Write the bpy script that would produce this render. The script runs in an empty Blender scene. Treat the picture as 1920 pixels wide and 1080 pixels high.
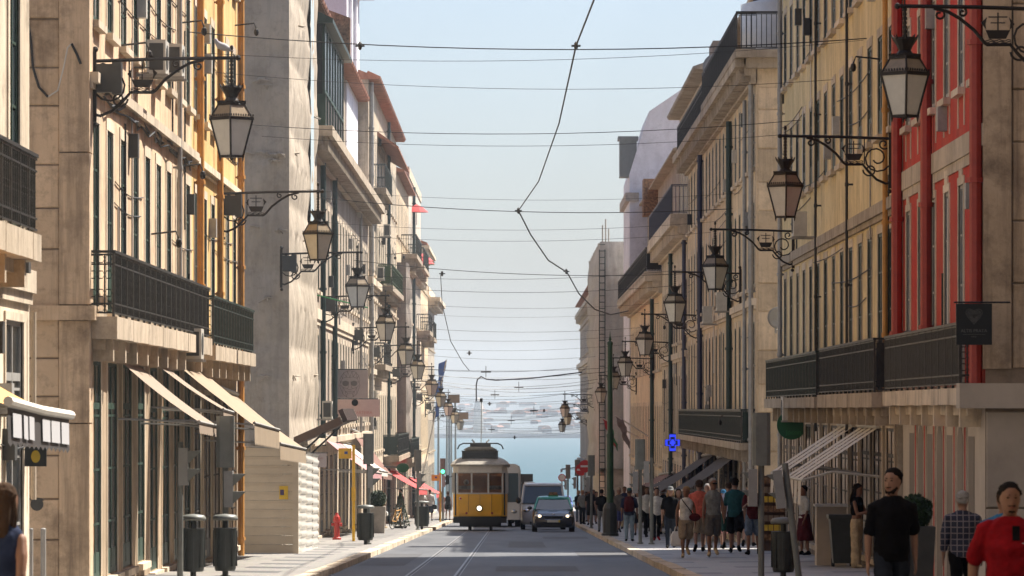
import bpy, math, random
from mathutils import Vector, Matrix
random.seed(7)
R = math.radians
SC = bpy.context.scene
COL = SC.collection

# ---------------------------------------------------------------- camera, sky, sun, exposure
F = 9000.0                       # focal length in photo pixels (1920 wide): a long tele lens
CX, HY = 966.0, 768.0            # street axis / level horizon in the photo
SL = 0.0179                      # fall of the street
def gz(y): return -1.52 - SL*y   # road surface height (camera at z = 0)
cam = bpy.data.cameras.new('camera'); camo = bpy.data.objects.new('camera', cam); COL.objects.link(camo)
cam.sensor_width = 36.0; cam.lens = 36.0*F/1920.0
camo.location = (0, 0, 0); camo.rotation_euler = (R(90), 0, 0)
cam.shift_x = (960.0-CX)/1920.0; cam.shift_y = (HY-540.0)/1920.0
cam.clip_start = 1.0; cam.clip_end = 12000
cam.dof.use_dof = True; cam.dof.focus_distance = 150.0; cam.dof.aperture_fstop = 9.0
SC.camera = camo
SUN_AZ, SUN_EL = 49.0, 55.0      # degrees to the right of the street axis, elevation
w = bpy.data.worlds.new('World'); SC.world = w; w.use_nodes = True
nt = w.node_tree; bg = nt.nodes['Background']
sky = nt.nodes.new('ShaderNodeTexSky'); sky.sky_type = 'NISHITA'; sky.sun_disc = False
sky.sun_elevation = R(SUN_EL); sky.sun_rotation = R(SUN_AZ); sky.dust_density = 2.4; sky.air_density = 0.8; sky.ozone_density = 3.5
nt.links.new(sky.outputs[0], bg.inputs[0]); bg.inputs[1].default_value = 0.072
sl = bpy.data.lights.new('sun', 'SUN'); so = bpy.data.objects.new('sun', sl); COL.objects.link(so)
sl.energy = 5.0; sl.angle = R(0.55); sl.color = (1.0, 0.93, 0.82)
sd = Vector((math.sin(R(SUN_AZ))*math.cos(R(SUN_EL)), math.cos(R(SUN_AZ))*math.cos(R(SUN_EL)), math.sin(R(SUN_EL))))
so.rotation_euler = sd.to_track_quat('Z', 'Y').to_euler(); so.location = (60, 80, 120)
vs = SC.view_settings; vs.view_transform = 'Standard'; vs.look = 'None'; vs.gamma = 1.0; vs.exposure = 1.3
SC.cycles.max_bounces = 6; SC.cycles.diffuse_bounces = 4; SC.cycles.glossy_bounces = 3; SC.cycles.transparent_max_bounces = 8
SC.cycles.volume_bounces = 0; SC.cycles.volume_step_rate = 4.0; SC.cycles.use_denoising = True

# ---------------------------------------------------------------- materials
MT = {}
def _new(name):
    m = bpy.data.materials.new(name); m.use_nodes = True; MT[name] = m
    return m, m.node_tree, m.node_tree.nodes['Principled BSDF']
def c4(c): return (c[0], c[1], c[2], 1)
def mat(name, col, rough=.6, metal=0., var=.12, scale=6., bump=0., emit=0., spec=.5, trans=0., alpha=1.):
    m, t, b = _new(name)
    b.inputs['Roughness'].default_value = rough; b.inputs['Metallic'].default_value = metal
    b.inputs['Specular IOR Level'].default_value = spec
    b.inputs['Base Color'].default_value = c4(col)
    if emit:
        b.inputs['Emission Color'].default_value = c4(col); b.inputs['Emission Strength'].default_value = emit
    if alpha < 1: b.inputs['Alpha'].default_value = alpha
    if var > 0:
        g = t.nodes.new('ShaderNodeNewGeometry'); n = t.nodes.new('ShaderNodeTexNoise')
        n.inputs['Scale'].default_value = scale; n.inputs['Detail'].default_value = 5; n.inputs['Roughness'].default_value = .65
        t.links.new(g.outputs['Position'], n.inputs['Vector'])
        r = t.nodes.new('ShaderNodeValToRGB')
        r.color_ramp.elements[0].position = .3; r.color_ramp.elements[1].position = .72
        r.color_ramp.elements[0].color = c4([max(0, x*(1-var*1.6)) for x in col]); r.color_ramp.elements[1].color = c4([min(1, x*(1+var)) for x in col])
        t.links.new(n.outputs['Fac'], r.inputs[0]); t.links.new(r.outputs[0], b.inputs['Base Color'])
        if bump:
            bp = t.nodes.new('ShaderNodeBump'); bp.inputs['Strength'].default_value = bump; bp.inputs['Distance'].default_value = .02
            t.links.new(n.outputs['Fac'], bp.inputs['Height']); t.links.new(bp.outputs[0], b.inputs['Normal'])
    return m
def wallmat(name, col, stain=(.16, .13, .10), amt=.55, pale=None, bump=.35, rough=.9, streak=1.0):
    """old rendered wall: broad blotches, rain streaks, patches of paler repair and a fine grain"""
    m, t, b = _new(name); N = t.nodes.new; L = t.links.new
    b.inputs['Roughness'].default_value = rough; b.inputs['Specular IOR Level'].default_value = .2
    g = N('ShaderNodeNewGeometry')
    def noise(scale, vec=None, det=6, ro=.65):
        n = N('ShaderNodeTexNoise'); n.inputs['Scale'].default_value = scale; n.inputs['Detail'].default_value = det; n.inputs['Roughness'].default_value = ro
        L(vec if vec else g.outputs['Position'], n.inputs['Vector']); return n.outputs['Fac']
    def ramp(v, a, c):
        r = N('ShaderNodeMapRange'); r.inputs[1].default_value = a; r.inputs[2].default_value = c; L(v, r.inputs[0]); return r.outputs[0]
    def mix(f, a, c, typ='MIX'):
        x = N('ShaderNodeMix'); x.data_type = 'RGBA'; x.blend_type = typ
        if isinstance(f, float): x.inputs[0].default_value = f
        else: L(f, x.inputs[0])
        for s, v in ((6, a), (7, c)):
            if isinstance(v, (tuple, list)): x.inputs[s].default_value = c4(v)
            else: L(v, x.inputs[s])
        return x.outputs[2]
    def mul(v, k):
        x = N('ShaderNodeMath'); x.operation = 'MULTIPLY'; L(v, x.inputs[0]); x.inputs[1].default_value = k; return x.outputs[0]
    mp = N('ShaderNodeMapping'); mp.inputs['Scale'].default_value = (2.6, 2.6, .16); L(g.outputs['Position'], mp.inputs[0])
    pale = pale or [min(1, x*1.16+.03) for x in col]
    c = mix(ramp(noise(.45), .42, .62), col, pale)
    c = mix(mul(ramp(noise(1.3, det=10, ro=.72), .5, .72), amt*1.2), c, stain)
    c = mix(mul(ramp(noise(1.0, mp.outputs[0], det=9, ro=.72), .48, .74), amt*1.5*streak), c, stain)
    c = mix(mul(ramp(noise(5., det=8, ro=.75),   .52, .70), amt*.85), c, [x*.5 for x in col])
    oi = N('ShaderNodeObjectInfo'); rr_ = N('ShaderNodeMapRange'); rr_.inputs[3].default_value = .84; rr_.inputs[4].default_value = 1.12; L(oi.outputs['Random'], rr_.inputs[0])
    vm = N('ShaderNodeVectorMath'); vm.operation = 'SCALE'; L(c, vm.inputs[0]); L(rr_.outputs[0], vm.inputs['Scale']); L(vm.outputs[0], b.inputs['Base Color'])
    bp = N('ShaderNodeBump'); bp.inputs['Strength'].default_value = bump; bp.inputs['Distance'].default_value = .10 if name.startswith('net') else .03
    L(noise(1.1, mp.outputs[0], det=8) if name.startswith('net') else noise(7., det=8), bp.inputs['Height']); L(bp.outputs[0], b.inputs['Normal'])
    return m
wallmat('peach_render', (.58, .425, .28), amt=.5)
wallmat('ochre_render', (.56, .37, .15), amt=.3)
wallmat('cream_render', (.50, .415, .31), amt=.6)
wallmat('yellow_render', (.76, .60, .33), amt=.32)
wallmat('red_render', (.50, .05, .034), stain=(.2, .04, .03), amt=.35, pale=(.46, .09, .06))
wallmat('pinkgrey_render', (.40, .33, .265), amt=.6)
wallmat('grey_render', (.45, .39, .31), amt=.6)
wallmat('stone_render', (.58, .45, .30), amt=.42)
wallmat('sand_render', (.64, .50, .33), amt=.38)
wallmat('lavender_render', (.68, .665, .70), amt=.2, streak=.4)
wallmat('white_render', (.52, .46, .385), amt=.5)
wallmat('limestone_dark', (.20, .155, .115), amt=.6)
wallmat('limestone', (.52, .39, .265), stain=(.15, .11, .08), amt=.7, bump=.8)
wallmat('pale_stone', (.58, .485, .37), amt=.45)
wallmat('marble', (.40, .34, .275), amt=.15, bump=.1, rough=.5, streak=.3)
wallmat('marble_dark', (.13, .10, .075), amt=.3, bump=.1, rough=.5, streak=.3)
wallmat('shaded_brown_base', (.36, .27, .18), amt=.6)  # left ground floors: shade below awnings and balconies is in this brown
wallmat('shaded_base_stone', (.21, .165, .115), amt=.6)  # ground-floor stone, colour darkened to carry the shade low in the street
wallmat('slab_stone', (.42, .345, .26), amt=.6)
wallmat('net_beige', (.47, .40, .32), stain=(.30, .26, .21), amt=.5, bump=.7)
wallmat('net_grey', (.40, .38, .34), stain=(.26, .24, .21), amt=.4, bump=.6)
wallmat('net_brown', (.20, .165, .14), stain=(.10, .09, .08), amt=.5, bump=.6)
wallmat('far_pale', (.27, .27, .28), amt=.2)
mat('terracotta', (.45, .17, .09), .85, var=.35, scale=3., bump=.6)
mat('iron_grey', (.06, .056, .05), .5, .3, var=.3, scale=12)
mat('iron', (.026, .026, .025), .5, .3, var=.3, scale=12)
mat('iron_green', (.012, .03, .024), .5, .2, var=.25)
mat('pipe_green', (.012, .035, .035), .5)
mat('pipe_orange', (.55, .26, .06), .6)
mat('pipe_red', (.36, .04, .03), .5)
mat('pipe_grey', (.33, .32, .30), .5)
mat('pipe_blue', (.035, .04, .085), .45)
mat('wood_green', (.02, .05, .035), .5)
mat('wood_white', (.62, .60, .55), .55)
mat('wood_brown', (.09, .045, .025), .55)
mat('wood_dark', (.035, .028, .022), .6)
mat('glass_dark', (.018, .022, .024), .2, var=0, spec=.3)
mat('glass_sky', (.06, .075, .085), .12, var=0, spec=.5)
mat('glass_curtain', (.26, .25, .23), .25, var=.2, scale=4, spec=.3)
mat('shop_dark', (.022, .017, .014), .25, var=.5, scale=1.5)
mat('shop_warm', (.22, .135, .07), .35, var=.6, scale=2.2)
mat('lamp_glass', (.60, .58, .52), .25, var=.06, spec=.4)
mat('lamp_roof_glass', (.30, .235, .16), .3, var=.15)
mat('lamp_iron', (.028, .022, .018), .5, .4, var=.2)
mat('signal_grey', (.17, .18, .165), .5, var=.12)
mat('signal_light', (.30, .30, .29), .5, var=.08)
mat('bin_green', (.03, .036, .034), .45, var=.2)
mat('post_green', (.012, .06, .022), .45)
mat('yellow_paint', (.70, .40, .02), .4)
mat('hydrant_red', (.48, .03, .02), .4)
mat('white_paint', (.75, .74, .72), .45, var=.05)
mat('sign_red', (.55, .02, .02), .4, var=.05)
mat('sign_green', (.01, .10, .04), .4, var=.05)
mat('sign_blue', (.03, .07, .30), .4, var=.05)
mat('sign_black', (.010, .013, .014), .4, var=.1)
mat('sign_grey', (.33, .31, .29), .5, var=.05)
mat('sign_pink', (.47, .38, .34), .5, var=.05)
mat('letter_grey', (.13, .13, .12), .5, var=0)
mat('letter_dark', (.06, .055, .055), .5, var=0)
mat('letter_pink', (.42, .22, .18), .5, var=0)
mat('letter_green', (.02, .22, .06), .5, var=0)
mat('letter_white', (.50, .50, .52), .5, var=0)
mat('led_blue', (.03, .06, 1.0), .4, var=0, emit=.45)
mat('led_green', (.05, 1.0, .35), .4, var=0, emit=3.0)
mat('head_lamp', (1.0, .80, .50), .3, var=0, emit=1.2)
mat('head_lamp_tram', (1.0, .80, .55), .3, var=0, emit=1.6)
mat('awning_beige', (.25, .19, .14), .85, var=.08, scale=2)
mat('awning_sand', (.28, .21, .14), .85, var=.08, scale=2)
mat('awning_orange', (.62, .33, .10), .8, var=.1)
mat('awning_pink', (.44, .22, .23), .85, var=.08)
mat('awning_red', (.50, .05, .05), .85, var=.08)
mat('awning_brown', (.20, .10, .075), .85, var=.15)
mat('awning_dark', (.05, .04, .035), .85, var=.2)
mat('awning_white', (.62, .58, .52), .85, var=.06)
mat('canopy_brown', (.055, .028, .022), .75, var=.3)
mat('hoarding', (.52, .45, .35), .55, var=.08, scale=1.5)
mat('hoarding_white', (.50, .48, .44), .45, var=.06)
mat('ac_white', (.50, .48, .43), .5, var=.1)
mat('ac_dark', (.05, .05, .048), .6)
mat('dish_grey', (.34, .34, .33), .5, var=.06)
mat('cable', (.02, .02, .02), .6, var=0)
mat('cable_white', (.6, .58, .53), .6, var=0)
mat('copper_wire', (.03, .028, .027), .5, .5, var=0)
mat('tram_yellow', (.86, .45, .01), .32, var=.06, scale=2, spec=.5)
mat('tram_white', (.62, .59, .53), .4, var=.06)
mat('tram_roof', (.36, .33, .28), .6, var=.2)
mat('tram_box', (.055, .06, .05), .5, var=.2)
mat('tram_dark', (.014, .013, .013), .6)
mat('tram_wood', (.33, .13, .035), .5)
mat('tram_seat', (.30, .27, .22), .5, var=.6, scale=3)
mat('chrome', (.55, .55, .55), .2, 1.0, var=0)
mat('rail_steel', (.26, .25, .24), .45, .5, var=.3)
mat('asphalt_patch', (.066, .067, .071), .7, var=.3, scale=3., bump=.3)
mat('rubber', (.012, .012, .012), .8)
mat('rim_grey', (.25, .25, .25), .35, .7)
mat('car_black', (.012, .014, .018), .15, var=0, spec=.7)
mat('car_navy', (.015, .022, .04), .15, var=0, spec=.7)
mat('car_teal', (.05, .34, .30), .25, var=0)
mat('car_white', (.60, .61, .62), .25, var=0)
mat('car_silver', (.34, .35, .36), .25, .5, var=0)
mat('car_glass', (.03, .045, .055), .05, var=0, spec=.9)
mat('plate_white', (.62, .62, .55), .4, var=0)
mat('plate_yellow', (.65, .50, .05), .4, var=0)
mat('lens_red', (.35, .02, .02), .3, var=0)
mat('leaf', (.045, .085, .02), .6, var=.5, scale=20)
mat('leaf_dark', (.02, .05, .014), .6, var=.5, scale=20)
mat('planter', (.05, .05, .048), .6)
mat('planter_pale', (.42, .38, .33), .6)
mat('hillside', (.07, .095, .11), .9, var=.5, scale=.01)
mat('quay_stone', (.34, .32, .29), .9, var=.2, scale=.4)
mat('earth', (.22, .20, .17), .95, var=.2, scale=.3)
mat('flag_blue', (.02, .08, .34), .8, var=.1)
mat('flag_red', (.40, .03, .03), .8)
mat('flag_green', (.02, .16, .06), .8)
mat('flag_grey', (.24, .18, .16), .8)
mat('poster_yellow', (.68, .46, .03), .5)
mat('poster_navy', (.05, .03, .12), .5, var=0)
mat('feather', (.36, .35, .36), .8)
mat('beak', (.3, .2, .12), .6, var=0)
mat('brick_tan', (.30, .17, .09), .9, var=.5, scale=9)
mat('net_blue', (.38, .46, .50), .9, var=.05)
def asphalt():
    m, t, b = _new('asphalt'); N = t.nodes.new; L = t.links.new
    g = N('ShaderNodeNewGeometry'); mp = N('ShaderNodeMapping'); mp.inputs['Scale'].default_value = (1.2, .12, 1); L(g.outputs['Position'], mp.inputs[0])
    n1 = N('ShaderNodeTexNoise'); n1.inputs['Scale'].default_value = 1.; n1.inputs['Detail'].default_value = 6; L(mp.outputs[0], n1.inputs['Vector'])
    n2 = N('ShaderNodeTexNoise'); n2.inputs['Scale'].default_value = 40.; n2.inputs['Detail'].default_value = 3; L(g.outputs['Position'], n2.inputs['Vector'])
    r = N('ShaderNodeValToRGB'); r.color_ramp.elements[0].position = .3; r.color_ramp.elements[1].position = .7
    r.color_ramp.elements[0].color = (.066, .07, .078, 1); r.color_ramp.elements[1].color = (.118, .122, .13, 1)
    L(n1.outputs[0], r.inputs[0])
    x = N('ShaderNodeMix'); x.data_type = 'RGBA'; x.blend_type = 'MULTIPLY'; x.inputs[0].default_value = .6
    L(r.outputs[0], x.inputs[6]); L(n2.outputs[0], x.inputs[7]); 
    y = N('ShaderNodeMix'); y.data_type = 'RGBA'; y.inputs[0].default_value = .45; L(x.outputs[2], y.inputs[6]); L(r.outputs[0], y.inputs[7])
    L(y.outputs[2], b.inputs['Base Color']); b.inputs['Roughness'].default_value = .62
    bp = N('ShaderNodeBump'); bp.inputs['Strength'].default_value = .3; bp.inputs['Distance'].default_value = .01; L(n2.outputs[0], bp.inputs['Height']); L(bp.outputs[0], b.inputs['Normal'])
asphalt()
def mosaic(name, pale, dark, period, width, skew):
    """limestone setts with bands of dark basalt"""
    m, t, b = _new(name); N = t.nodes.new; L = t.links.new
    g = N('ShaderNodeNewGeometry'); s = N('ShaderNodeSeparateXYZ'); L(g.outputs['Position'], s.inputs[0])
    def math_(op, a, c):
        k = N('ShaderNodeMath'); k.operation = op
        for i, v in ((0, a), (1, c)):
            if isinstance(v, (int, float)): k.inputs[i].default_value = v
            else: L(v, k.inputs[i])
        return k.outputs[0]
    v = N('ShaderNodeTexVoronoi'); v.inputs['Scale'].default_value = 11.; L(g.outputs['Position'], v.inputs['Vector'])
    nz = N('ShaderNodeTexNoise'); nz.inputs['Scale'].default_value = .5; nz.inputs['Detail'].default_value = 6; L(g.outputs['Position'], nz.inputs['Vector'])
    q = math_('ADD', math_('ADD', s.outputs[1], math_('MULTIPLY', s.outputs[0], skew)), math_('MULTIPLY', nz.outputs[0], .8))
    band = math_('LESS_THAN', math_('MODULO', q, period), width)
    inx = math_('LESS_THAN', math_('MODULO', math_('ADD', math_('ABSOLUTE', s.outputs[0], 0), .2), 1.5), .95)
    f = math_('MULTIPLY', band, inx)
    x = N('ShaderNodeMix'); x.data_type = 'RGBA'; L(f, x.inputs[0]); x.inputs[6].default_value = c4(pale); x.inputs[7].default_value = c4(dark)
    y = N('ShaderNodeMix'); y.data_type = 'RGBA'; y.blend_type = 'MULTIPLY'; y.inputs[0].default_value = .35; L(x.outputs[2], y.inputs[6]); L(v.outputs['Color'], y.inputs[7])
    z = N('ShaderNodeMix'); z.data_type = 'RGBA'; z.blend_type = 'MULTIPLY'; z.inputs[0].default_value = .55; L(y.outputs[2], z.inputs[6]); L(nz.outputs[0], z.inputs[7])
    hs = N('ShaderNodeHueSaturation'); hs.inputs['Saturation'].default_value = .55; hs.inputs['Value'].default_value = 1.5; L(z.outputs[2], hs.inputs['Color'])
    L(hs.outputs[0], b.inputs['Base Color']); b.inputs['Roughness'].default_value = .55
    bp = N('ShaderNodeBump'); bp.inputs['Strength'].default_value = .5; bp.inputs['Distance'].default_value = .02; L(v.outputs['Distance'], bp.inputs['Height']); L(bp.outputs[0], b.inputs['Normal'])
mosaic('mosaic_left', (.25, .22, .18), (.11, .10, .095), 5.2, 1.9, .9)
mosaic('mosaic_right', (.34, .32, .30), (.17, .17, .17), 7.0, 1.6, -.6)
def water():
    m, t, b = _new('river'); N = t.nodes.new; L = t.links.new
    g = N('ShaderNodeNewGeometry'); mp = N('ShaderNodeMapping'); mp.inputs['Scale'].default_value = (.3, .05, 1); L(g.outputs['Position'], mp.inputs[0])
    n = N('ShaderNodeTexNoise'); n.inputs['Scale'].default_value = .6; n.inputs['Detail'].default_value = 5; L(mp.outputs[0], n.inputs['Vector'])
    bp = N('ShaderNodeBump'); bp.inputs['Strength'].default_value = .6; bp.inputs['Distance'].default_value = .5; L(n.outputs[0], bp.inputs['Height']); L(bp.outputs[0], b.inputs['Normal'])
    b.inputs['Base Color'].default_value = (.03, .085, .105, 1); b.inputs['Roughness'].default_value = .5; b.inputs['Specular IOR Level'].default_value = .25
water()
def tilemat():
    m, t, b = _new('roof_tile'); N = t.nodes.new; L = t.links.new
    g = N('ShaderNodeNewGeometry'); wv = N('ShaderNodeTexWave'); wv.bands_direction = 'Y'; wv.inputs['Scale'].default_value = 1.3; wv.inputs['Distortion'].default_value = .3; L(g.outputs['Position'], wv.inputs['Vector'])
    n = N('ShaderNodeTexNoise'); n.inputs['Scale'].default_value = 2.5; n.inputs['Detail'].default_value = 6; L(g.outputs['Position'], n.inputs['Vector'])
    r = N('ShaderNodeValToRGB'); r.color_ramp.elements[0].position = .3; r.color_ramp.elements[1].position = .75
    r.color_ramp.elements[0].color = (.22, .09, .055, 1); r.color_ramp.elements[1].color = (.50, .22, .13, 1); L(n.outputs[0], r.inputs[0]); L(r.outputs[0], b.inputs['Base Color'])
    bp = N('ShaderNodeBump'); bp.inputs['Distance'].default_value = .08; L(wv.outputs['Fac'], bp.inputs['Height']); L(bp.outputs[0], b.inputs['Normal']); b.inputs['Roughness'].default_value = .85
tilemat()
def plaid():
    m, t, b = _new('plaid_cloth'); N = t.nodes.new; L = t.links.new
    tc = N('ShaderNodeTexCoord'); s = N('ShaderNodeSeparateXYZ'); L(tc.outputs['Object'], s.inputs[0])
    outs = []
    for i, p in ((0, .075), (2, .075)):
        a = N('ShaderNodeMath'); a.operation = 'PINGPONG'; L(s.outputs[i], a.inputs[0]); a.inputs[1].default_value = p/2
        c = N('ShaderNodeMath'); c.operation = 'LESS_THAN'; L(a.outputs[0], c.inputs[0]); c.inputs[1].default_value = .0065; outs.append(c.outputs[0])
    d = N('ShaderNodeMath'); d.operation = 'ADD'; L(outs[0], d.inputs[0]); L(outs[1], d.inputs[1])
    r = N('ShaderNodeValToRGB'); r.color_ramp.elements[0].color = (.018, .022, .045, 1); r.color_ramp.elements[1].color = (.19, .17, .19, 1); L(d.outputs[0], r.inputs[0]); L(r.outputs[0], b.inputs['Base Color']); b.inputs['Roughness'].default_value = .9
plaid()

# ---------------------------------------------------------------- mesh building
class MB:
    def __init__(s): s.v = []; s.f = []; s.m = []
    def add(s, vs, fs, mi=0):
        o = len(s.v); s.v += [tuple(p) for p in vs]; s.f += [tuple(i+o for i in f) for f in fs]; s.m += [mi]*len(fs); return s
    def quad(s, a, b, c, d, mi=0): return s.add([a, b, c, d], [(0, 1, 2, 3)], mi)
    def box(s, x0, x1, y0, y1, z0, z1, mi=0, T=None):
        vs = [(x, y, z) for z in (z0, z1) for y in (y0, y1) for x in (x0, x1)]
        if T: vs = [T(*p) for p in vs]
        return s.add(vs, [(0, 2, 3, 1), (4, 5, 7, 6), (0, 1, 5, 4), (2, 6, 7, 3), (0, 4, 6, 2), (1, 3, 7, 5)], mi)
    def tube(s, pts, r, n=6, mi=0, caps=True):
        pts = [Vector(p) for p in pts]; k = len(pts); rs = r if isinstance(r, (list, tuple)) else [r]*k
        vs = []; up = None
        for i, p in enumerate(pts):
            d = (pts[min(i+1, k-1)]-pts[max(i-1, 0)]).normalized()
            if up is None:
                up = Vector((0, 0, 1)) if abs(d.z) < .9 else Vector((0, 1, 0))
            a = d.cross(up)
            if a.length < 1e-4: a = d.cross(Vector((1, 0, 0)))
            a.normalize(); b = a.cross(d).normalized(); up = b
            rr = rs[i]; ra, rb = rr if isinstance(rr, (list, tuple)) else (rr, rr)
            for j in range(n):
                t = 2*math.pi*j/n; vs.append(p + a*(ra*math.cos(t)) + b*(rb*math.sin(t)))
        fs = [(i*n+j, i*n+(j+1) % n, (i+1)*n+(j+1) % n, (i+1)*n+j) for i in range(k-1) for j in range(n)]
        if caps: fs += [tuple(range(n-1, -1, -1)), tuple(range((k-1)*n, k*n))]
        return s.add(vs, fs, mi)
    def rings(s, rings, mi=0, caps=True):
        n = len(rings[0]); vs = [p for r in rings for p in r]; k = len(rings)
        fs = [(i*n+j, i*n+(j+1) % n, (i+1)*n+(j+1) % n, (i+1)*n+j) for i in range(k-1) for j in range(n)]
        if caps: fs += [tuple(range(n-1, -1, -1)), tuple(range((k-1)*n, k*n))]
        return s.add(vs, fs, mi)
    def lathe(s, prof, c=(0, 0, 0), n=12, mi=0, ph=0., sx=1., sy=1.):
        return s.rings([[(c[0]+sx*r*math.cos(ph+2*math.pi*j/n), c[1]+sy*r*math.sin(ph+2*math.pi*j/n), c[2]+z) for j in range(n)] for r, z in prof], mi)
    def ball(s, c, r, n=10, k=7, mi=0, rot=None):
        rx, ry, rz = r if isinstance(r, (list, tuple)) else (r, r, r); rr = []
        for i in range(k):
            t = math.pi*(i+.02*(i == 0)-.02*(i == k-1))/(k-1); q = []
            for j in range(n):
                u = 2*math.pi*j/n; p = Vector((rx*math.sin(t)*math.cos(u), ry*math.sin(t)*math.sin(u), -rz*math.cos(t)))
                if rot: p = rot @ p
                q.append((c[0]+p.x, c[1]+p.y, c[2]+p.z))
            rr.append(q)
        return s.rings(rr, mi)
    def prism(s, poly, a, b, axis='y', mi=0):
        def P(u, v, w): return (u, w, v) if axis == 'y' else ((w, u, v) if axis == 'x' else (u, v, w))
        return s.rings([[P(u, v, a) for u, v in poly], [P(u, v, b) for u, v in poly]], mi)
    def mesh(s, name, mats, smooth=False):
        me = bpy.data.meshes.new(name); me.from_pydata(s.v, [], s.f)
        for m in (mats if isinstance(mats, (list, tuple)) else [mats]): me.materials.append(MT[m])
        if any(s.m): me.polygons.foreach_set('material_index', s.m)
        if smooth: me.polygons.foreach_set('use_smooth', [True]*len(s.f))
        me.update(); return me
KID = {}
def ob(name, data, parent=None, loc=None, rot=None, mats=None, smooth=False, world=True):
    """link one mesh object; with a parent and no loc its vertices are taken as world coordinates"""
    if isinstance(data, MB): data = data.mesh(name, mats, smooth)
    o = bpy.data.objects.new(name, data); COL.objects.link(o)
    if parent:
        o.parent = parent; KID.setdefault(parent.name, []).append(o)
        if loc is None and world: loc = -wloc(parent)
    if loc is not None: o.location = loc
    if rot is not None: o.rotation_euler = rot
    return o
def wloc(o):
    v = Vector(o.location)
    while o.parent: o = o.parent; v = v + Vector(o.location)
    return v
def thing(name, label, cat, loc=(0, 0, 0), rz=0., group=None):
    o = bpy.data.objects.new(name, None); COL.objects.link(o); o.empty_display_size = .2
    o.location = loc; o.rotation_euler = (0, 0, rz); return tag(o, label, cat, group)
def tag(o, label, cat=None, group=None):
    o['label'] = label
    if cat: o['category'] = cat
    if group: o['group'] = group
    return o
def struct(name, mb, mats, smooth=False):
    o = ob(name, mb, None, None, None, mats, smooth); o['kind'] = 'structure'; return o
def dup(root, loc, rz=None, label=None, group=None):
    r = root.copy(); COL.objects.link(r); r.location = loc
    if rz is not None: r.rotation_euler = (0, 0, rz)
    if label: r['label'] = label
    if group: r['group'] = group
    for ch in KID.get(root.name, []):
        c = ch.copy(); COL.objects.link(c); c.parent = r; KID.setdefault(r.name, []).append(c)
        for g in KID.get(ch.name, []):
            d = g.copy(); COL.objects.link(d); d.parent = c; KID.setdefault(c.name, []).append(d)
    return r
def textmesh(s, size, matname, ext=.004):
    cu = bpy.data.curves.new('lettering', 'FONT'); cu.body = s; cu.size = size; cu.extrude = ext; cu.align_x = 'CENTER'; cu.align_y = 'CENTER'
    cu.resolution_u = 3
    o = bpy.data.objects.new('lettering', cu); COL.objects.link(o)
    me = bpy.data.meshes.new_from_object(o); bpy.data.objects.remove(o); bpy.data.curves.remove(cu)
    me.name = 'lettering'; me.materials.clear(); me.materials.append(MT[matname]); return me
# ================================================================ the setting: ground, road, pavements, river, far shore
def strip(x0, x1, y0, y1, dz, n=40, dzf=None):
    mb = MB(); ys = [y0+(y1-y0)*i/n for i in range(n+1)]
    for a, b in zip(ys, ys[1:]): mb.quad((x0, a, gz(a)+dz), (x1, a, gz(a)+dz), (x1, b, gz(b)+dz), (x0, b, gz(b)+dz))
    return mb
g = strip(-420, 420, -80, 620, -.05, 14)
g.quad((-420, 620, gz(620)-.05), (420, 620, gz(620)-.05), (420, 620, -16), (-420, 620, -16))
struct('ground', g, 'earth')
KL, KR = -3.67, 3.10
struct('road', strip(KL-.4, KR+.4, -40, 440, 0., 40), 'asphalt')
cs = MB()
for a, b in ((58.0, 72.4), (113.0, 132.0)): cs.quad((-40, a, gz(a)-.004), (40, a, gz(a)-.004), (40, b, gz(b)-.004), (-40, b, gz(b)-.004))
struct('cross_street', cs, 'asphalt')
struct('square', strip(-120, 120, 440, 612, .02, 10), 'quay_stone')
q = strip(-120, 120, 612, 619.9, .35, 2); q.quad((-120, 612, gz(612)), (120, 612, gz(612)), (120, 612, gz(612)+.35), (-120, 612, gz(612)+.35))
struct('quay', q, 'quay_stone')
def pavement(name, x0, x1, y0, y1, m, kx, inn):
    mb = strip(x0, x1, y0, y1, .12, 60)
    mb.quad((x0, y0, gz(y0)-.04), (x1, y0, gz(y0)-.04), (x1, y0, gz(y0)+.12), (x0, y0, gz(y0)+.12))
    p = struct(name, mb, m)
    k = MB(); L = 2.94; h = SL*L/2           # one kerb stone, laid on the fall of the street
    k.add([(x, y, z-SL*y) for z in (-.16, .126) for y in (-L/2, L/2) for x in (-.14, .14)], [(0, 2, 3, 1), (4, 5, 7, 6), (0, 1, 5, 4), (2, 6, 7, 3), (0, 4, 6, 2), (1, 3, 7, 5)])
    me = k.mesh('kerb_stone', 'pale_stone'); y = y0+1.5
    while y < min(y1, 330) and y-y0 < 290:
        ob('kerb_stone', me, p, (kx+random.uniform(-.012, .012), y, gz(y)+random.uniform(-.008, .01)), (0, 0, random.uniform(-.003, .003))); y += 3.0
    return p
pavement('pavement_left', -9.0, KL-.13, 66, 440, 'mosaic_left', KL, 1)
pavement('pavement_right', KR+.13, 9.0, 73.0, 440, 'mosaic_right', KR, -1)
for x in (-2.05, -1.13):
    mb = MB()
    for i in range(26):
        a, b = -20+i*16., -4+i*16.
        mb.quad((x-.03, a, gz(a)+.006), (x+.015, a, gz(a)+.006), (x+.015, b, gz(b)+.006), (x-.03, b, gz(b)+.006), 0)
        mb.quad((x+.015, a, gz(a)+.004), (x+.065, a, gz(a)+.004), (x+.065, b, gz(b)+.004), (x+.015, b, gz(b)+.004), 1); mb.quad((x+.065, a, gz(a)+.005), (x+.085, a, gz(a)+.005), (x+.085, b, gz(b)+.005), (x+.065, b, gz(b)+.005), 0)
    struct('tram_rail', mb, ['rail_steel', 'tram_dark'])
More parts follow.
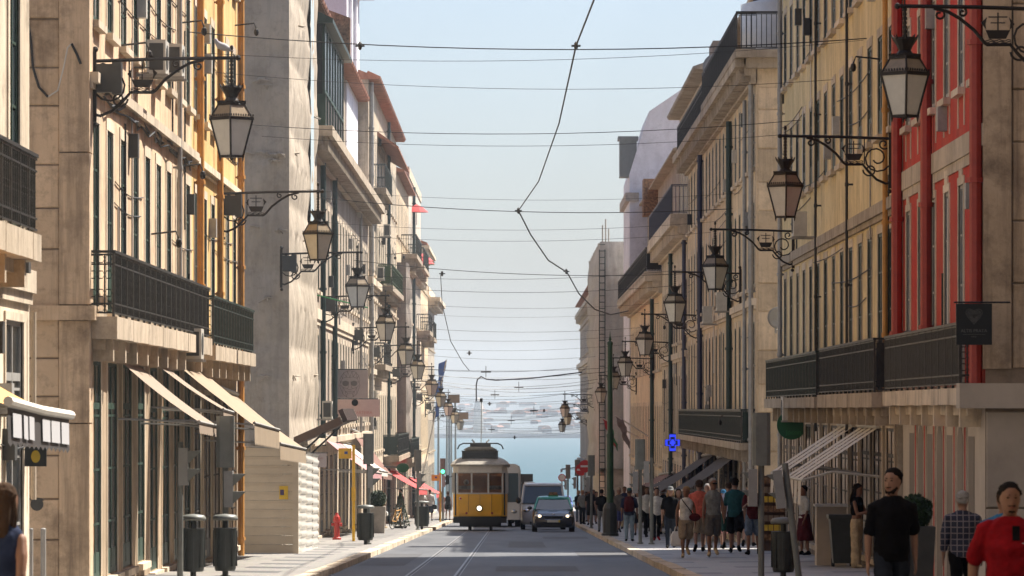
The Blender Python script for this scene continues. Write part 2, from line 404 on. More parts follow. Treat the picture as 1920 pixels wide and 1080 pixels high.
for (x0, x1, y0, y1) in ((-.4, 1.3, 96, 103), (1.6, 2.9, 118, 131), (-3.4, -2.4, 104, 125), (-.2, .9, 140, 158), (1.0, 2.6, 168, 176)):
    struct('road_patch', strip(x0, x1, y0, y1, .004, 3), 'asphalt_patch')
for (x, y) in ((.6, 92), (2.2, 110), (-.5, 133), (1.4, 152)):
    m_ = MB(); m_.add([(x+.35*math.cos(k*math.pi/10), y+.35*math.sin(k*math.pi/10), gz(y+.35*math.sin(k*math.pi/10))+.008) for k in range(20)], [tuple(range(20))]); struct('manhole_cover', m_, 'iron_grey')
rv = MB(); WZ = -13.2
rv.quad((-1400, 619.5, WZ), (1400, 619.5, WZ), (1400, 3000, WZ), (-1400, 3000, WZ)); struct('river', rv, 'river')
hb = MB(); NX, NY = 220, 60
def hill(x, y):
    t = (y-2230)/1500.
    if t < 0: return WZ-1.5+.0*x
    return WZ + .5 + 23*min(1, t*1.5)*(.62+.25*math.sin(x*.0061+1.1)+.2*math.sin(x*.0153+.4)+.12*math.sin(x*.037+y*.01)) + 2.5*math.sin(x*.021+y*.013)*min(1, t*3)
vs_ = [(-1350+2700*i/NX, 2220+1650*j/NY, hill(-1350+2700*i/NX, 2220+1650*j/NY)) for j in range(NY+1) for i in range(NX+1)]
hb.add(vs_, [(j*(NX+1)+i, j*(NX+1)+i+1, (j+1)*(NX+1)+i+1, (j+1)*(NX+1)+i) for j in range(NY) for i in range(NX)])
struct('hills', hb, 'hillside', True)
rb = MB(); rb.box(-1300, 1300, 2212, 2232, WZ-1, WZ+2.2); struct('far_bank', rb, 'far_pale')
# houses on the far shore, each a hazy pale block with a roof
hr_ = random.Random(11); hws = []
for wd, ht in ((4, 1.2), (6, 1.6), (8, 1.8), (4, 2.4), (10, 1.4)):
    a = MB(); a.box(-wd/2, wd/2, -4, 4, 0, ht+2); w1 = a.mesh('wall', 'far_pale'); a = MB(); a.prism([(-wd/2-.4, ht+2), (wd/2+.4, ht+2), (wd/2-1., ht+2.7), (-wd/2+1., ht+2.7)], -4.4, 4.4); hws.append((w1, a.mesh('roof', 'roof_tile')))
for i in range(64):
    px = hr_.choice((880, 905, 940, 985, 1010, 1030, 1060, 1075))+hr_.uniform(-16, 16); yy = hr_.uniform(2290, 3000); X = (px-CX)/F*yy; z = hill(X, yy)-2
    t = thing('far_house', 'pale hazy house on the wooded far shore of the river', 'house', (X, yy, z), hr_.uniform(-.4, .4), 'hazy houses on the far shore'); w1, r1 = hr_.choice(hws); ob('wall', w1, t, (0, 0, 0)); ob('roof', r1, t, (0, 0, 0))
tw = thing('lighthouse', 'tall white tower on the far shore left of the tram pole', 'tower', ((897-CX)/F*2260, 2260, WZ))
a = MB(); a.lathe([(2.6, 0), (2.2, 13), (1.8, 17), (.2, 19)], n=10); ob('wall', a, tw, (0, 0, 0), mats='white_render', smooth=True)
# haze: one even volume round everything, the sky outside
hz = MB(); hz.box(-1450, 1450, -90, 3900, -17.5, 48); ho = ob('haze', hz, mats=['asphalt']); ho['kind'] = 'stuff'
hmat = bpy.data.materials.new('haze_air'); hmat.use_nodes = True; ht_ = hmat.node_tree; ht_.nodes.remove(ht_.nodes['Principled BSDF'])
pv = ht_.nodes.new('ShaderNodeVolumePrincipled'); pv.inputs['Color'].default_value = (.82, .91, 1.0, 1); pv.inputs['Density'].default_value = .00024; pv.inputs['Anisotropy'].default_value = .3
ht_.links.new(pv.outputs[0], ht_.nodes['Material Output'].inputs['Volume']); ho.data.materials[0] = hmat

# ================================================================ buildings
_pm = {}
def window_meshes(w, h, sw, style, s, frame, stone, far, rv):
    key = (round(w, 2), round(h, 2), sw, style, s, frame, stone, far, round(rv, 3)); pr = .35*rv
    if key in _pm: return _pm[key]
    T = (lambda u, d, z: (-s*d, u, z)) if s else (lambda u, d, z: (u, -d, z))
    a = MB(); hw = w/2
    if sw > 0:
        a.box(-hw-sw, -hw, -.02, pr, -.02, h, 0, T); a.box(hw, hw+sw, -.02, pr, -.02, h, 0, T)
        a.box(-hw-sw, hw+sw, -.02, pr+.004, h, h+sw*1.1, 0, T); a.box(-hw-sw-.04, hw+sw+.04, -.02, .12, -.13, -.02, 0, T)
        if style == 'hood': a.box(-hw-sw-.06, hw+sw+.06, -.02, .16, h+sw*1.1, h+sw*1.1+.1, 0, T)
        if style == 'ears':
            for q in (-1, 1): a.box(q*(hw+sw)-.09*(q > 0)-.0*q, q*(hw+sw)+.09*(q < 0), -.02, pr, -.62, -.13, 0, T)
            a.box(-hw*.6, hw*.6, -.02, pr+.008, h+sw*1.1, h+sw*1.1+.22, 0, T)
    else:
        a.box(-hw, hw, -.02, pr, h, h+.06, 0, T)
    f = MB(); e = .06; d0, d1 = -.8*rv, -.3*rv; q1 = (d1-d0)*.15
    f.box(-hw, -hw+e, d0, d1, 0, h, 0, T); f.box(hw-e, hw, d0, d1, 0, h, 0, T); f.box(-hw+e, hw-e, d0, d1, 0, e*1.5, 0, T); f.box(-hw+e, hw-e, d0, d1, h-e, h, 0, T)
    f.box(-.04, .04, d0, d1+q1, e*1.5, h-e, 0, T)
    nb = 3 if h > 1.9 else 2
    if not far:
        for k in range(1, nb+1):
            zz = h*k/(nb+1); f.box(-hw+e, -.04, d0+q1, d1-q1, zz-.018, zz+.018, 0, T); f.box(.04, hw-e, d0+q1, d1-q1, zz-.018, zz+.018, 0, T)
    if style == 'french': f.box(-hw+e, hw-e, d0+q1, d1-q1*1.4, e*1.5, h*.24, 0, T)
    if style == 'shop': f.box(-hw+e, hw-e, d0+q1, d1+q1*.5, h*.78, h*.81, 0, T); f.box(-hw+e, hw-e, d0+q1, d1-q1*1.4, e*1.5, .4, 0, T)
    p = MB(); p.box(-hw+e*.8, -.03, d0+q1*.5, d0+q1*2, e, h-e*.8, 0, T)
    p2 = MB(); p2.box(.03, hw-e*.8, d0+q1*.5, d0+q1*2, e, h-e*.8, 0, T)
    gl = {}
    r = (a.mesh('window', stone), f.mesh('frame', frame), p, p2, gl); _pm[key] = r
    return r
def add_window(par, s, pos, w, h, sw, style, frame, stone, glass, far=False, rv=.05):
    a, f, p, p2, gl = window_meshes(w, h, sw, style, s, frame, stone, far, rv)
    o = ob('window', a, par, Vector(pos)-Vector(par.location))
    ob('frame', f, o, (0, 0, 0))
    if far: 
        g = glass[0]
        if (g, 0) not in gl: 
            q = MB(); q.v = p.v+p2.v; q.f = p.f+[tuple(i+len(p.v) for i in x) for x in p2.f]; q.m = [0]*len(q.f); gl[(g, 0)] = q.mesh('pane', g)
        ob('pane', gl[(g, 0)], o, (0, 0, 0)); return o
    for k, q in ((0, p), (1, p2)):
        g = random.choice(glass)
        if (g, k) not in gl: gl[(g, k)] = q.mesh('pane', g)
        ob('pane', gl[(g, k)], o, (0, 0, 0))
    return o
_rp = {}
def rail_panel(L, H, style, s, m, along='y'):
    key = (round(L, 2), H, style, s, m, along)
    if key in _rp: return _rp[key]
    mb = MB(); T = (lambda u, d, z: (d, u, z)) if along == 'y' else (lambda u, d, z: (u, d, z)); t = .011
    for z in ((.06, .95*H) if style == 'bars' else (.06, .2*H, .8*H, .95*H)): mb.box(0, L, -.014, .014, z-.012, z+.012, 0, T)
    mb.box(-.022, .022, -.02, .02, 0, H, 1, T)  # post always in the paler iron: its highlight is put into the colour
    n = max(3, int(L/({'ornate': .2, 'dense': .09}.get(style, .13))))
    for i in range(1, n):
        u = L*i/n; mb.box(u-t, u+t, -t, t, .06, .95*H, 0, T)
    if style == 'ornate' or style == 'dense':
        for i in range(n):
            u = L*(i+.5)/n; r = L/n*.48
            for zc in ((.36*H, .64*H, .88*H, .13*H) if style == 'ornate' else (.32*H, .5*H, .68*H, .88*H, .13*H)):
                pts = [(u+r*math.cos(k*math.pi/3), zc+r*1.15*math.sin(k*math.pi/3)) for k in range(6)]
                for (a, b), (c, d) in zip(pts, pts[1:]+pts[:1]):
                    mb.quad(T(a, .0, b-.008), T(c, .0, d-.008), T(c, .0, d+.008), T(a, .0, b+.008))
    if style == 'plate':
        mb.box(.03, L-.03, -.004, .004, .09, .93*H, 0, T)
    r = mb.mesh('railing_panel', [m, 'iron_grey']); _rp[key] = r; return r
def balcony(par, s, xf, ya, yb, z, proj, style='ornate', iron='iron', stone='slab_stone', panel=1.15, H=1.0, ends=True, thick=.26):
    """stone slab on brackets with iron railing panels; s = side of the street (-1 left, 1 right)"""
    X = lambda d: s*(xf-d); mb = MB()
    L0 = Vector(par.location)
    def bx(d0, d1, y0, y1, z0, z1): mb.box(min(X(d0), X(d1)), max(X(d0), X(d1)), y0, y1, z0, z1)
    y = ya; k = 0
    while y < yb-.01:                                # slab stones, joint between
        y2 = min(yb, y+1.6); bx(-.05, proj-.004*(k % 2), y+.008, y2-.008, z-thick+.006*(k % 2), z); y = y2; k += 1
    bx(-.05, proj*.55, ya+.15, yb-.15, z-thick-.16, z-thick)
    y = ya+.4
    while y < yb-.3: bx(-.05, proj*.8, y-.09, y+.09, z-thick-.34, z-thick-.0); y += 2.3
    b = ob('balcony', mb, par, -L0, mats=stone)
    n = max(1, round((yb-ya-.12)/panel)); Lp = (yb-ya-.12)/n; me = rail_panel(Lp, H, style, s, iron)
    for i in range(n): ob('railing_panel', me, b, (X(proj-.06), ya+.06+i*Lp, z))
    hr = MB(); hr.box(min(X(proj-.09), X(proj-.03)), max(X(proj-.09), X(proj-.03)), ya+.03, yb-.03, z+H-.03, z+H+.015)
    if ends:
        me = rail_panel(proj-.08, H, style, s, iron, 'x'); x0 = min(X(0), X(proj-.06))
        for yy in (ya+.06, yb-.06): ob('railing_panel', me, b, (x0, yy, z)); hr.box(x0, x0+proj-.06, yy-.025, yy+.025, z+H-.028, z+H+.013)
    ob('handrail', hr, b, (0, 0, 0), mats=iron)
    return b
def spans(lo, hi, ops):
    """z intervals left free by the openings"""
    r = []; z = lo
    for a, b in sorted(ops):
        if a > z: r.append((z, a))
        z = max(z, b)
    if z < hi: r.append((z, hi))
    return r
def building(name, label, s, xf, y0, y1, ztop, wm, floors, shops=None, sm='pale_stone', end=None, depth=11., ledges=(), cornice=None, roof='tile', roofh=2.4,
             pipes=(), glass=('glass_dark', 'glass_dark', 'glass_sky', 'glass_curtain'), base_m='pale_stone', basez=None, far=False, chimneys=(), farend=None, rk=.5, rm='wood_dark'):
    """s -1 left / 1 right; floors = [(z0, z1, width, n bays, style, frame mat, surround width)]; shops = (n, width, z top, frame mat, glass list)"""
    ym = (y0+y1)/2; zb = gz(y1)-.6
    t = thing(name, label, 'building', (s*xf, ym, gz(ym)))
    X = lambda d: s*(xf-d); ops = []; wins = []
    for (z0, z1, wd, n, style, fm, sw) in floors:
        bay = (y1-y0)/n
        for i in range(n):
            u = y0+bay*(i+.5); ops.append((u-wd/2, u+wd/2, z0, z1)); wins.append((u, z0, z1, wd, style, fm, sw, glass))
    if shops:
        n, wd, zt, fm, gl = shops; bay = (y1-y0)/n
        for i in range(n):
            u = y0+bay*(i+.5); zg = round((gz(u)+.16)*4)/4.+.12
            ww = wd*(1. if i % 3 else .82); ops.append((u-ww/2, u+ww/2, zg, zt)); wins.append((u, zg, zt, ww, 'shop', fm, .1, gl))
    mb = MB(); us = sorted({y0, y1} | {o[0] for o in ops} | {o[1] for o in ops})
    bz = basez if basez is not None else zb
    for a, b in zip(us, us[1:]):
        m = (a+b)/2
        for lo, hi in spans(zb, ztop, [(o[2], o[3]) for o in ops if o[0] < m < o[1]]):
            for l2, h2, mi in ((lo, min(hi, bz), 2), (max(lo, bz), hi, 0)):
                if h2 > l2+1e-4: mb.quad((X(0), a, l2), (X(0), b, l2), (X(0), b, h2), (X(0), a, h2), mi)
    rv = rk*1.1*xf/ym
    for a, b, lo, hi in ops:
        r = rv
        mb.quad((X(0), a, lo), (X(-r), a, lo), (X(-r), a, hi), (X(0), a, hi), 4); mb.quad((X(0), b, lo), (X(-r), b, lo), (X(-r), b, hi), (X(0), b, hi), 4)
        mb.quad((X(0), a, lo), (X(-r), a, lo), (X(-r), b, lo), (X(0), b, lo), 2); mb.quad((X(0), a, hi), (X(-r), a, hi), (X(-r), b, hi), (X(0), b, hi), 2)
        mb.quad((X(-r), a, lo), (X(-r), b, lo), (X(-r), b, hi), (X(-r), a, hi), 3)
    for yy in (y0, y1): mb.quad((X(0), yy, zb), (X(-depth), yy, zb), (X(-depth), yy, ztop), (X(0), yy, ztop), 1)
    mb.quad((X(-depth), y0, zb), (X(-depth), y1, zb), (X(-depth), y1, ztop), (X(-depth), y0, ztop), 1)
    mb.quad((X(0), y0, ztop), (X(-depth), y0, ztop), (X(-depth), y1, ztop), (X(0), y1, ztop), 1)
    ob('wall', mb, t, mats=[wm, end or wm, base_m, 'shop_dark', rm])
    for (u, z0, z1, wd, style, fm, sw, gl) in wins:
        add_window(t, s, (X(0), u, z0), wd, z1-z0, sw, style, fm, sm, gl, far, rv)
    for (z, h, p, m) in ledges:
        a = MB(); a.box(min(X(-.03), X(p)), max(X(-.03), X(p)), y0+.01, y1-.01, z, z+h); a.box(min(X(-.03), X(p*.5)), max(X(-.03), X(p*.5)), y0+.02, y1-.02, z-h*.5, z); ob('ledge', a, t, mats=m)
    if cornice:
        z, h, p, m = cornice; a = MB()
        for k, (zz, pp) in enumerate(((z, .25*p), (z+h*.3, .55*p), (z+h*.62, p))): a.box(min(X(-.03), X(pp)), max(X(-.03), X(pp)), y0-.05*(k == 2), y1+.05*(k == 2), zz, z+h*(.3, .62, 1.)[k])
        n = int((y1-y0)/.75)
        for i in range(n): yy = y0+(i+.5)*(y1-y0)/n; a.box(min(X(0), X(p*.8)), max(X(0), X(p*.8)), yy-.12, yy+.12, z+.1*h, z+h*.62-.003)
        ob('cornice', a, t, mats=m)
    for (u, z0, z1, r, m) in pipes:
        a = MB(); a.tube([(X(.13), y0+u, z0 if z0 is not None else gz(y0+u)), (X(.13), y0+u, z1)], r, 8)
        z = (z0 if z0 is not None else gz(y0+u))+1.
        while z < z1: a.lathe([(r*1.35, -.04), (r*1.35, .04)], (X(.13), y0+u, z), 8); a.box(min(X(0), X(.13)), max(X(0), X(.13)), y0+u-.015, y0+u+.015, z-.02, z+.02); z += 2.1
        ob('drainpipe', a, t, mats=m, smooth=False)
    if roof == 'tile':
        e = .45; a = MB(); hd = depth/2
        a.prism([(0+e, 0), (0+e, .09), (-hd, roofh), (-depth-e, .09), (-depth-e, 0)], y0-.1, y1+.1)
        a.v = [(X(p[0]), p[1], p[2]+ztop) for p in a.v]
        for i in range(int((y1-y0)/.28)):       # the row of round tile ends along the eave
            if far: break
            yy = y0+.14+i*.28; a.tube([(X(e+.07), yy, ztop+.07), (X(e-.5), yy, ztop+.33)], .085, 6)
        ob('roof', a, t, mats='roof_tile')
    elif roof == 'flat':
        a = MB(); a.box(min(X(.06), X(-.25)), max(X(.06), X(-.25)), y0, y1, ztop+.003, ztop+.6); ob('parapet', a, t, mats=sm)
    for (u, d, wdt, h) in chimneys:
        a = MB(); a.box(min(X(-d), X(-d-wdt)), max(X(-d), X(-d-wdt)), y0+u, y0+u+wdt*1.6, ztop, ztop+h); a.box(min(X(-d+.08), X(-d-wdt-.08)), max(X(-d+.08), X(-d-wdt-.08)), y0+u-.08, y0+u+wdt*1.6+.08, ztop+h, ztop+h+.14); ob('chimney', a, t, mats=wm)
    return t
def clutter(par, s, xf, y0, y1, z0, z1, n, seed):
    """cables, conduits, meter boxes and hooks that gather on old fronts"""
    rnd = random.Random(seed); X = lambda d: s*(xf-d); L0 = Vector(par.location)
    for k in range(n):
        y = rnd.uniform(y0, y1); z = rnd.uniform(z0, z1); q = rnd.random(); a = MB()
        if q < .4:
            l = min(rnd.uniform(5, 14), y1-y+.5); sg = rnd.uniform(.04, .12); a.tube([(X(.02), y+l*i/12, z-sg*math.sin(i*math.pi/12)) for i in range(13)], .011, 4); ob('cable', a, par, -L0, mats='cable')
        elif q < .65:
            l = rnd.uniform(1.5, 4.5); a.tube([(X(.03), y, z), (X(.03), y+.03, max(z0, z-l))], .018, 4); ob('conduit', a, par, -L0, mats=rnd.choice(('cable', 'pipe_grey', 'cable_white')))
        elif q < .93:
            a.box(min(X(0), X(.16)), max(X(0), X(.16)), y, y+.3, z, z+.4); ob('meter_box', a, par, -L0, mats=rnd.choice(('ac_white', 'ac_dark', 'pipe_grey')))
        else:
            a.tube([(X(0), y, z), (X(.45), y, z+.05), (X(.5), y, z-.08)], .018, 5); a.ball((X(.5), y, z-.16), (.06, .06, .09), 8, 5); ob('wall_hook', a, par, -L0, mats='lamp_iron')
def blocks(par, x0, x1, y, z0, z1, rows, m, seed, lens=(.9, 1.5)):
    """ashlar on a wall that faces up the street: every stone its own piece"""
    rnd = random.Random(seed); L0 = Vector(par.location); z = z0; k = 0
    lo, hi = min(x0, x1), max(x0, x1)
    while z < z1-.05:
        h = min(rows[k % len(rows)], z1-z); x = hi if x0 > x1 else lo; dr = -1 if x0 > x1 else 1; first = True
        while (x > lo+.02) if dr < 0 else (x < hi-.02):
            wdt = rnd.uniform(*lens)*(1. if not first or k % 2 else .6); first = False
            xe = max(lo, x-wdt) if dr < 0 else min(hi, x+wdt); a, b = min(x, xe), max(x, xe)
            p = rnd.uniform(.025, .05); mb = MB(); g = .012; c = .016
            mb.rings([[(a+g, y, z+g), (b-g, y, z+g), (b-g, y, z+h-g), (a+g, y, z+h-g)], [(a+g, y-p+c, z+g), (b-g, y-p+c, z+g), (b-g, y-p+c, z+h-g), (a+g, y-p+c, z+h-g)], [(a+g+c, y-p, z+g+c), (b-g-c, y-p, z+g+c), (b-g-c, y-p, z+h-g-c), (a+g+c, y-p, z+h-g-c)]])
            ob('stone_block', mb, par, -L0, mats=m); x = xe
        z += h; k += 1
GD = ('glass_dark', 'glass_dark', 'glass_dark', 'glass_sky', 'glass_curtain')
GS = ('shop_dark', 'shop_warm', 'shop_warm', 'glass_dark')
XL, XR = 6.5, 6.8
def attic(t, s, xf, y0, y1, z0, z1, m, n, h=1.6, eave='roof_tile', wd=.95, roofh=1.6, depth=9., fm='wood_white', far=False, zo=.7):
    """set-back top floor as a part of its building"""
    X = lambda d: s*(xf-d); L0 = Vector(t.location); mb = MB(); ops = []
    bay = (y1-y0)/n
    for i in range(n): u = y0+bay*(i+.5); ops.append((u-wd/2, u+wd/2, z0+zo, z0+zo+h))
    us = sorted({y0, y1} | {o[0] for o in ops} | {o[1] for o in ops})
    for a, b in zip(us, us[1:]):
        mm = (a+b)/2
        for lo, hi in spans(z0, z1, [(o[2], o[3]) for o in ops if o[0] < mm < o[1]]): mb.quad((X(0), a, lo), (X(0), b, lo), (X(0), b, hi), (X(0), a, hi))
    for a, b, lo, hi in ops:
        r = .03 if y0 < 200 else .02; mb.quad((X(-r), a, lo), (X(-r), b, lo), (X(-r), b, hi), (X(-r), a, hi), 1)
        for p, q in (((a, lo), (a, hi)), ((b, lo), (b, hi)), ((a, lo), (b, lo)), ((a, hi), (b, hi))): mb.quad((X(0), p[0], p[1]), (X(-r), p[0], p[1]), (X(-r), q[0], q[1]), (X(0), q[0], q[1]))
    for yy in (y0, y1): mb.quad((X(0), yy, z0), (X(-depth), yy, z0), (X(-depth), yy, z1), (X(0), yy, z1))
    mb.quad((X(-depth), y0, z0), (X(-depth), y1, z0), (X(-depth), y1, z1), (X(-depth), y0, z1)); mb.quad((X(0), y0, z1), (X(-depth), y0, z1), (X(-depth), y1, z1), (X(0), y1, z1))
    ob('attic', mb, t, -L0, mats=[m, 'shop_dark'])
    for a, b, lo, hi in ops: add_window(t, s, (X(0), (a+b)/2, lo), wd, hi-lo, .12, 'plain', fm, 'pale_stone', GD, far, .03 if y0 < 200 else .02)
    if eave:
        e = .5; a = MB(); a.prism([(e, 0), (e, .09), (-depth/2, roofh), (-depth-e, .09), (-depth-e, 0)], y0-.25, y1+.25); a.v = [(X(p[0]), p[1], p[2]+z1) for p in a.v]
        if not far:
            for i in range(int((y1-y0)/.28)): yy = y0+.14+i*.28; a.tube([(X(e+.07), yy, z1+.07), (X(e-.5), yy, z1+.27)], .085, 6)
        ob('roof', a, t, -L0, mats=eave)
def net(par, name, P, nu, nv, m, amp, seed, ties=0):
    """hanging net: P(a, b) gives point and outward normal for a across, b up"""
    rnd = random.Random(seed); ph = [rnd.uniform(0, 6) for _ in range(8)]; mb = MB(); vs = []
    for j in range(nv+1):
        for i in range(nu+1):
            a, b = i/nu, j/nv; p, nrm, W, Hh = P(a, b); x, z = a*W, b*Hh
            d = amp*(.5*math.sin(x*3.1+ph[0]+.8*math.sin(z*.9+ph[1]))+.35*math.sin(x*7.3+ph[2]+math.sin(z*1.7+ph[3]))+.5*math.sin(z*1.55+ph[4])*math.sin(x*.9+ph[5])+.25*math.sin(x*15+z*2.+ph[6])+rnd.uniform(-.12, .12))
            d += amp*.8*abs(math.sin(z*math.pi/2.0+ph[7]))-.3*amp
            f_ = (z/2.0+ph[7]/3) % 1.; d += amp*1.1*(f_*(1-f_)*4)**.6-amp*.6; d += amp*.7*math.sin(x*(4+2*math.sin(ph[3]+int(z/2.0)*1.7))+int(z/2.0)*2.1)*(1-abs(2*f_-1))
            d *= min(1, a*W*2.5, (1-a)*W*2.5)
            vs.append(Vector(p)+Vector(nrm)*d)
    mb.add(vs, [(j*(nu+1)+i, j*(nu+1)+i+1, (j+1)*(nu+1)+i+1, (j+1)*(nu+1)+i) for j in range(nv) for i in range(nu)])
    return ob(name, mb, par, mats=m, smooth=True)

# ---------------- left side, near to far
b = building('corner_building', 'cream corner building at the left edge with dark balcony and orange awning', -1, XL, 40, 64.2, 14, 'cream_render',
             [(2.3, 5.6, 1.25, 6, 'french', 'wood_green', .2)], (6, 2.2, 1.15, 'pipe_grey', GS), ledges=[(1.55, .3, .1, 'pale_stone')], basez=1.5)
balcony(b, -1, XL, 50, 60.6, 2.2, .52, 'ornate', thick=.34, panel=1.1)
a = MB(); a.tube([(-6.42, 64.0, -1.2), (-6.42, 64.0, 1.3)], .035, 8); ob('drainpipe', a, b, mats='pale_stone')
b = building('peach_building', 'peach rendered building with rough stone corner and long iron balcony on left', -1, XL, 73, 96.5, 15, 'peach_render',
             [(1.55, 4.45, 1.12, 9, 'french', 'wood_green', .17), (6.0, 8.15, 1.12, 9, 'plain', 'wood_green', .17)], (8, 1.9, .75, 'wood_green', GS), end='limestone_dark', base_m='shaded_brown_base', rm='wood_green',
             ledges=[(4.98, .16, .16, 'pale_stone')], basez=1.1, chimneys=[(4, 3, .7, 1.2)], pipes=[(18.2, 1.5, 15, .045, 'pipe_grey')])
blocks(b, -XL-.42, -XL-4.5, 73, -2.9, 14.5, (.92, .62, .66, .9, .58, .74), 'limestone', 3)
q = MB()
for k, (z0, z1) in enumerate(((-2.9, -.22), (-.2, 1.35), (1.6, 3.9), (3.92, 6.9), (6.92, 10), (10.02, 14))): q.box(-XL-.43, -XL+.03, 72.93, 73.6, z0, z1)
q.box(-XL-1.3, -XL+.12, 72.85, 73.65, 1.36, 1.58)
ob('corner_pilaster', q, b, mats='limestone')
balcony(b, -1, XL, 73.2, 96.2, 1.42, .43, 'ornate', thick=.34, panel=1.22)
c = MB(); c.tube([(-7.05+.02*math.sin(i), 72.93, 6.1-.23*i+(.0 if i < 6 else (i-6)*.40)) if i < 12 else (-7.05, 72.93, 5) for i in range(12)], .022, 5)
c = MB(); pts = [(-7.43, 6.05), (-7.36, 5.6), (-7.33, 5.2), (-7.24, 4.9), (-7.1, 4.75), (-6.95, 4.85), (-6.86, 5.2), (-6.8, 5.5), (-6.74, 5.56), (-6.66, 5.4), (-6.6, 5.25)]
c.tube([(x, 72.93, z) for x, z in pts[:5]], .02, 5, 0); c.tube([(x, 72.93, z) for x, z in pts[4:9]], .012, 5, 1); c.tube([(x, 72.92, z) for x, z in pts[8:]], .02, 5, 0); ob('cable', c, b, mats=['cable', 'cable_white'])
c = MB(); c.tube([(-6.44+.05*math.sin(i*2.1), 75+i*.9, 4.92+.09*math.sin(i*1.7)) for i in range(24)], .025, 5); c.tube([(-6.43+.05*math.sin(i*1.3), 75+i*.9, 4.84+.07*math.sin(i*2.9+1)) for i in range(24)], .018, 5); ob('cable', c, b, mats='cable')
v = MB(); v.lathe([(.11, 0), (.12, .02), (.09, .03)], (0, 0, 0), 16); 
o = ob('vent', v, b, Vector((-7.27, 72.99, -1.44))-Vector(b.location), (R(90), 0, 0), mats='ac_dark'); 
b = building('ochre_building', 'warm ochre building with orange drainpipes beside the scaffold netting', -1, XL, 96.5, 112.3, 15, 'ochre_render',
             [(1.45, 4.4, 1.1, 6, 'french', 'wood_green', .16), (6.0, 8.2, 1.1, 6, 'plain', 'wood_green', .16), (9.6, 11.6, 1.1, 6, 'plain', 'wood_green', .16)], (5, 2.4, .3, 'wood_dark', GS), base_m='shaded_brown_base', rm='wood_green', ledges=[(4.95, .14, .14, 'pale_stone')], basez=.9, end='grey_render',
             pipes=[(.7, 1.5, 15, .075, 'pipe_orange'), (7.2, 1.5, 15, .07, 'pipe_orange'), (15.1, -4, 15, .075, 'pipe_orange')])
balcony(b, -1, XL, 97.0, 112.1, 1.3, .45, 'ornate', 'iron_green', thick=.3, panel=1.0)
# scaffolded building with net
t = thing('scaffolded_building', 'tall building wrapped in pale beige scaffold netting on left', 'building', (-XL, 142, gz(142)))
a = MB(); a.box(-18, -XL, 133.6, 151, gz(151)-.6, 15); ob('wall', a, t, mats='grey_render')
Z0, Z1 = -1.05, 15.2
net(t, 'netting', lambda a, b: ((-14+a*7.75, 132.7, Z0+(Z1-Z0)*b), (0, -1, 0), 7.75, Z1-Z0), 60, 130, 'net_beige', .06, 1)
net(t, 'netting', lambda a, b: ((-6.25, 132.7+18.5*a, Z0+(Z1-Z0)*b), (1, 0, 0), 18.5, Z1-Z0), 110, 130, 'net_beige', .05, 2)
a = MB()
for k in range(12): a.quad((-6.17, 144.9, 5.0+k*.85), (-6.17, 147.2, 5.0+k*.85), (-6.17, 147.2, 5.85+k*.85), (-6.17, 144.9, 5.85+k*.85))
ob('blue_strip', a, t, mats='net_blue')
for yy in (133.4, 142, 150):
    a = MB(); a.tube([(-6.42, yy, gz(yy)), (-6.42, yy, 15)], .03, 6); ob('scaffold_pole', a, t, mats='pipe_grey')
rn = random.Random(4)
for k in range(22):                              # cloth bunched where the net is tied
    a = MB(); z = -1+2.0*rn.randint(0, 7)+rn.uniform(-.12, .12); side_ = rn.random() < .6; x = rn.uniform(-7.6, -6.3) if side_ else -6.2; y = 132.62 if side_ else rn.uniform(133, 150)
    for j in range(4): a.tube([(x+rn.uniform(-.25, .25), y+rn.uniform(-.05, .05), z+rn.uniform(-.05, .05)), (x+rn.uniform(-.05, .05), y-.05, z+.02), (x+rn.uniform(-.25, .25), y+rn.uniform(-.05, .05), z+rn.uniform(-.15, .05))], [.01, .035, .012], 5)
    ob('bunched_cloth', a, t, mats='net_beige', smooth=True)
# site hoarding: horizontal sheets toward the camera, corrugated side
t = thing('site_hoarding', 'cream sheet metal site hoarding below the scaffold netting', 'hoarding', (-6.0, 116, gz(116)))
hz0 = gz(115.6)+.13
for k in range(12):
    a = MB(); z = hz0+k*.212; a.box(-9.2, -5.36, 115.60, 115.66, z+.006, z+.15); a.box(-9.2, -5.36, 115.615, 115.66, z+.15, z+.206); ob('panel', a, t, mats='hoarding')
a = MB(); a.box(-5.36, -5.22, 115.54, 115.7, hz0-.1, hz0+2.58); ob('corner_post', a, t, mats='hoarding')
for k in range(4):
    mb = MB(); y0 = 115.75+k*3.3; nz = 40; vs = []
    for j in range(nz+1):
        zz = gz(y0)+.10+(2.52)*j/nz
        for yy in (y0, y0+1.1, y0+2.2, y0+3.25): vs.append((-5.3+.028*math.sin(j*2*math.pi/3.4+k)+.02*math.sin(yy*2.2), yy, zz-SL*(yy-y0)))
    mb.add(vs, [(j*4+i, j*4+i+1, (j+1)*4+i+1, (j+1)*4+i) for j in range(nz) for i in range(3)]); ob('panel', mb, t, mats='hoarding_white', smooth=True)
a = MB(); a.box(-5.68, -5.47, 115.58, 115.6, hz0+1.3, hz0+1.62); po = ob('notice', a, t, mats='poster_yellow')
a = MB(); a.box(-5.66, -5.57, 115.57, 115.58, hz0+1.40, hz0+1.53); ob('print', a, po, (0, 0, 0), mats='poster_navy'); po.location = -Vector(t.location)

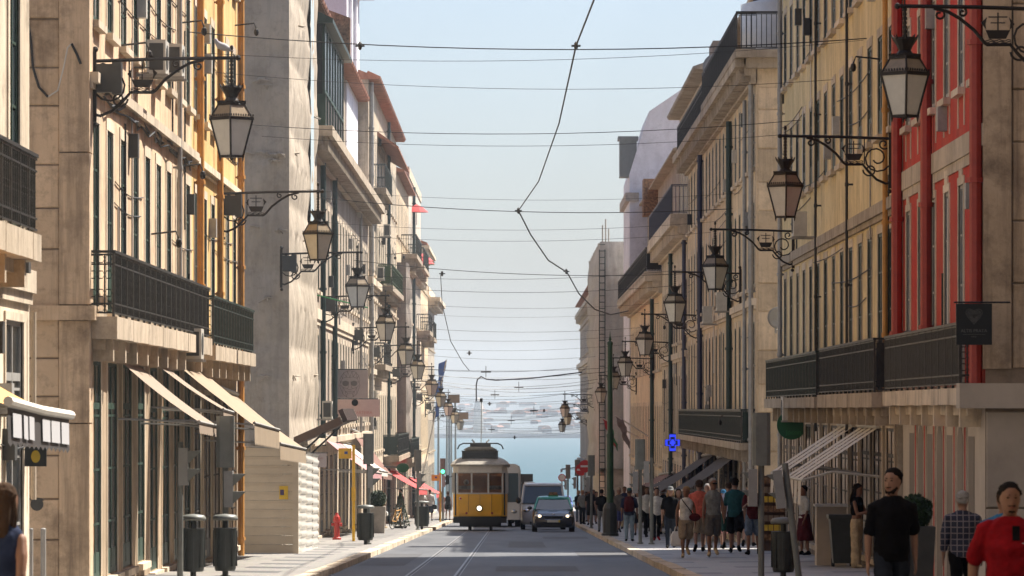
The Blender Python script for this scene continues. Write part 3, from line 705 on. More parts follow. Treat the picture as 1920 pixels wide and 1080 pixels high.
b = building('pinkish_grey_building', 'pinkish grey building with green drainpipes and roof terrace past the netting', -1, XL, 151.2, 212, 8.6, 'pinkgrey_render',
             [(-.55, 2.45, 1.1, 21, 'plain', 'wood_green', .17), (3.9, 6.9, 1.1, 21, 'plain', 'wood_green', .17)], (15, 2.4, -1.6, 'wood_dark', GS), ledges=[(2.95, .35, .1, 'pale_stone'), (-1.15, .2, .2, 'pale_stone')], basez=-1.2,
             cornice=(8.1, .85, .75, 'slab_stone'), roof=None, pipes=[(8, -1.2, 8.2, .09, 'pipe_green'), (18.5, -1.2, 8.2, .09, 'pipe_green'), (47, -1.2, 8.2, .06, 'pipe_grey')])
attic(b, -1, 7.0, 151.2, 212, 8.7, 13.6, 'pinkgrey_render', 20, 2.4)
a = MB(); a.tube([(-6.85, 173, 8.9), (-6.85, 173, 13.6)], .1, 8); ob('drainpipe', a, b, mats='pipe_green')
# glazed winter garden on the terrace
g = MB()
for y in [152+i*2.35 for i in range(8)]: g.box(-6.12, -6.02, y-.06, y+.06, 9.05, 12.2)
for z in (9.05, 10.1, 12.15): g.box(-6.12, -6.02, 152.06, 168.4, z-.05, z+.05)
g.box(-7.0, -6.0, 151.9, 152.02, 9.0, 10.0)
for x in (-6.95, -6.5): g.box(x-.04, x+.04, 151.9, 152.0, 10.0, 12.2)
wg = ob('winter_garden', g, b, mats='wood_green')
a = MB(); a.prism([(-7.1, 12.2), (-5.75, 12.2), (-5.75, 12.35), (-7.1, 12.95)], 151.4, 169); ob('roof', a, wg, (0, 0, 0), mats='iron_green')
for k in range(7):
    a = MB(); y = 152+k*2.35; a.box(-6.08, -6.06, y+.07, y+2.28, 10.16, 12.09); ob('pane', a, wg, (0, 0, 0), mats='glass_sky' if k % 2 else 'glass_dark')
    a = MB(); a.box(-6.08, -6.06, y+.07, y+2.28, 9.11, 10.04); ob('pane', a, wg, (0, 0, 0), mats='wood_dark')
a = MB(); a.box(-6.95, -6.1, 151.94, 151.96, 10.0, 12.2); ob('pane', a, wg, (0, 0, 0), mats='glass_dark')
a = MB(); a.prism([(-7.0, 12.5), (-5.9, 12.5), (-5.9, 14.0), (-7.0, 14.4), (-9.5, 15.2), (-9.5, 12.5)], 171.5, 172); ob('fire_wall', a, b, mats='brick_tan')
# pale lilac tower block rising behind
t = thing('roof_tower', 'pale lilac tower with terracotta eave rising behind the left roofs', 'building', (-9.5, 205, gz(205)))
a = MB(); a.box(-14, -6.95, 198, 214, gz(214), 18.4); a.box(-6.95, -6.8, 200, 201, 14, 18); a.box(-6.95, -6.8, 206, 207, 14, 18); ob('wall', a, t, mats='lavender_render')
a = MB(); a.prism([(-14.6, 18.3), (-6.3, 18.3), (-6.3, 18.45), (-10, 20), (-14.6, 20)], 197.4, 214.6); ob('roof', a, t, mats='roof_tile')
b = building('tall_cream_building', 'tall cream building with iron balconies and terracotta eave on left', -1, XL, 212.2, 262, 14.6, 'cream_render',
             [(-1.9, .7, 1.05, 15, 'plain', 'wood_green', .16), (2.2, 4.7, 1.05, 15, 'hood', 'wood_white', .16), (6.2, 8.6, 1.05, 15, 'plain', 'wood_green', .16), (10.2, 12.6, 1.05, 15, 'plain', 'wood_white', .14)], (12, 2.4, -2.6, 'wood_dark', GS),
             basez=-2.2, ledges=[(1.6, .25, .12, 'pale_stone'), (5.6, .3, .2, 'pale_stone')], pipes=[(.5, None, 14.5, .1, 'pipe_grey'), (30, None, 14.5, .08, 'pipe_green')])
balcony(b, -1, XL, 214, 226, 9.9, .75, 'bars', 'iron_green', H=1.05); balcony(b, -1, XL, 228, 250, 5.9, .7, 'plate', 'leaf', H=1.0); balcony(b, -1, XL, 222, 234, 2.1, .5, 'bars', H=1.0); balcony(b, -1, XL, 236, 260, -2.3, .8, 'plate', 'iron_green', H=1.05)
a = MB(); a.prism([(-6.5, 12.9), (-5.5, 12.3), (-5.5, 12.4), (-6.5, 13.1)], 226, 250); ob('porch_roof', a, b, mats='roof_tile')
b = building('netted_cream_building', 'narrow building half covered by brown dust netting on left', -1, XL, 262.2, 292, 13.0, 'stone_render',
             [(-2.2, .4, 1.05, 9, 'plain', 'wood_green', .16), (2.0, 4.4, 1.05, 9, 'plain', 'wood_green', .16), (5.8, 8.2, 1.05, 9, 'plain', 'wood_white', .16), (9.6, 11.8, 1.05, 9, 'plain', 'wood_white', .16)], (7, 2.4, -3.0, 'wood_dark', GS), basez=-2.6, far=True, chimneys=[(3, 1, 1.2, 2.5)])
net(b, 'netting', lambda a, c: ((-6.0, 264+9*a, -2.4+10.5*c), (1, 0, 0), 9, 10.5), 50, 50, 'net_brown', .08, 5)
net(b, 'netting', lambda a, c: ((-6.5+.5*a, 263.9, -2.4+10.5*c), (0, -1, 0), .5, 10.5), 6, 50, 'net_brown', .05, 6)
balcony(b, -1, XL, 274, 290, 8.9, .9, 'bars', 'iron_green', H=1.1); balcony(b, -1, XL, 266, 288, -2.7, .8, 'plate', 'iron_green', H=1.05)
b = building('pale_stepped_building', 'pale building with red parasols on its upper balcony on left', -1, XL, 292.2, 330, 14.2, 'white_render',
             [(-2.4, .2, 1.05, 11, 'plain', 'wood_green', .16), (1.8, 4.2, 1.05, 11, 'plain', 'wood_white', .16), (5.4, 7.8, 1.05, 11, 'plain', 'wood_white', .16), (9., 11.4, 1.05, 11, 'plain', 'wood_white', .16)], (9, 2.4, -3.4, 'wood_dark', GS), basez=-3.0, far=True, cornice=(8.2, .5, .5, 'pale_stone'), roof='flat', pipes=[(10, None, 14, .1, 'pipe_green')])
balcony(b, -1, XL, 296, 314, 8.9, .9, 'bars', 'iron_green', H=1.1); balcony(b, -1, XL, 316, 328, 5.2, .9, 'bars', 'iron', H=1.1)
b = building('far_cream_building', 'far cream building with corner balcony near the street end on left', -1, XL, 330.2, 358, 11.4, 'sand_render',
             [(-2.8, -.3, 1.05, 8, 'plain', 'wood_green', .16), (1.4, 3.6, 1.05, 8, 'plain', 'wood_white', .16), (5., 7.2, 1.05, 8, 'plain', 'wood_white', .16), (8.4, 10.4, 1.05, 8, 'plain', 'wood_white', .16)], (7, 2.4, -3.8, 'wood_dark', GS), basez=-3.4, far=True, cornice=(10.7, .6, .6, 'pale_stone'), roof='tile')
balcony(b, -1, XL, 332, 344, 5., .9, 'bars', 'iron_green', H=1.1)
b = building('end_building', 'last pale building on the left where the street opens to the square', -1, XL, 358.2, 386, 8.6, 'white_render',
             [(-3.2, -.8, 1.05, 8, 'plain', 'wood_green', .16), (.8, 3.2, 1.05, 8, 'plain', 'wood_white', .16), (4.6, 6.8, 1.05, 8, 'plain', 'wood_white', .16)], (7, 2.4, -4.2, 'wood_dark', GS), basez=-3.8, far=True, cornice=(7.6, .8, .9, 'pale_stone'), roof='flat')

# ---------------- right side
R1 = building('red_building', 'red rendered building with white window surrounds and marble ground floor', 1, 7.15, 73, 88.5, 15, 'red_render',
             [(.4, 3.6, .9, 6, 'ears', 'pipe_grey', .12), (5.15, 6.95, .9, 6, 'ears', 'pipe_grey', .12)], None, sm='pale_stone', end='limestone_dark', basez=.1, base_m='marble',
             ledges=[(4.02, .34, .05, 'pale_stone')], glass=('glass_dark', 'glass_sky', 'glass_dark'),
             pipes=[(.15, .4, 15, .1, 'pipe_red'), (9.0, .4, 15, .1, 'pipe_red'), (15.3, .4, 15, .1, 'pipe_red')])
balcony(R1, 1, 7.15, 73.4, 88.3, .33, .40, 'dense', 'iron_grey', 'pale_stone', panel=1.25, thick=.26)
blocks(R1, 7.55, 12.0, 73, .62, 14.5, (1.3, .95, 1.2, .8), 'limestone', 9, (1.1, 1.8)); blocks(R1, 7.15, 12.0, 73, -3.0, -.02, (1.5, 1.49), 'marble', 11, (1.2, 2.0))
a = MB(); a.box(7.12, 7.54, 72.93, 73.5, .62, 14.4); ob('corner_pilaster', a, R1, mats='limestone')
a = MB(); a.box(6.74, 13, 72.8, 73.35, .02, .40); ob('ledge', a, R1, mats='marble')
for i in range(7):                         # niches of the marble front, square and pointed in turn
    yc = 75.2+i*1.88; hw = .42; zb = gz(yc)+.05; zt = -.42
    a = MB(); pr = [(-hw, zb), (hw, zb), (hw, zt-.25)] + ([(0, zt+.05)] if False else [(hw*.92, zt-.02), (hw*.5, zt+.12), (0, zt+.22), (-hw*.5, zt+.12), (-hw*.92, zt-.02)] if i % 2 else [(hw, zt), (-hw, zt)]) + [(-hw, zt-.25)]
    a.rings([[(7.15-.003, yc+u*1.15, z) for u, z in pr], [(7.15-.008, yc+u*1.15, z) for u, z in pr]]); ob('niche', a, R1, mats='marble_dark')
for i in range(6):
    yc = 76.14+i*1.88; a = MB(); a.box(7.138, 7.152, yc-.16, yc+.16, gz(yc), .04); ob('stripe', a, R1, mats='red_render')
    a = MB(); a.box(7.128, 7.153, yc-.26, yc-.162, gz(yc), .04); a.box(7.128, 7.153, yc+.162, yc+.26, gz(yc), .04); ob('moulding', a, R1, mats='white_render')
b = building('yellow_building', 'long faded yellow building with dark green balcony beside the red house', 1, 7.05, 88.6, 126.5, 16.2, 'yellow_render',
             [(.4, 3.4, 1.12, 14, 'french', 'wood_green', .16), (5.3, 7.2, 1.12, 14, 'french', 'wood_green', .16), (8.4, 10.3, 1.12, 14, 'plain', 'wood_green', .16), (11.6, 13.4, 1.12, 14, 'plain', 'wood_green', .16)], (12, 2.3, -.35, 'wood_dark', GS), base_m='shaded_base_stone',
             ledges=[(3.74, .22, .12, 'slab_stone')], basez=.05, pipes=[(36.9, None, 16, .06, 'pipe_grey'), (1.2, .4, 16, .05, 'pipe_orange'), (22, -.5, 16, .03, 'cable'), (11.6, -.5, 16, .03, 'cable')], chimneys=[(6, 2, 1., 2.2), (24, 2, 1., 2.6)], end='grey_render')
balcony(b, 1, 7.05, 88.9, 105, .32, .45, 'plate', 'iron', panel=1.15, thick=.28); balcony(b, 1, 7.05, 105.2, 126.3, .28, .5, 'plate', 'iron_green', panel=1.2, thick=.24)
b = building('stone_terrace_building', 'sandstone building with big corner roof terrace and dark drainpipes on right', 1, XR, 135.4, 189, 9.9, 'sand_render',
             [(-.75, 2.5, 1.1, 19, 'plain', 'wood_green', .17), (3.5, 5.9, 1.1, 19, 'plain', 'wood_green', .17), (6.9, 9.0, 1.1, 19, 'plain', 'wood_green', .17)], (15, 2.4, -1.5, 'wood_dark', GS), end='stone_render',
             basez=-1.1, cornice=(9.2, .75, .6, 'slab_stone'), roof=None, ledges=[(2.95, .2, .12, 'pale_stone')], sm='pale_stone',
             pipes=[(.45, None, 9.2, .07, 'pipe_grey'), (4.2, None, 9.0, .06, 'pipe_grey'), (14.5, -1.2, 9.0, .09, 'pipe_green'), (38, None, 9.2, .09, 'pipe_blue')])
balcony(b, 1, XR, 135.2, 160, 10.12, .62, 'bars', 'iron', 'slab_stone', panel=1.4, H=1.05, thick=.22); balcony(b, 1, XR, 161, 188, 9.98, .5, 'plate', 'iron', 'slab_stone', panel=1.4, H=1.05, thick=.2)
a = MB(); a.box(6.2, 12, 134.75, 135.39, 9.9, 10.12); a.box(6.5, 12, 135.0, 135.39, 9.62, 9.9); eb = ob('balcony', a, b, -Vector(b.location), mats='slab_stone')
me = rail_panel(1.4, 1.05, 'bars', 1, 'iron', 'x')
for k in range(4): ob('railing_panel', me, eb, (6.22+1.4*k, 134.82, 10.12))
a = MB(); a.box(6.2, 12, 134.79, 134.85, 11.14, 11.19); ob('handrail', a, eb, (0, 0, 0), mats='iron')
blocks(b, 6.84, 9.5, 135.4, gz(135)-.1, 9.1, (1.1, .8, .95), 'stone_render', 21, (.9, 1.5))
balcony(b, 1, XR, 136, 188, -.95, .45, 'plate', 'iron_green', 'slab_stone', panel=1.15, H=.95, thick=.2)
attic(b, 1, 8.0, 136, 189, 10.0, 12.9, 'stone_render', 17, 1.9, eave='slab_stone')
a = MB(); a.lathe([(.9, 0), (1.0, .5), (1.0, 1.7), (.2, 1.9)], (7.6, 140.5, 10.15), 16); ob('water_tank', a, b, mats='white_paint', smooth=True)
a = MB(); a.box(7.4, 9.5, 150, 153, 12.9, 15.6); a.box(7.3, 9.6, 149.9, 153.1, 15.6, 15.75); ob('chimney', a, b, mats='sand_render')
b = building('cream_cornice_building', 'cream building with indigo corner balcony and glass roof terrace on right', 1, XR, 189.2, 222, 7.6, 'cream_render',
             [(-1.6, 1.4, 1.1, 12, 'plain', 'wood_brown', .16), (2.8, 5.2, 1.1, 12, 'plain', 'wood_brown', .16)], (10, 2.4, -2.3, 'wood_dark', GS), basez=-2.0, cornice=(6.7, .85, .7, 'pale_stone'), roof=None, ledges=[(2.1, .25, .12, 'pale_stone')], pipes=[(.6, None, 6.7, .08, 'pipe_blue'), (17, None, 6.7, .09, 'pipe_green')])
balcony(b, 1, XR, 189.2, 221, 7.72, .68, 'bars', 'pipe_blue', 'pale_stone', panel=1.4, H=1.15, thick=.2)
attic(b, 1, 7.6, 189.2, 222, 7.7, 13.4, 'cream_render', 11, 2.5, eave='slab_stone')
a = MB(); a.box(8.2, 10.6, 199, 203, 12.6, 15.3); ob('roof_hut', a, b, mats='net_brown')
b = building('sandy_arcade_building', 'sandy building with dark balcony cornice before the lavender gable on right', 1, XR, 222.2, 283, 6.3, 'sand_render',
             [(-2.6, .2, 1.1, 20, 'plain', 'wood_brown', .16), (1.9, 4.4, 1.1, 20, 'plain', 'wood_brown', .16)], (16, 2.4, -3.2, 'wood_dark', GS), basez=-2.9, cornice=(5.4, .9, .8, 'pale_stone'), roof=None, far=True, pipes=[(12, None, 6, .1, 'pipe_green')])
balcony(b, 1, XR, 222.2, 282, 6.4, .8, 'plate', 'iron', 'pale_stone', panel=1.5, H=1.1, thick=.2)
attic(b, 1, 7.8, 222.2, 283, 6.4, 12.0, 'pinkgrey_render', 18, 2.2, far=True, eave='slab_stone')
for k in range(3):
    a = MB(); a.tube([(6.4+.9*(1-math.cos(i*math.pi/10)), 224+k*3, 7.6+1.5*math.sin(i*math.pi/10)) for i in range(6)], .04, 5); ob('terrace_hoop', a, b, mats='iron_green')
a = MB(); a.box(7.0, 9, 262, 264.5, 10.6, 12.6); ob('chimney', a, b, mats='brick_tan')
t = thing('lavender_gable_building', 'tall pale lavender gable wall rising behind the right roofs', 'building', (7.5, 291, gz(291)))
a = MB(); a.prism([(6.75, gz(299)), (6.75, 13.9), (7.9, 17.6), (10.4, 19.3), (18, 19.3), (18, gz(299))], 283.3, 299); ob('wall', a, t, mats='lavender_render')
a = MB(); a.box(6.2, 7.2, 284.5, 286.5, 13.8, 16.0); a.box(6.1, 7.3, 284.4, 286.6, 16.0, 16.2); ob('dormer', a, t, mats='signal_grey')
a = MB(); a.box(6.5, 7.3, 283.0, 299, 12.3, 12.8); ob('ledge', a, t, mats='pinkgrey_render')
t = thing('grey_netted_building', 'building covered in grey scaffold netting standing out on the right', 'building', (6.0, 320, gz(320)))
a = MB(); a.box(5.6, 14, 300.3, 345, gz(345), 10.2); ob('wall', a, t, mats='grey_render')
net(t, 'netting', lambda a, b: ((5.3+3*a, 300, gz(300)+3.2+(10.5-gz(300)-3.2)*b), (0, -1, 0), 3, 14), 30, 70, 'net_grey', .06, 8)
net(t, 'netting', lambda a, b: ((5.3, 300+45*a, gz(322)+3.2+(10.5-gz(322)-3.2)*b), (-1, 0, 0), 45, 14), 60, 60, 'net_grey', .08, 9)
for k in range(3):
    a = MB(); a.tube([(5.5+k*.25, 302+k*3, 10), (5.5+k*.25, 302+k*3, 11.6+.5*(k % 2))], .05, 6); ob('scaffold_pole', a, t, mats='pipe_grey')
a = MB(); lx = 5.26
for q in (0, .35): a.tube([(lx+q, 299.8, gz(300)), (lx+q, 299.8, 10)], .035, 5)
for k in range(44): a.tube([(lx, 299.8, gz(300)+.4*k), (lx+.35, 299.8, gz(300)+.4*k)], .025, 4)
ob('ladder', a, t, mats='iron_green')
b = building('far_ornate_building', 'far pink cream building with scalloped balconies at the right street end', 1, 5.85, 345.3, 432, 9.2, 'pinkgrey_render',
             [(-4.0, -1.4, 1.1, 20, 'hood', 'wood_brown', .2), (.4, 2.8, 1.1, 20, 'hood', 'wood_brown', .2), (4.6, 6.8, 1.1, 20, 'hood', 'wood_brown', .2)], (18, 2.4, -4.9, 'wood_dark', GS), basez=-4.5, cornice=(7.6, .8, .5, 'pale_stone'), roof='tile', far=True, ledges=[(3.6, .4, .35, 'pale_stone'), (-.6, .4, .35, 'pale_stone'), (-4.6, .3, .3, 'pale_stone')], chimneys=[(20, 1, 1, 1.6), (60, 1, 1, 1.6)])
b = building('near_right_building', 'corner building at the near right holding the closest lantern', 1, 7.35, 40, 67.6, 15, 'cream_render', [], None, end='limestone_dark', basez=1.0)

b = building('plain_street_building', 'plain cream building continuing the street beside the camera on left', -1, XL, -70, 39.6, 14.5, 'cream_render', [], None, basez=1.0)
b = building('plain_street_building', 'plain cream building continuing the street beside the camera on right', 1, 7.35, -70, 39.6, 15.5, 'sand_render', [], None, basez=1.0)

CL = {'peach_building': (-1, XL, 74, 96, 1.8, 8, 26), 'ochre_building': (-1, XL, 97, 112, 1.8, 9, 14), 'pinkish_grey_building': (-1, XL, 152, 210, -1, 8, 40), 'tall_cream_building': (-1, XL, 213, 260, -1, 13, 36), 'yellow_building': (1, 7.05, 89, 126, .6, 10.5, 40), 'stone_terrace_building': (1, XR, 136, 188, -.5, 9, 44), 'cream_cornice_building': (1, XR, 190, 221, -1, 6, 18), 'red_building': (1, 7.15, 74, 88, .8, 7, 6), 'corner_building': (-1, XL, 57, 64, -1.5, 5, 8)}
for i, (k, v) in enumerate(CL.items()): clutter(bpy.data.objects[k], *v, seed=40+i)
# ================================================================ wall lanterns
def make_lamp(label, group, box, L=2.12):
    """wall bracket reaching out along +x from the wall plate at the origin; arm tip at x = L, lantern hangs below"""
    t = thing('street_lamp', label, 'street lamp', (0, 0, 0), group=group); Z = (0, 0, 0)
    a = MB(); a.box(-.02, .05, -.04, .04, -.95, .12); a.ball((.03, 0, .16), .05, 8, 5); a.ball((.03, 0, -1.0), .045, 8, 5); ob('wall_plate', a, t, Z, mats='lamp_iron')
    a = MB(); a.tube([(0, 0, -.02), (L*.5, 0, .015), (L+.06, 0, .03)], .03, 6); a.ball((L+.1, 0, .03), .045, 8, 5); ob('arm', a, t, Z, mats='lamp_iron')
    a = MB(); a.tube([(L*.80, 0, .0), (L*.70, 0, -.05), (L*.62, 0, -.14), (L*.52, 0, -.30), (L*.45, 0, -.47), (L*.43, 0, -.5), (L*.27, 0, -.5), (L*.22, 0, -.62), (L*.14, 0, -.78), (L*.05, 0, -.86), (.03, 0, -.84)], .026, 6); ob('brace', a, t, Z, mats='lamp_iron')
    def spiral(cx, cz, r, turns, st, dr=1):
        a = MB(); a.tube([(cx+r*(1-.75*k/18)*math.cos(st+dr*turns*2*math.pi*k/18), 0, cz+r*(1-.75*k/18)*math.sin(st+dr*turns*2*math.pi*k/18)) for k in range(19)], .017, 5); ob('scroll', a, t, Z, mats='lamp_iron')
    spiral(.27, -.38, .30, 1.5, 2.6); spiral(.40, -.60, .13, 1.2, 0., -1); spiral(L*.76, -.09, .085, 1.2, 1.); spiral(L*.60, -.06, .06, 1.1, 2.); spiral(.14, -.12, .10, 1.1, 4.)
    a = MB(); x0 = L*.355                                # the ship panel
    a.prism([(x0-.17, -.30), (x0+.17, -.30), (x0+.12, -.42), (x0-.11, -.42)], -.012, .012)
    for q in (-.2, .2): a.prism([(x0+q-.03, -.22), (x0+q+.05*(1 if q < 0 else -1), -.12), (x0+q+.03, -.2), (x0+q*.8, -.30)], -.01, .01)
    a.tube([(x0, 0, -.3), (x0, 0, -.06)], .012, 5); a.tube([(x0-.13, 0, -.12), (x0+.13, 0, -.12)], .01, 5); a.tube([(x0-.1, 0, -.2), (x0+.1, 0, -.2)], .009, 5)
    for k in range(3): a.tube([(x0-.18+.04*i, 0, -.44-.022*k+.012*math.sin(i*2+k)) for i in range(10)], .007, 4)
    a.tube([(x0-.2, 0, -.5), (x0-.2, 0, -.02)], .012, 5); ob('ship_emblem', a, t, Z, mats='lamp_iron')
    a = MB(); a.tube([(L, 0, .05), (L, 0, -.46)], .02, 6)
    for k in range(7): a.lathe([(.034, -.02), (.034, .02)], (L, 0, -.02-.06*k), 6, ph=k*.5)
    a.tube([(L, 0, .05), (L, 0, .16)], .012, 5); a.ball((L, 0, .18), (.03, .03, .05), 8, 5); ob('hanger', a, t, Z, mats='lamp_iron')
    h = 2**.5/2
    def sq(r, z): return [(L+r*math.cos(k*math.pi/2), r*math.sin(k*math.pi/2), z) for k in range(4)]
    a = MB(); a.lathe([(.05, -.42), (.10, -.46), (.16, -.40), (.17, -.43), (.11, -.52), (.085, -.58), (.12, -.63), (.17, -.68)], (L, 0, 0), 10)
    for k in range(8): an = k*math.pi/4; a.tube([(L+.155*math.cos(an), .155*math.sin(an), -.42), (L+.185*math.cos(an), .185*math.sin(an), -.36)], [.018, .006], 4)
    ob('crown', a, t, Z, mats='lamp_iron')
    a = MB(); zt, zm, zb, rt, rm, rb = -.68, -.90, -1.48, .20, .325, .175
    for (r, z, hh) in ((rt, zt, .04), (rm, zm, .05), (rb, zb, .035)):
        a.rings([sq(r+.02, z-hh/2), sq(r+.02, z+hh/2)])
    for k in range(4):
        c, s_ = math.cos(k*math.pi/2), math.sin(k*math.pi/2)
        a.tube([(L+rt*c, rt*s_, zt), (L+rm*c, rm*s_, zm)], .014, 4); a.tube([(L+rm*c, rm*s_, zm), (L+rb*c, rb*s_, zb)], .016, 4); a.tube([(L+rb*c, rb*s_, zb), (L+rb*c, rb*s_, zb-.08)], [.02, .006], 4)
        c2, s2 = math.cos((k+1)*math.pi/2), math.sin((k+1)*math.pi/2)
        for (r, z) in ((rm+.02, zm+.03), (rt+.02, zt+.02)):
            for i in range(10):
                f = (i+.5)/10; x, y = r*(c*(1-f)+c2*f), r*(s_*(1-f)+s2*f); a.tube([(L+x, y, z), (L+x*1.02, y*1.02, z+.035)], [.013, .009], 4)
    ob('lantern_frame', a, t, Z, mats='lamp_iron')
    for k in range(4):
        c, s_, c2, s2 = math.cos(k*math.pi/2), math.sin(k*math.pi/2), math.cos((k+1)*math.pi/2), math.sin((k+1)*math.pi/2)
        for nm, m, (r0, z0), (r1, z1) in (('pane', 'lamp_glass', (rm-.012, zm-.02), (rb-.008, zb)), ('roof_pane', 'lamp_roof_glass', (rt-.008, zt), (rm-.012, zm+.02))):
            a = MB(); a.quad((L+r0*c, r0*s_, z0), (L+r0*c2, r0*s2, z0), (L+r1*c2, r1*s2, z1), (L+r1*c, r1*s_, z1)); ob(nm, a, t, Z, mats=m)
    if box:
        a = MB(); a.box(.06, .40, -.14, .14, -.50, -.07); a.box(.30, .44, -.16, .16, -.53, -.04); ob('junction_box', a, t, Z, mats='ac_dark')
    return t
GL = 'wall lanterns along the left facades'; GR = 'wall lanterns along the right facades'
ll = make_lamp('nearest left lantern with a pigeon perched on its arm', GL, True); lr = make_lamp('nearest right lantern hanging before the red facade', GR, False, 1.98)
def lampz(d): return 5.75+.9-.0*d
LD = [(73.6, 'nearest left lantern with a pigeon perched on its arm'), (105.9, 'second lantern on the left, on the ochre building before the netting'), (132.4, 'third lantern on the left, above the green pole'), (161, 'fourth lantern from the left edge, above the face sign'), (191, 'fifth left lantern, right of the face sign'), (214, 'sixth left lantern counted from the near end'), (250, 'seventh left lantern counted from the near end'), (281, 'eighth left lantern counted from the near end'), (312, 'ninth left lantern counted from the near end'), (345, 'tenth left lantern counted from the near end'), (378, 'farthest left lantern near the square')]
RD = [(65.8, 'nearest right lantern hanging before the red facade'), (89.6, 'second right lantern, in front of the yellow facade'), (121, 'third right lantern, left of the small satellite dish'), (144, 'fourth right lantern counted from the near end'), (177.5, 'fifth right lantern counted from the near end'), (209, 'sixth right lantern counted from the near end'), (234, 'seventh right lantern counted from the near end'), (268, 'eighth right lantern beside the tall green post'), (318, 'ninth right lantern on the grey netting'), (352, 'tenth right lantern counted from the near end'), (392, 'farthest right lantern near the square')]
for i, (d, lab) in enumerate(LD):
    p = (-XL+.03, d, gz(d)+8.2-.0*i)
    if i == 0: ll.location = p
    else: dup(ll, p, 0, lab)
for i, (d, lab) in enumerate(RD):
    xw = 7.32 if d < 70 else (7.02 if d < 127 else (6.77 if d < 299 else (5.27 if d < 340 else 5.82)))
    p = (xw, d, gz(d)+8.2)
    if i == 0: lr.location = p; lr.rotation_euler = (0, 0, math.pi)
    else: dup(lr, p, math.pi, lab)
# pigeon on the nearest arm
px, py, pz = -XL+2.02, 73.6, ll.location.z+.075
t = thing('pigeon', 'grey and white pigeon perched on the nearest left lantern arm', 'bird', (px, py, pz))
a = MB(); a.tube([(.16, 0, .06), (.1, 0, .085), (.02, 0, .12), (-.06, 0, .15), (-.10, 0, .20), (-.115, 0, .235), (-.13, 0, .25)], [.012, .035, .062, .058, .034, .03, .012], 10); ob('body', a, t, (0, 0, 0), mats='feather', smooth=True)
a = MB(); a.tube([(-.13, 0, .243), (-.16, 0, .235)], [.009, .002], 6); ob('beak', a, t, (0, 0, 0), mats='beak')
for q in (-1, 1): a = MB(); a.tube([(-.02, q*.02, .08), (-.02, q*.02, .0)], .006, 5); ob('leg', a, t, (0, 0, 0), mats='beak')

# ================================================================ overhead wires
def sag(p, q, s, n=14): 
    p, q = Vector(p), Vector(q); return [p.lerp(q, i/n)+Vector((0, 0, -s*4*(i/n)*(1-i/n))) for i in range(n+1)]
def dof_(y, k=8.9): return k/((HY-y)/F+SL)
ORD = 'first second third fourth fifth sixth seventh eighth ninth tenth eleventh twelfth thirteenth fourteenth fifteenth sixteenth seventeenth eighteenth nineteenth twentieth twenty-first twenty-second twenty-third twenty-fourth twenty-fifth twenty-sixth twenty-seventh lowest'.split()
GW = 'span wires across the street'
def rx(d): return 7.0 if d < 127 else (6.8 if d < 299 else (5.3 if d < 345 else 5.85))
names = {85: 'thick upper span wire with a dark insulator at the left roofs', 160: 'third span wire from the top of the picture', 245: 'span wire with a twisted cable wrapped on its right end', 392: 'thick span wire carrying the bend of the trolley wire', 510: 'span wire ending at a hanging insulator on the left', 695: 'span wire with the curled loose cable'}
for i, (y, th, dy, off) in enumerate([(85, .026, -12, 0), (106, .012, 3, 1.5), (160, .013, -4, -.8), (245, .02, 6, .3), (268, .014, -4, 1.), (370, .012, -3, -1.), (392, .028, -24, .2), (427, .013, 3, -.4), (448, .014, 0, .8), (510, .03, -26, .2), (520, .018, 4, 2), (545, .024, 2, -1), (575, .016, -5, 1), (592, .013, 3, -2), (620, .02, -3, .5), (637, .02, 3, 1), (655, .018, 4, 2), (672, .022, -4, -1), (695, .03, 5, .4), (710, .03, -5, 1.), (728, .02, 2, 1), (742, .03, 5, -2), (756, .025, -6, 1), (768, .03, 3, .5), (780, .025, -4, 1), (792, .03, 6, 0), (806, .03, -6, 1), (818, .025, 4, -1)]):
    d = min(dof_(y), 600); z = (HY-y)*d/F; dz = dy*d/F; xl = -6.45 if d < 386 else -9; xr_ = rx(d)-.05 if d < 432 else 9
    if d > 430: d2 = 380+i*1.8; z = (HY-y)*d2/F; dz = dy*d2/F; d = d2; xl, xr_ = -6.45, 5.8
    a = MB(); a.tube(sag((xl, d+off, z-dz/2+.2), (xr_, d-off, z+dz/2+.2), .28), th*.42, 5)
    o = ob('overhead_wire', a, mats='copper_wire'); tag(o, names.get(y, '%s span wire counted from the top of the sky gap' % ORD[i]), 'wire', GW)
def P(x, y, d): return ((x-CX)/F*d, d, (HY-y)/F*d)
tw_ = [(2.2, 20, 8.9), P(1119, -14, 84), P(1080, 86, dof_(85)), P(1048, 232, 120), P(1010, 340, 137), P(972, 395, dof_(392))]
a = MB(); a.tube(tw_, .018, 6); tag(ob('trolley_wire', a, mats='copper_wire'), 'thick trolley wire running down from the top of the picture', 'wire')
a = MB(); a.tube([P(972, 395, 148.6), P(995, 440, 163), P(1028, 488, 178), P(1062, 510, 190.5)], .026, 6); tag(ob('trolley_wire', a, mats='copper_wire'), 'trolley wire slack between the two bends above the street centre', 'wire')
a = MB(); a.tube([P(1064, 512, 190.5), P(1085, 550, 205), P(1115, 580, 215), P(1145, 590, 223), P(1178, 583, 230)], .028, 6); tag(ob('trolley_wire', a, mats='copper_wire'), 'drooping trolley feeder wire ending at the right facade', 'wire')
a = MB(); a.tube([P(893, 752, 260), P(893, 722, 259), P(895, 712, 259), P(902, 706, 258), P(912, 711, 258), P(930, 713, 258), P(1000, 709, 258), P(1092, 698, 258)], .035, 6); tag(ob('loose_cable', a, mats='copper_wire'), 'black cable with a curled end hanging over the tram', 'cable')
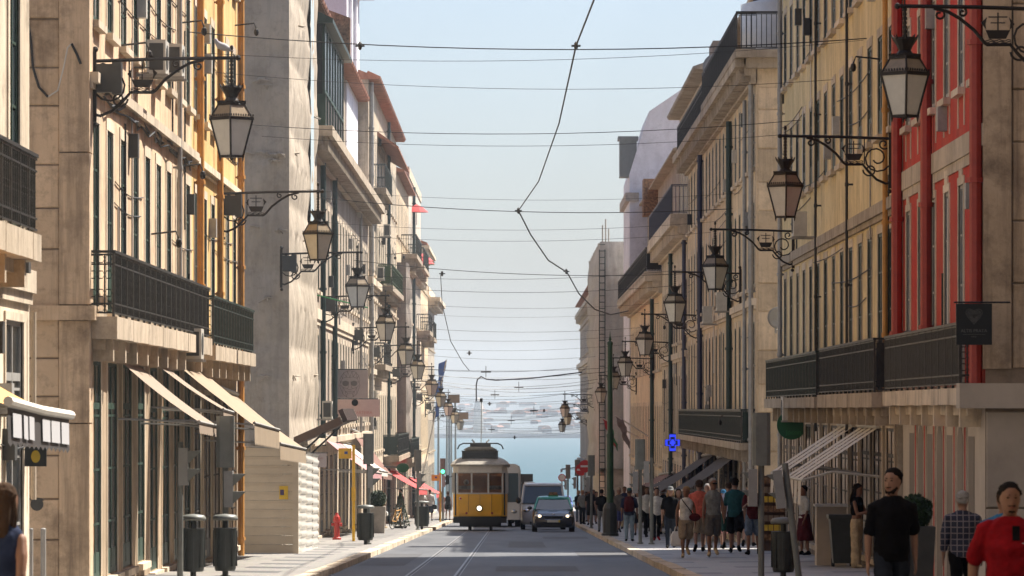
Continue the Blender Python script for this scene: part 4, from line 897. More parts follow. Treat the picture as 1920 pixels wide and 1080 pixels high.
a = MB(); a.tube([P(826, 515, 191), P(829, 570, 195), P(845, 640, 200), P(868, 680, 205), P(880, 695, 208)], .016, 5); tag(ob('loose_cable', a, mats='copper_wire'), 'slack cable dropping from the left insulator above the tram', 'cable')
for i, (x, y, d, lab) in enumerate([(675, 86, 95, 'dark insulator on the upper span wire beside the left roofs'), (829, 513, 191, 'hanging insulator left of the sky gap'), (972, 395, 148.5, 'wire clamp where the trolley wire bends at centre'), (1062, 509, 190.5, 'wire clamp right of the street centre'), (1080, 86, 95.0, 'wire clamp on the upper span wire near the top'), (880, 662, 250, 'small hanging insulator above the tram'), (918, 757, 330, 'dark insulator bar right of the trolley pole'), (1020, 770, 380, 'small wire clamp low over the water'), (1060, 775, 380, 'cluster clamp at right low over the water'), (965, 820, 385, 'brown wire joint above the far bank')]):
    p = P(x, y, d); t = thing('wire_insulator', lab, 'insulator', p); s_ = .5*(d/150)**.4
    a = MB(); a.lathe([(.03*s_, -.2*s_), (.09*s_, -.12*s_), (.09*s_, .12*s_), (.03*s_, .2*s_)], n=8); ob('body', a, t, (0, 0, 0), mats='ac_dark')
    a = MB(); a.tube([(-.22*s_, 0, 0), (.22*s_, 0, 0)], .022, 5); ob('clamp', a, t, (0, 0, 0), mats='copper_wire')

rw = random.Random(3)
for k in range(16):                              # the tangle of far wires over the tram and the river
    y = 700+k*7.5+rw.uniform(-3, 3); d_ = 285+k*9; zl, zr = (HY-y-rw.uniform(-9, 9))*d_/F, (HY-y-rw.uniform(-9, 9))*d_/F
    a = MB(); a.tube(sag((-6.45, d_+rw.uniform(-6, 6) if d_ < 378 else d_-30, zl+.3), (rx(d_)-.05, d_+rw.uniform(-6, 6), zr+.3), rw.uniform(.2, .6)), .011, 4); tag(ob('overhead_wire', a, mats='copper_wire'), 'faint far wire in the tangle above the tram and river', 'wire', 'far wires over the tram')
    if k % 3 == 0:
        p = Vector(sag((-6.45, d_, zl+.3), (rx(d_)-.05, d_, zr+.3), .3)[5+k % 5]); t = thing('wire_insulator', 'small dark insulator in the far wire tangle', 'insulator', p, group='far insulators'); a = MB(); a.tube([(-.3, 0, 0), (.3, 0, 0)], .045, 5); ob('body', a, t, (0, 0, 0), mats='ac_dark'); a = MB(); a.tube([(0, 0, -.3), (0, 0, .35)], .02, 5); ob('clamp', a, t, (0, 0, 0), mats='copper_wire')
# ================================================================ street furniture and shop fittings
def at(x, y, d): return Vector(((x-CX)/F*d, d, (HY-y)/F*d))
def pav(y): return gz(y)+.12
def awning(label, s, xf, ya, yb, zw, proj, drop, m, valance=.25, slope=0., arms=True, group=None, open_=True, vm=None):
    """folding shop awning on a wall: cloth, valance, front bar, side arms"""
    ym = (ya+yb)/2; t = thing('awning', label, 'awning', (s*xf, ya, zw), group=group); X = lambda d: s*(-d); L = yb-ya; n = 6
    a = MB(); rows = []
    for k in range(n+1):
        f = k/n; rows.append((proj*f, -drop*f-.05*math.sin(f*math.pi)))
    vs = [(X(d), y, z-slope*y) for d, z in rows for y in (0, L*.33, L*.67, L)]
    a.add(vs, [(k*4+j, k*4+j+1, (k+1)*4+j+1, (k+1)*4+j) for k in range(n) for j in range(3)]); c = ob('cloth', a, t, (0, 0, 0), mats=m, smooth=True)
    a = MB(); nv = max(4, int(L/.5)); 
    for j in range(nv):
        y0, y1 = L*j/nv, L*(j+1)/nv; zz = -drop-slope*y0
        a.add([(X(proj), y0, zz), (X(proj), y1, zz), (X(proj+.01), y1, zz-valance*.9), (X(proj+.01), (y0+y1)/2, zz-valance), (X(proj+.01), y0, zz-valance*.9)], [(0, 1, 2, 3, 4)])
    a.add([(0, -.005, -.02), (X(proj), -.005, -drop), (X(proj), -.005, -drop-valance*.8), (X(proj*.5), -.005, -drop*.5-.09)], [(0, 1, 2, 3)]) if False else None
    ob('valance', a, t, (0, 0, 0), mats=vm or m)
    a = MB(); a.tube([(X(proj), -.05, -drop+.0), (X(proj), L+.05, -drop-slope*L)], .03, 6); a.tube([(X(.05), -.05, .02), (X(.05), L+.05, .02-slope*L)], .05, 6); ob('bar', a, t, (0, 0, 0), mats='pipe_grey')
    if arms:
        for y in (.12, L-.12): a = MB(); a.tube([(X(.02), y, -drop*.95-slope*y), (X(proj*.55), y, -drop*.98-slope*y), (X(proj-.03), y, -drop-.03-slope*y)], .02, 6); ob('arm', a, t, (0, 0, 0), mats='pipe_grey')
    return t
awning('beige awning over the first shop of the peach building', -1, XL, 78.2, 83.2, .85, 1.35, 1.05, 'awning_beige', .2, .018)
awning('narrow beige awning half folded behind the first peach awning', -1, XL, 85.5, 88.4, .9, 1.3, .9, 'awning_beige', .2, .018)
awning('long sand coloured awning below the ochre balcony', -1, XL, 89.8, 99.2, 1.0, 1.62, 1.25, 'awning_sand', .42, .018)
awning('sand coloured awning ending above the site hoarding', -1, XL, 99.6, 111.8, .55, 1.62, 1.25, 'awning_sand', .36, .018)
t = awning('orange awning with dark printed valance at the left edge', -1, XL, 51.5, 58.6, .55, 1.05, .5, 'awning_orange', .45, .02, vm='letter_dark')
for k, (u, wd) in enumerate(((.35, .9), (1.5, .45), (2.1, .55), (3.6, .9), (4.65, 1.05), (5.9, .95))):
    a = MB(); z = -.5-.02*u; a.quad((1.075, u, z-.08), (1.075, u+wd, z-.1), (1.08, u+wd, z-.36), (1.08, u, z-.34)); ob('lettering', a, t, (0, 0, 0), mats='letter_white')
a = MB(); a.tube([(1.07, -.1, -.46), (1.07, 3.6, -.56), (1.07, 7.2, -.62)], .055, 8); ob('roll', a, t, (0, 0, 0), mats='awning_white')
awning('dusty pink awning behind the yellow bus stop pole', -1, XL, 160, 176, -.85, 1.6, 1.2, 'awning_pink', .25, .018)
awning('white edged awning beside the dusty pink one', -1, XL, 177, 188, -1.15, 1.5, 1.1, 'awning_white', .2, .018)
awning('brown awning above the pale shopfronts on left', -1, XL, 189, 202, -.8, 1.3, 1.7, 'awning_brown', .25, .018)
awning('red awning near the far bus stop on left', -1, XL, 236, 262, -2.9, 1.7, 1.0, 'awning_red', .3, .018)
awning('small red awning far down the left side', -1, XL, 292, 318, -4.1, 1.7, 1.0, 'awning_red', .3, .018)
awning('dark awning under the long balcony on right', 1, XR, 146, 160, -1.35, 1.6, 1.1, 'awning_dark', .2, .018)
awning('grey dark awning right of the blue cross', 1, XR, 163, 176, -1.5, 1.9, 1.3, 'awning_dark', .2, .018)
awning('pale dark edged awning below the blue cross', 1, XR, 178, 192, -2.1, 1.9, .9, 'awning_dark', .2, .018)
awning('brown awning past the pharmacy on right', 1, XR, 205, 225, -2.7, 2.0, 1.0, 'awning_brown', .25, .018)
awning('flat brown awning at the far right street end', 1, 5.85, 400, 418, -4.6, 1.9, .3, 'awning_brown', .3, .018)
# strapped awnings of the yellow building
def strap_awning(label, ya, n, L):
    xf = 7.05; zw = -.35; t = thing('awning', label, 'awning', (xf, ya, zw), group='strapped awnings on the yellow building'); pr, dr = 1.5, 1.0
    for k in range(n):
        y = L*(k+.3)/n; wd = L/n*.72; a = MB(); a.quad((0, y, 0), (0, y+wd, 0), (-pr, y+wd, -dr), (-pr, y, -dr)); a.quad((-pr, y, -dr), (-pr, y+wd, -dr), (-pr-.015, y+wd, -dr-.5), (-pr-.015, y, -dr-.5)); ob('strap', a, t, (0, 0, 0), mats='awning_white')
    a = MB(); a.tube([(-pr+.02, 0, -dr-.02), (-pr+.02, L, -dr-.03)], .035, 6); a.tube([(-.04, -.1, .03), (-.04, L+.1, .03)], .05, 6); ob('bar', a, t, (0, 0, 0), mats='ac_white')
    for y in (.1, L-.1): a = MB(); a.tube([(0, y, -.95), (-pr*.6, y, -.85), (-pr, y, -dr-.02)], .03, 6); ob('arm', a, t, (0, 0, 0), mats='ac_white')
strap_awning('near awning reduced to white straps over a bare frame on right', 92.8, 4, 5.2); strap_awning('far awning reduced to white straps over a bare frame on right', 99.5, 3, 4.6)
# tilted up brown canopy
t = thing('canopy', 'dark brown canopy tilted up with notched wooden edge above the hoarding', 'canopy', (-6.4, 134, -1.0))
def tilt(u, y, v): an = R(24); return (u*math.cos(an)-v*math.sin(an), y, u*math.sin(an)+v*math.cos(an))
a = MB(); a.box(0, 1.72, 0, 9.5, -.03, .03, 0, tilt); ob('deck', a, t, (0, 0, 0), mats='canopy_brown')
for k in range(10): a = MB(); a.box(1.72, 1.86, .1+k*.95, .55+k*.95, -.06, .3, 0, tilt); ob('slat', a, t, (0, 0, 0), mats='canopy_brown')
a = MB(); a.box(0, 1.7, -.06, 0, -.1, .12, 0, tilt); ob('fascia', a, t, (0, 0, 0), mats='wood_brown')
a = MB(); a.tube([(.02, .3, -.6), (1.2, .3, .5)], .03, 5); a.tube([(.02, 9, -.6), (1.2, 9, .5)], .03, 5); ob('strut', a, t, (0, 0, 0), mats='iron')
# ---------------- signs
def board(label, cx, y, cz, wd, h, m, cat='sign', frame=None, th=.05, name='hanging_sign'):
    t = thing(name, label, cat, (cx, y, cz)); a = MB(); a.box(-wd/2, wd/2, -th/2, th/2, -h/2, h/2); ob('board', a, t, (0, 0, 0), mats=m); return t
def letters(t, s, size, x, z, m, y=-.03): 
    o = ob('lettering', textmesh(s, size, m), t, (x, y, z), (R(90), 0, 0)); return o
p = at(656, 720, 170.3); t = board('grey hanging sign with line drawn bearded face in sunglasses', p.x, p.y, p.z, 1.28, 1.0, 'sign_grey')
a = MB(); W = .009
def line(pts, closed=False, w=W):
    q = pts+[pts[0]] if closed else pts
    for (x0, z0), (x1, z1) in zip(q, q[1:]):
        dx, dz = x1-x0, z1-z0; l = math.hypot(dx, dz) or 1; nx, nz = -dz/l*w/2, dx/l*w/2; ex, ez = dx/l*w*.4, dz/l*w*.4
        a.quad((x0+nx-ex, -.034, z0+nz-ez), (x1+nx+ex, -.034, z1+nz+ez), (x1-nx+ex, -.034, z1-nz+ez), (x0-nx-ex, -.034, z0-nz-ez))
fo = [(-.30, .28), (-.22, .40), (-.08, .46), (.08, .46), (.22, .41), (.31, .30), (.36, .14), (.33, .06), (.36, -.06), (.31, -.20), (.24, -.36), (.12, -.46), (0, -.5), (-.12, -.46), (-.24, -.36), (-.31, -.2), (-.36, -.06), (-.33, .06), (-.36, .14)]
line(fo, True)
hl = [(-.33, .06), (-.26, .20), (-.12, .24), (.0, .22), (.12, .25), (.26, .20), (.33, .06)]; line(hl)
for (p0, p1) in ((fo[0], hl[1]), (fo[1], hl[2]), (fo[2], hl[3]), (fo[3], hl[4]), (fo[4], hl[5]), (fo[1], hl[1]), (fo[2], hl[2]), (fo[3], hl[3]), (fo[4], hl[4]), (fo[5], hl[5])): line([p0, p1])
nose = [(-.03, .08), (-.06, -.12), (-.09, -.17), (0, -.21), (.09, -.17), (.06, -.12), (.03, .08)]; line(nose)
line([(-.16, -.27), (-.06, -.25), (0, -.27), (.06, -.25), (.16, -.27), (.08, -.32), (-.08, -.32)], True)
for q in (-1, 1):
    line([(q*.33, -.05), (q*.24, -.12), (q*.09, -.17)]); line([(q*.24, -.12), (q*.25, -.34)]); line([(q*.16, -.27), (q*.24, -.12)]); line([(q*.16, -.27), (q*.12, -.46)]); line([(q*.08, -.32), (q*.12, -.46)]); line([(q*.33, .06), (q*.22, .09), (q*.03, .08)])
ob('drawing', a, t, (0, 0, 0), mats='letter_dark'); 
for q in (-1, 1): b_ = MB(); b_.lathe([(.115, 0), (.115, .006)], n=14, sx=1., sy=.85); ob('sunglass_lens', b_, t, (q*.15, -.036, .02), (R(90), 0, 0), mats='letter_grey')
a = MB(); a.tube([(-.75, 0, .46), (.6, 0, .46)], .02, 5); ob('bracket', a, t, (0, 0, .06), mats='iron')
p = at(667, 765, 171.5); t = board('pale pink hanging sign below the face sign', p.x, p.y, p.z, 1.72, .62, 'sign_pink'); letters(t, 'CARTEIRA', .15, .25, -.17, 'letter_pink')
a = MB(); a.lathe([(.12, 0), (.105, .0)], n=14); ob('ring_mark', a, t, (-.03, -.032, .19), (R(90), 0, 0), mats='letter_grey')
a = MB(); a.tube([(-.9, 0, .33), (.8, 0, .33)], .02, 5); ob('bracket', a, t, (0, 0, 0), mats='iron')
p = at(1826, 608, 72.2); t = board('black hanging hotel sign with heart emblem beside the red facade', p.x, p.y, p.z, .54, .62, 'sign_black')
letters(t, 'ALTIS PRATA', .068, 0, -.10, 'letter_grey'); letters(t, 'HOTEL', .026, 0, -.19, 'letter_grey'); a = MB(); a.box(-.17, .17, -.034, -.028, -.155, -.15); ob('rule', a, t, (0, 0, 0), mats='letter_grey')
a = MB()
hp = [(0, .0), (-.09, .10), (-.125, .17), (-.11, .21), (-.07, .23), (0, .205), (.07, .23), (.11, .21), (.125, .17), (.09, .10)]
for f in (1., .8, .6, .4): line([(x*f, .12+(z-.12)*f) for x, z in hp], True, .006)
for k in range(-3, 4): line([(k*.03, .2), (k*.012, .04)], False, .005)
ob('heart_emblem', a, t, (0, 0, 0), mats='letter_grey')
a = MB(); a.tube([(-.3, 0, .33), (.55, 0, .33)], .014, 5); ob('bracket', a, t, (0, 0, 0), mats='iron')
p = at(1484, 797, 117.5); t = thing('round_sign', 'round dark green shop sign with red mark on right', 'sign', p)
a = MB(); a.lathe([(.36, -.04), (.36, .04)], n=24); ob('board', a, t, (0, 0, 0), (R(90), 0, 0), mats='sign_green'); letters(t, 'jocon', .17, .05, -.18, 'letter_green', -.045)
a = MB(); a.lathe([(.10, -.045), (.10, .045)], n=4); ob('red_mark', a, t, (-.06, 0, .22), (R(90), 0, 0), mats='sign_red'); a = MB(); a.tube([(0, 0, .3), (.35, 0, .36), (.6, 0, .36)], .02, 5); ob('bracket', a, t, (0, 0, 0), mats='iron')
p = at(1261, 830, 190); t = thing('pharmacy_cross', 'blue lit pharmacy cross sign on the right', 'sign', p)
a = MB(); w_, l_ = .12, .32
cr = [(-w_, -l_), (w_, -l_), (w_, -w_), (l_*.88, -w_), (l_*.88, w_), (w_, w_), (w_, l_), (-w_, l_), (-w_, w_), (-l_*.88, w_), (-l_*.88, -w_), (-w_, -w_)]
a.prism([(x*1.12, z*1.12) for x, z in cr], -.05, .06); ob('housing', a, t, (0, 0, 0), mats='sign_blue')
a = MB(); a.prism(cr, -.062, -.05); ob('light_panel', a, t, (0, 0, 0), mats='led_blue'); a = MB(); a.prism([(x*.72, z*.72) for x, z in cr], -.066, -.062); ob('dark_core', a, t, (0, 0, 0), mats='sign_blue'); a = MB(); a.prism([(x*.4, z*.4) for x, z in cr], -.07, -.066); ob('light_core', a, t, (0, 0, 0), mats='led_blue'); a = MB(); a.tube([(.2, .05, .25), (.9, .05, .25)], .03, 5); ob('bracket', a, t, (0, 0, 0), mats='iron')
p = at(755, 877, 200); t = thing('oval_sign', 'green oval shop sign on a bracket on left', 'sign', p)
a = MB(); a.lathe([(.26, -.05), (.26, .05)], n=20, sx=1., sy=.75); ob('board', a, t, (0, 0, 0), (R(90), 0, 0), mats='sign_green'); a = MB(); a.tube([(-2.0, 0, .12), (-.2, 0, .02)], .03, 5); ob('bracket', a, t, (0, 0, 0), mats='iron')
p = at(601, 863, 131); t = board('small white notice board beside the hoarding', p.x, p.y, p.z, .32, .38, 'sign_pink', name='notice_board'); letters(t, 'CAFE', .07, 0, .05, 'letter_pink'); a = MB(); a.tube([(-.9, .02, .2), (.2, .02, .2)], .015, 5); ob('bracket', a, t, (0, 0, 0), mats='iron')
for (x, y, d, wd, h, lab) in ((851, 748, 330, .8, .55, 'upper blank beige hanging sign past the left lanterns'), (868, 780, 352, .8, .5, 'lower blank beige hanging sign past the left lanterns')):
    p = at(x, y, d); t = board(lab, p.x, p.y, p.z, wd, h, 'awning_beige'); a = MB(); a.tube([(-2.6, 0, h/2), (.4, 0, h/2)], .03, 5); ob('bracket', a, t, (0, 0, 0), mats='iron')
p = at(10, 856, 63.4); t = board('dark sign with yellow oval lamp at the left edge', -6.35, p.y, p.z, .32, .26, 'sign_black'); a = MB(); a.lathe([(.075, 0), (.075, .02)], n=16, sx=.8, sy=1.1); ob('yellow_oval', a, t, (.02, -.03, 0), (R(90), 0, 0), mats='poster_yellow')
# green pole, flags
a0, a1 = at(568, 552, 152), at(690, 577, 152); a = MB(); a.tube([(-6.6, 152, a0.z+.06), a1], .022, 6); tag(ob('green_pole', a, mats='letter_green'), 'thin bright green pole sticking out across the left lanterns', 'pole')
def flag(label, base, tip, m, w_, h_, m2=None):
    t = thing('flag', label, 'flag', base); d = Vector(tip)-Vector(base); a = MB(); a.tube([(0, 0, 0), d], .04, 6); ob('pole', a, t, (0, 0, 0), mats='pole_white')
    a = MB(); n = 8; vs = []
    for i in range(n+1):
        for j in range(5):
            f, g_ = i/n, j/4; q = d*(1-.32*f*1.) + Vector((w_*g_*(1-.45*f)+.05*math.sin(i*1.7+j), .12*math.sin(i*2.1+j*1.1), -h_*.75*f-.18*g_*h_)); vs.append(q)
    a.add(vs, [(i*5+j, i*5+j+1, (i+1)*5+j+1, (i+1)*5+j) for i in range(n) for j in range(4)], 0)
    if m2: a.m = [0 if (k % 4) < 2 else 1 for k in range(len(a.f))]
    ob('cloth', a, t, (0, 0, 0), mats=[m, m2] if m2 else m, smooth=True)
mat('pole_white', (.5, .46, .42), .5)
b0, b1 = at(788, 905, 332), at(837, 688, 332); flag('blue flag on a slanting pole at the left street end', (-6.5, 332, b0.z), (b1.x, 332, b1.z+.5), 'flag_blue', -.5, 1.5)
b1 = at(1128, 790, 262); flag('red and green flag hanging on right beyond the green post', (6.78, 262, b1.z-.9), (b1.x, 262, b1.z+.2), 'flag_red', .5, 1.6, 'flag_green')
b1 = at(1152, 785, 244); flag('faded dark flag hanging right of the green post', (6.78, 244, b1.z-.9), (b1.x, 244, b1.z+.2), 'flag_grey', .5, 1.5)
# ---------------- air conditioners and dishes
def acunit(label, p, rz, s=1., group='air conditioners on facades'):
    t = thing('air_conditioner', label, 'air conditioner', p, rz, group); a = MB(); a.box(-.4*s, .4*s, -.16*s, .16*s, 0, .58*s); ob('casing', a, t, (0, 0, 0), mats='ac_white')
    a = MB(); a.lathe([(.21*s, -.02), (.21*s, .01)], n=16); ob('fan_grille', a, t, (-.1*s, -.165*s, .29*s), (R(90), 0, 0), mats='ac_dark')
    a = MB(); a.box(-.405*s, -.40*s, -.12*s, .12*s, .06*s, .52*s); ob('side_grille', a, t, (0, 0, 0), mats='ac_dark')
    a = MB(); a.box(-.35*s, -.3*s, -.2*s, .35*s, -.05, 0); a.box(.3*s, .35*s, -.2*s, .35*s, -.05, 0); ob('bracket', a, t, (0, 0, 0), mats='pipe_grey')
LX = -math.pi/2*-1
for (x, y, d, lab, s_) in ((238, 108, 82.5, 'air conditioner high on the peach facade, left of a pair', 1.), (268, 114, 86.5, 'air conditioner high on the peach facade, right of a pair', 1.), (338, 644, 91.8, 'air conditioner hanging below the peach balcony', 1.), (702, 400, 214, 'upper air conditioner on the tall cream facade', 1.), (722, 432, 230, 'second air conditioner on the tall cream facade', 1.), (706, 512, 219, 'middle air conditioner on the tall cream facade', 1.), (728, 545, 236, 'lower air conditioner on the tall cream facade', 1.), (752, 860, 247, 'air conditioner above the left shops near the red awning', 1.2), (640, 768, 157, 'air conditioner beside the pink hanging sign', 1.)):
    acunit(lab, (-XL+.36*s_, d, at(x, y, d).z-.3), R(90), s_)
for (x, y, d, lab) in ((1518, 420, 113, 'pale air conditioner on the yellow facade near the lanterns'), (1492, 765, 117.5, 'pale air conditioner in front of the round green sign'), (1345, 590, 161, 'air conditioner on the sandstone facade left of the dish'), (1372, 565, 150, 'air conditioner beside the fourth right lantern')):
    xw = 7.05 if d < 127 else XR; acunit(lab, (xw-.36, d, at(x, y, d).z-.3), R(-90))
def dish(label, p, r, az):
    t = thing('satellite_dish', label, 'satellite dish', p, az); a = MB(); a.lathe([(.02, .0), (r*.4, .03*r), (r*.75, .11*r), (r, .22*r), (r*1.0, .2*r), (r*.75, .09*r), (r*.4, .01*r), (.02, -.03)], n=24); ob('reflector', a, t, (0, 0, 0), (R(78), 0, 0), mats='dish_grey', smooth=True)
    a = MB(); a.tube([(0, 0, -r*.9), (0, -r*.85, -.1*r)], .015, 5); a.ball((0, -r*.85, -.1*r), .05, 8, 5); ob('feed_arm', a, t, (0, 0, 0), mats='iron')
    a = MB(); a.tube([(0, .05, 0), (0, .3, -.1), (0, .3, -r*1.3)], .03, 6); a.tube([(0, .3, -r), (.9, .3, -r)], .025, 5); ob('mount', a, t, (0, 0, 0), mats='pipe_grey')
p = at(1442, 597, 131.5); dish('round satellite dish on the corner of the yellow building', (6.95, 126.9, at(1442, 597, 126.9).z), .30, R(8)); p = at(1336, 125, 158); dish('large satellite dish on the sandstone roof terrace', (p.x+.1, p.y, p.z), .42, R(-20))
# ---------------- signals, bins, posts
def signal(label, x, y, s, dirx, head=True, h=2.35, lean=0., lit=None, bin_=None):
    """grey pole; pedestrian head facing across the street (dirx) and a vehicle head seen from behind"""
    z = pav(y); t = thing('traffic_signal', label, 'traffic signal', (x, y, z-.01), group='grey traffic signals seen from behind'); t.rotation_euler = (0, R(lean), 0)
    a = MB(); a.lathe([(.09, 0), (.09, .05), (.055, .06)], n=10); a.tube([(0, 0, .05), (0, 0, h+.1)], .052, 10); ob('pole', a, t, (0, 0, 0), mats='signal_grey')
    a = MB(); a.box(-.13, .02, -.13, .13, h-.62, h); hd = ob('pedestrian_head', a, t, (dirx*.09 if dirx < 0 else .11, 0, 0), mats='signal_light')
    for zc in (h-.16, h-.46):
        a = MB(); a.add([(.02*dirx, -.11, zc+.11), (.02*dirx, .11, zc+.11), (.02*dirx, .11, zc-.10), (.02*dirx, -.11, zc-.10), (.24*dirx, -.11, zc+.11), (.24*dirx, .11, zc+.11)], [(0, 1, 5, 4), (0, 4, 3), (1, 2, 5)]); ob('visor', a, hd, (.0, 0, 0), mats='signal_grey')
    if head:
        a = MB(); a.rings([[(-.15, .0, zz), (-.15, -.09, zz), (-.09, -.12, zz), (.09, -.12, zz), (.15, -.09, zz), (.15, 0, zz), (.15, .1, zz), (-.15, .1, zz)] for zz in (h+.06, h+.94)]); ob('vehicle_head', a, t, (0, 0, 0), mats='signal_grey')
        for k in range(3): a = MB(); a.tube([(0, .1, h+.22+.28*k), (0, .3, h+.2+.28*k)], .11, 10, caps=False); ob('visor', a, t, (0, 0, 0), mats='signal_grey')
    if lit: a = MB(); a.ball((0, -.14, h+.22), (.1, .03, .1)); ob('lit_lens', a, t, (0, 0, 0), mats=lit)
    return t
def litter_bin(label, x, y, r=.2, h=.95):
    z = pav(y); t = thing('litter_bin', label, 'bin', (x, y, z), group='dark litter bins on poles')
    a = MB(); a.lathe([(r*.82, .12), (r*.9, .16), (r, h-.12), (r*1.04, h-.1)], n=16); ob('bucket', a, t, (0, 0, 0), mats='bin_green', smooth=False)
    for k in range(8): an = k*math.pi/4; a = MB(); a.box(-.02, .02, -.012, .012, .2, h-.14); ob('rib', a, t, (r*.97*math.cos(an), r*.97*math.sin(an), 0), (0, 0, an+math.pi/2), mats='bin_green')
    a = MB(); a.lathe([(r*1.05, h+.03), (r*1.1, h+.07), (r*.9, h+.12), (.02, h+.14)], n=16); ob('lid', a, t, (0, 0, 0), mats='signal_grey', smooth=True)
    a = MB(); a.tube([(0, 0, 0), (0, 0, h+.05)], .05, 8); ob('pole', a, t, (0, 0, 0), mats='bin_green')
signal('tall signal above a litter bin on the left pavement', -4.95, 82, -1, 1, True, 1.83); litter_bin('litter bin below the tall left signal', -4.93, 81.6)
signal('short signal before the peach shops at far left', -5.55, 79.5, -1, 1, False, 2.2); litter_bin('litter bin partly hidden by the short left signal', -5.42, 80.8)
signal('left signal beside the yellow bus stop pole', -4.22, 138, -1, 1, True, 2.25); litter_bin('litter bin beside the yellow bus stop pole', -4.28, 137.2, .24, 1.0)
signal('left signal before the bicycle and topiary', -4.0, 197, -1, 1, True, 2.35); litter_bin('litter bin right of the bicycle on left', -3.86, 198.5, .3, 1.05)
signal('distant left signal showing a green light', -3.95, 262, -1, 1, True, 2.5, lit='led_green')
signal('tall signal on the right in front of the walkers', 4.1, 80, 1, -1, True, 1.85); signal('leaning signal on the right pavement', 4.62, 78, 1, -1, False, 1.85, lean=-7); litter_bin('litter bin behind the leaning right signal', 4.48, 80.2, .2, .9)
signal('right signal by the sunny kerb gap, taller', 3.62, 139, 1, -1, True, 2.1); signal('right signal by the sunny kerb gap, shorter', 3.92, 138, 1, -1, False, 2.4)
signal('distant signal right of the taxi', 3.25, 205, 1, -1, True, 2.2); signal('distant signal behind the round prohibition sign', 3.35, 258, 1, -1, True, 2.4); signal('distant thin signal behind the taxi', 3.3, 300, 1, -1, True, 2.4)
def roadsign(label, x, y, zc, r, ring):
    z = pav(y); t = thing('road_sign', label, 'road sign', (x, y, z)); a = MB(); a.tube([(0, 0, 0), (0, 0, zc+r*.6)], .035, 8); ob('pole', a, t, (0, 0, 0), mats='pipe_grey')
    a = MB(); a.lathe([(r, 0), (r, .02)], n=24); d = ob('disc', a, t, (0, -.05, zc), (R(90), 0, 0), mats='sign_red')
    a = MB()
    if ring: a.lathe([(r*.8, 0), (r*.8, .006)], n=24)
    else: a.box(-r*.72, r*.72, -r*.16, r*.16, .02, .026)
    o = ob('white_field', a, d, (0, 0, .02 if ring else 0), mats='white_paint')
roadsign('upper no entry sign beside the green post', 3.46, 238, 2.85, .31, False); roadsign('lower no entry sign partly behind the upper one', 3.45, 251, 2.75, .31, False); roadsign('white round prohibition sign with red ring behind the taxi', 3.0, 308, 2.55, .24, True)
# green post
z = pav(166); t = thing('green_post', 'tall dark green tramway post with wide base on right pavement', 'post', (3.28, 166, z))
a = MB(); a.lathe([(.30, 0), (.30, .08), (.25, .12), (.25, .95), (.19, 1.1), (.14, 1.15)], n=12); ob('base', a, t, (0, 0, 0), mats='bin_green')
a = MB(); a.lathe([(.12, 1.1), (.12, 3.4), (.13, 3.42), (.13, 3.5), (.095, 3.55), (.085, 6.6), (.1, 6.62), (.1, 6.7), (.03, 6.75)], n=12); ob('shaft', a, t, (0, 0, 0), mats='post_green', smooth=False)
a = MB(); a.lathe([(.03, 6.75), (.055, 6.8), (.02, 6.9), (.005, 7.1)], n=8); ob('finial', a, t, (0, 0, 0), mats='post_green')
# bus stop pole
def stop(label, x, y, h):
    z = pav(y); t = thing('bus_stop', label, 'bus stop', (x, y, z)); a = MB(); a.tube([(0, 0, 0), (0, 0, h)], .045, 10); a.tube([(0, 0, h*.55), (0, 0, h*.56)], .05, 10); ob('pole', a, t, (0, 0, 0), mats='yellow_paint')
    a = MB(); a.box(-.46, -.06, -.03, .03, h-.42, h-.1); s_ = ob('sign_board', a, t, (0, 0, 0), mats='yellow_paint'); a = MB(); a.box(-.28, -.18, -.035, -.03, h-.28, h-.2); ob('mark', a, s_, (0, 0, 0), mats='sign_blue')
    a = MB(); a.box(-.06, .06, -.05, .05, h*.42, h*.56); ob('timetable', a, t, (0, 0, 0), mats='yellow_paint')
stop('yellow bus stop pole beside the red hydrant', -4.95, 147, 2.95); stop('distant yellow bus stop pole near the tram', -3.98, 255, 2.6)
# hydrant
z = pav(152); t = thing('fire_hydrant', 'red fire hydrant on the left pavement', 'hydrant', (-5.65, 152, z))
a = MB(); a.lathe([(.14, 0), (.14, .06), (.09, .09), (.085, .55), (.12, .58), (.12, .64), (.10, .72), (.05, .80), (.03, .86)], n=12); ob('barrel', a, t, (0, 0, 0), mats='hydrant_red', smooth=False)
for q in (-1, 1): a = MB(); a.tube([(q*.06, 0, .48), (q*.17, 0, .48)], .055, 8); ob('outlet', a, t, (0, 0, 0), mats='hydrant_red')
# bollards in front of the stone corner
for k, x in enumerate((-7.36, -7.17, -6.98)):
    z = gz(71); t = thing('bollard', ('left', 'middle', 'right')[k]+' steel bollard before the rough stone corner', 'bollard', (x, 71, z), group='steel bollards'); a = MB(); a.tube([(0, 0, 0), (0, 0, 1.02 if k else .95)], .04, 10); ob('post', a, t, (0, 0, 0), mats='pipe_grey'); a = MB(); a.ball((0, 0, 1.02 if k else .95), (.043, .043, .02)); ob('cap', a, t, (0, 0, 0), mats='signal_light')
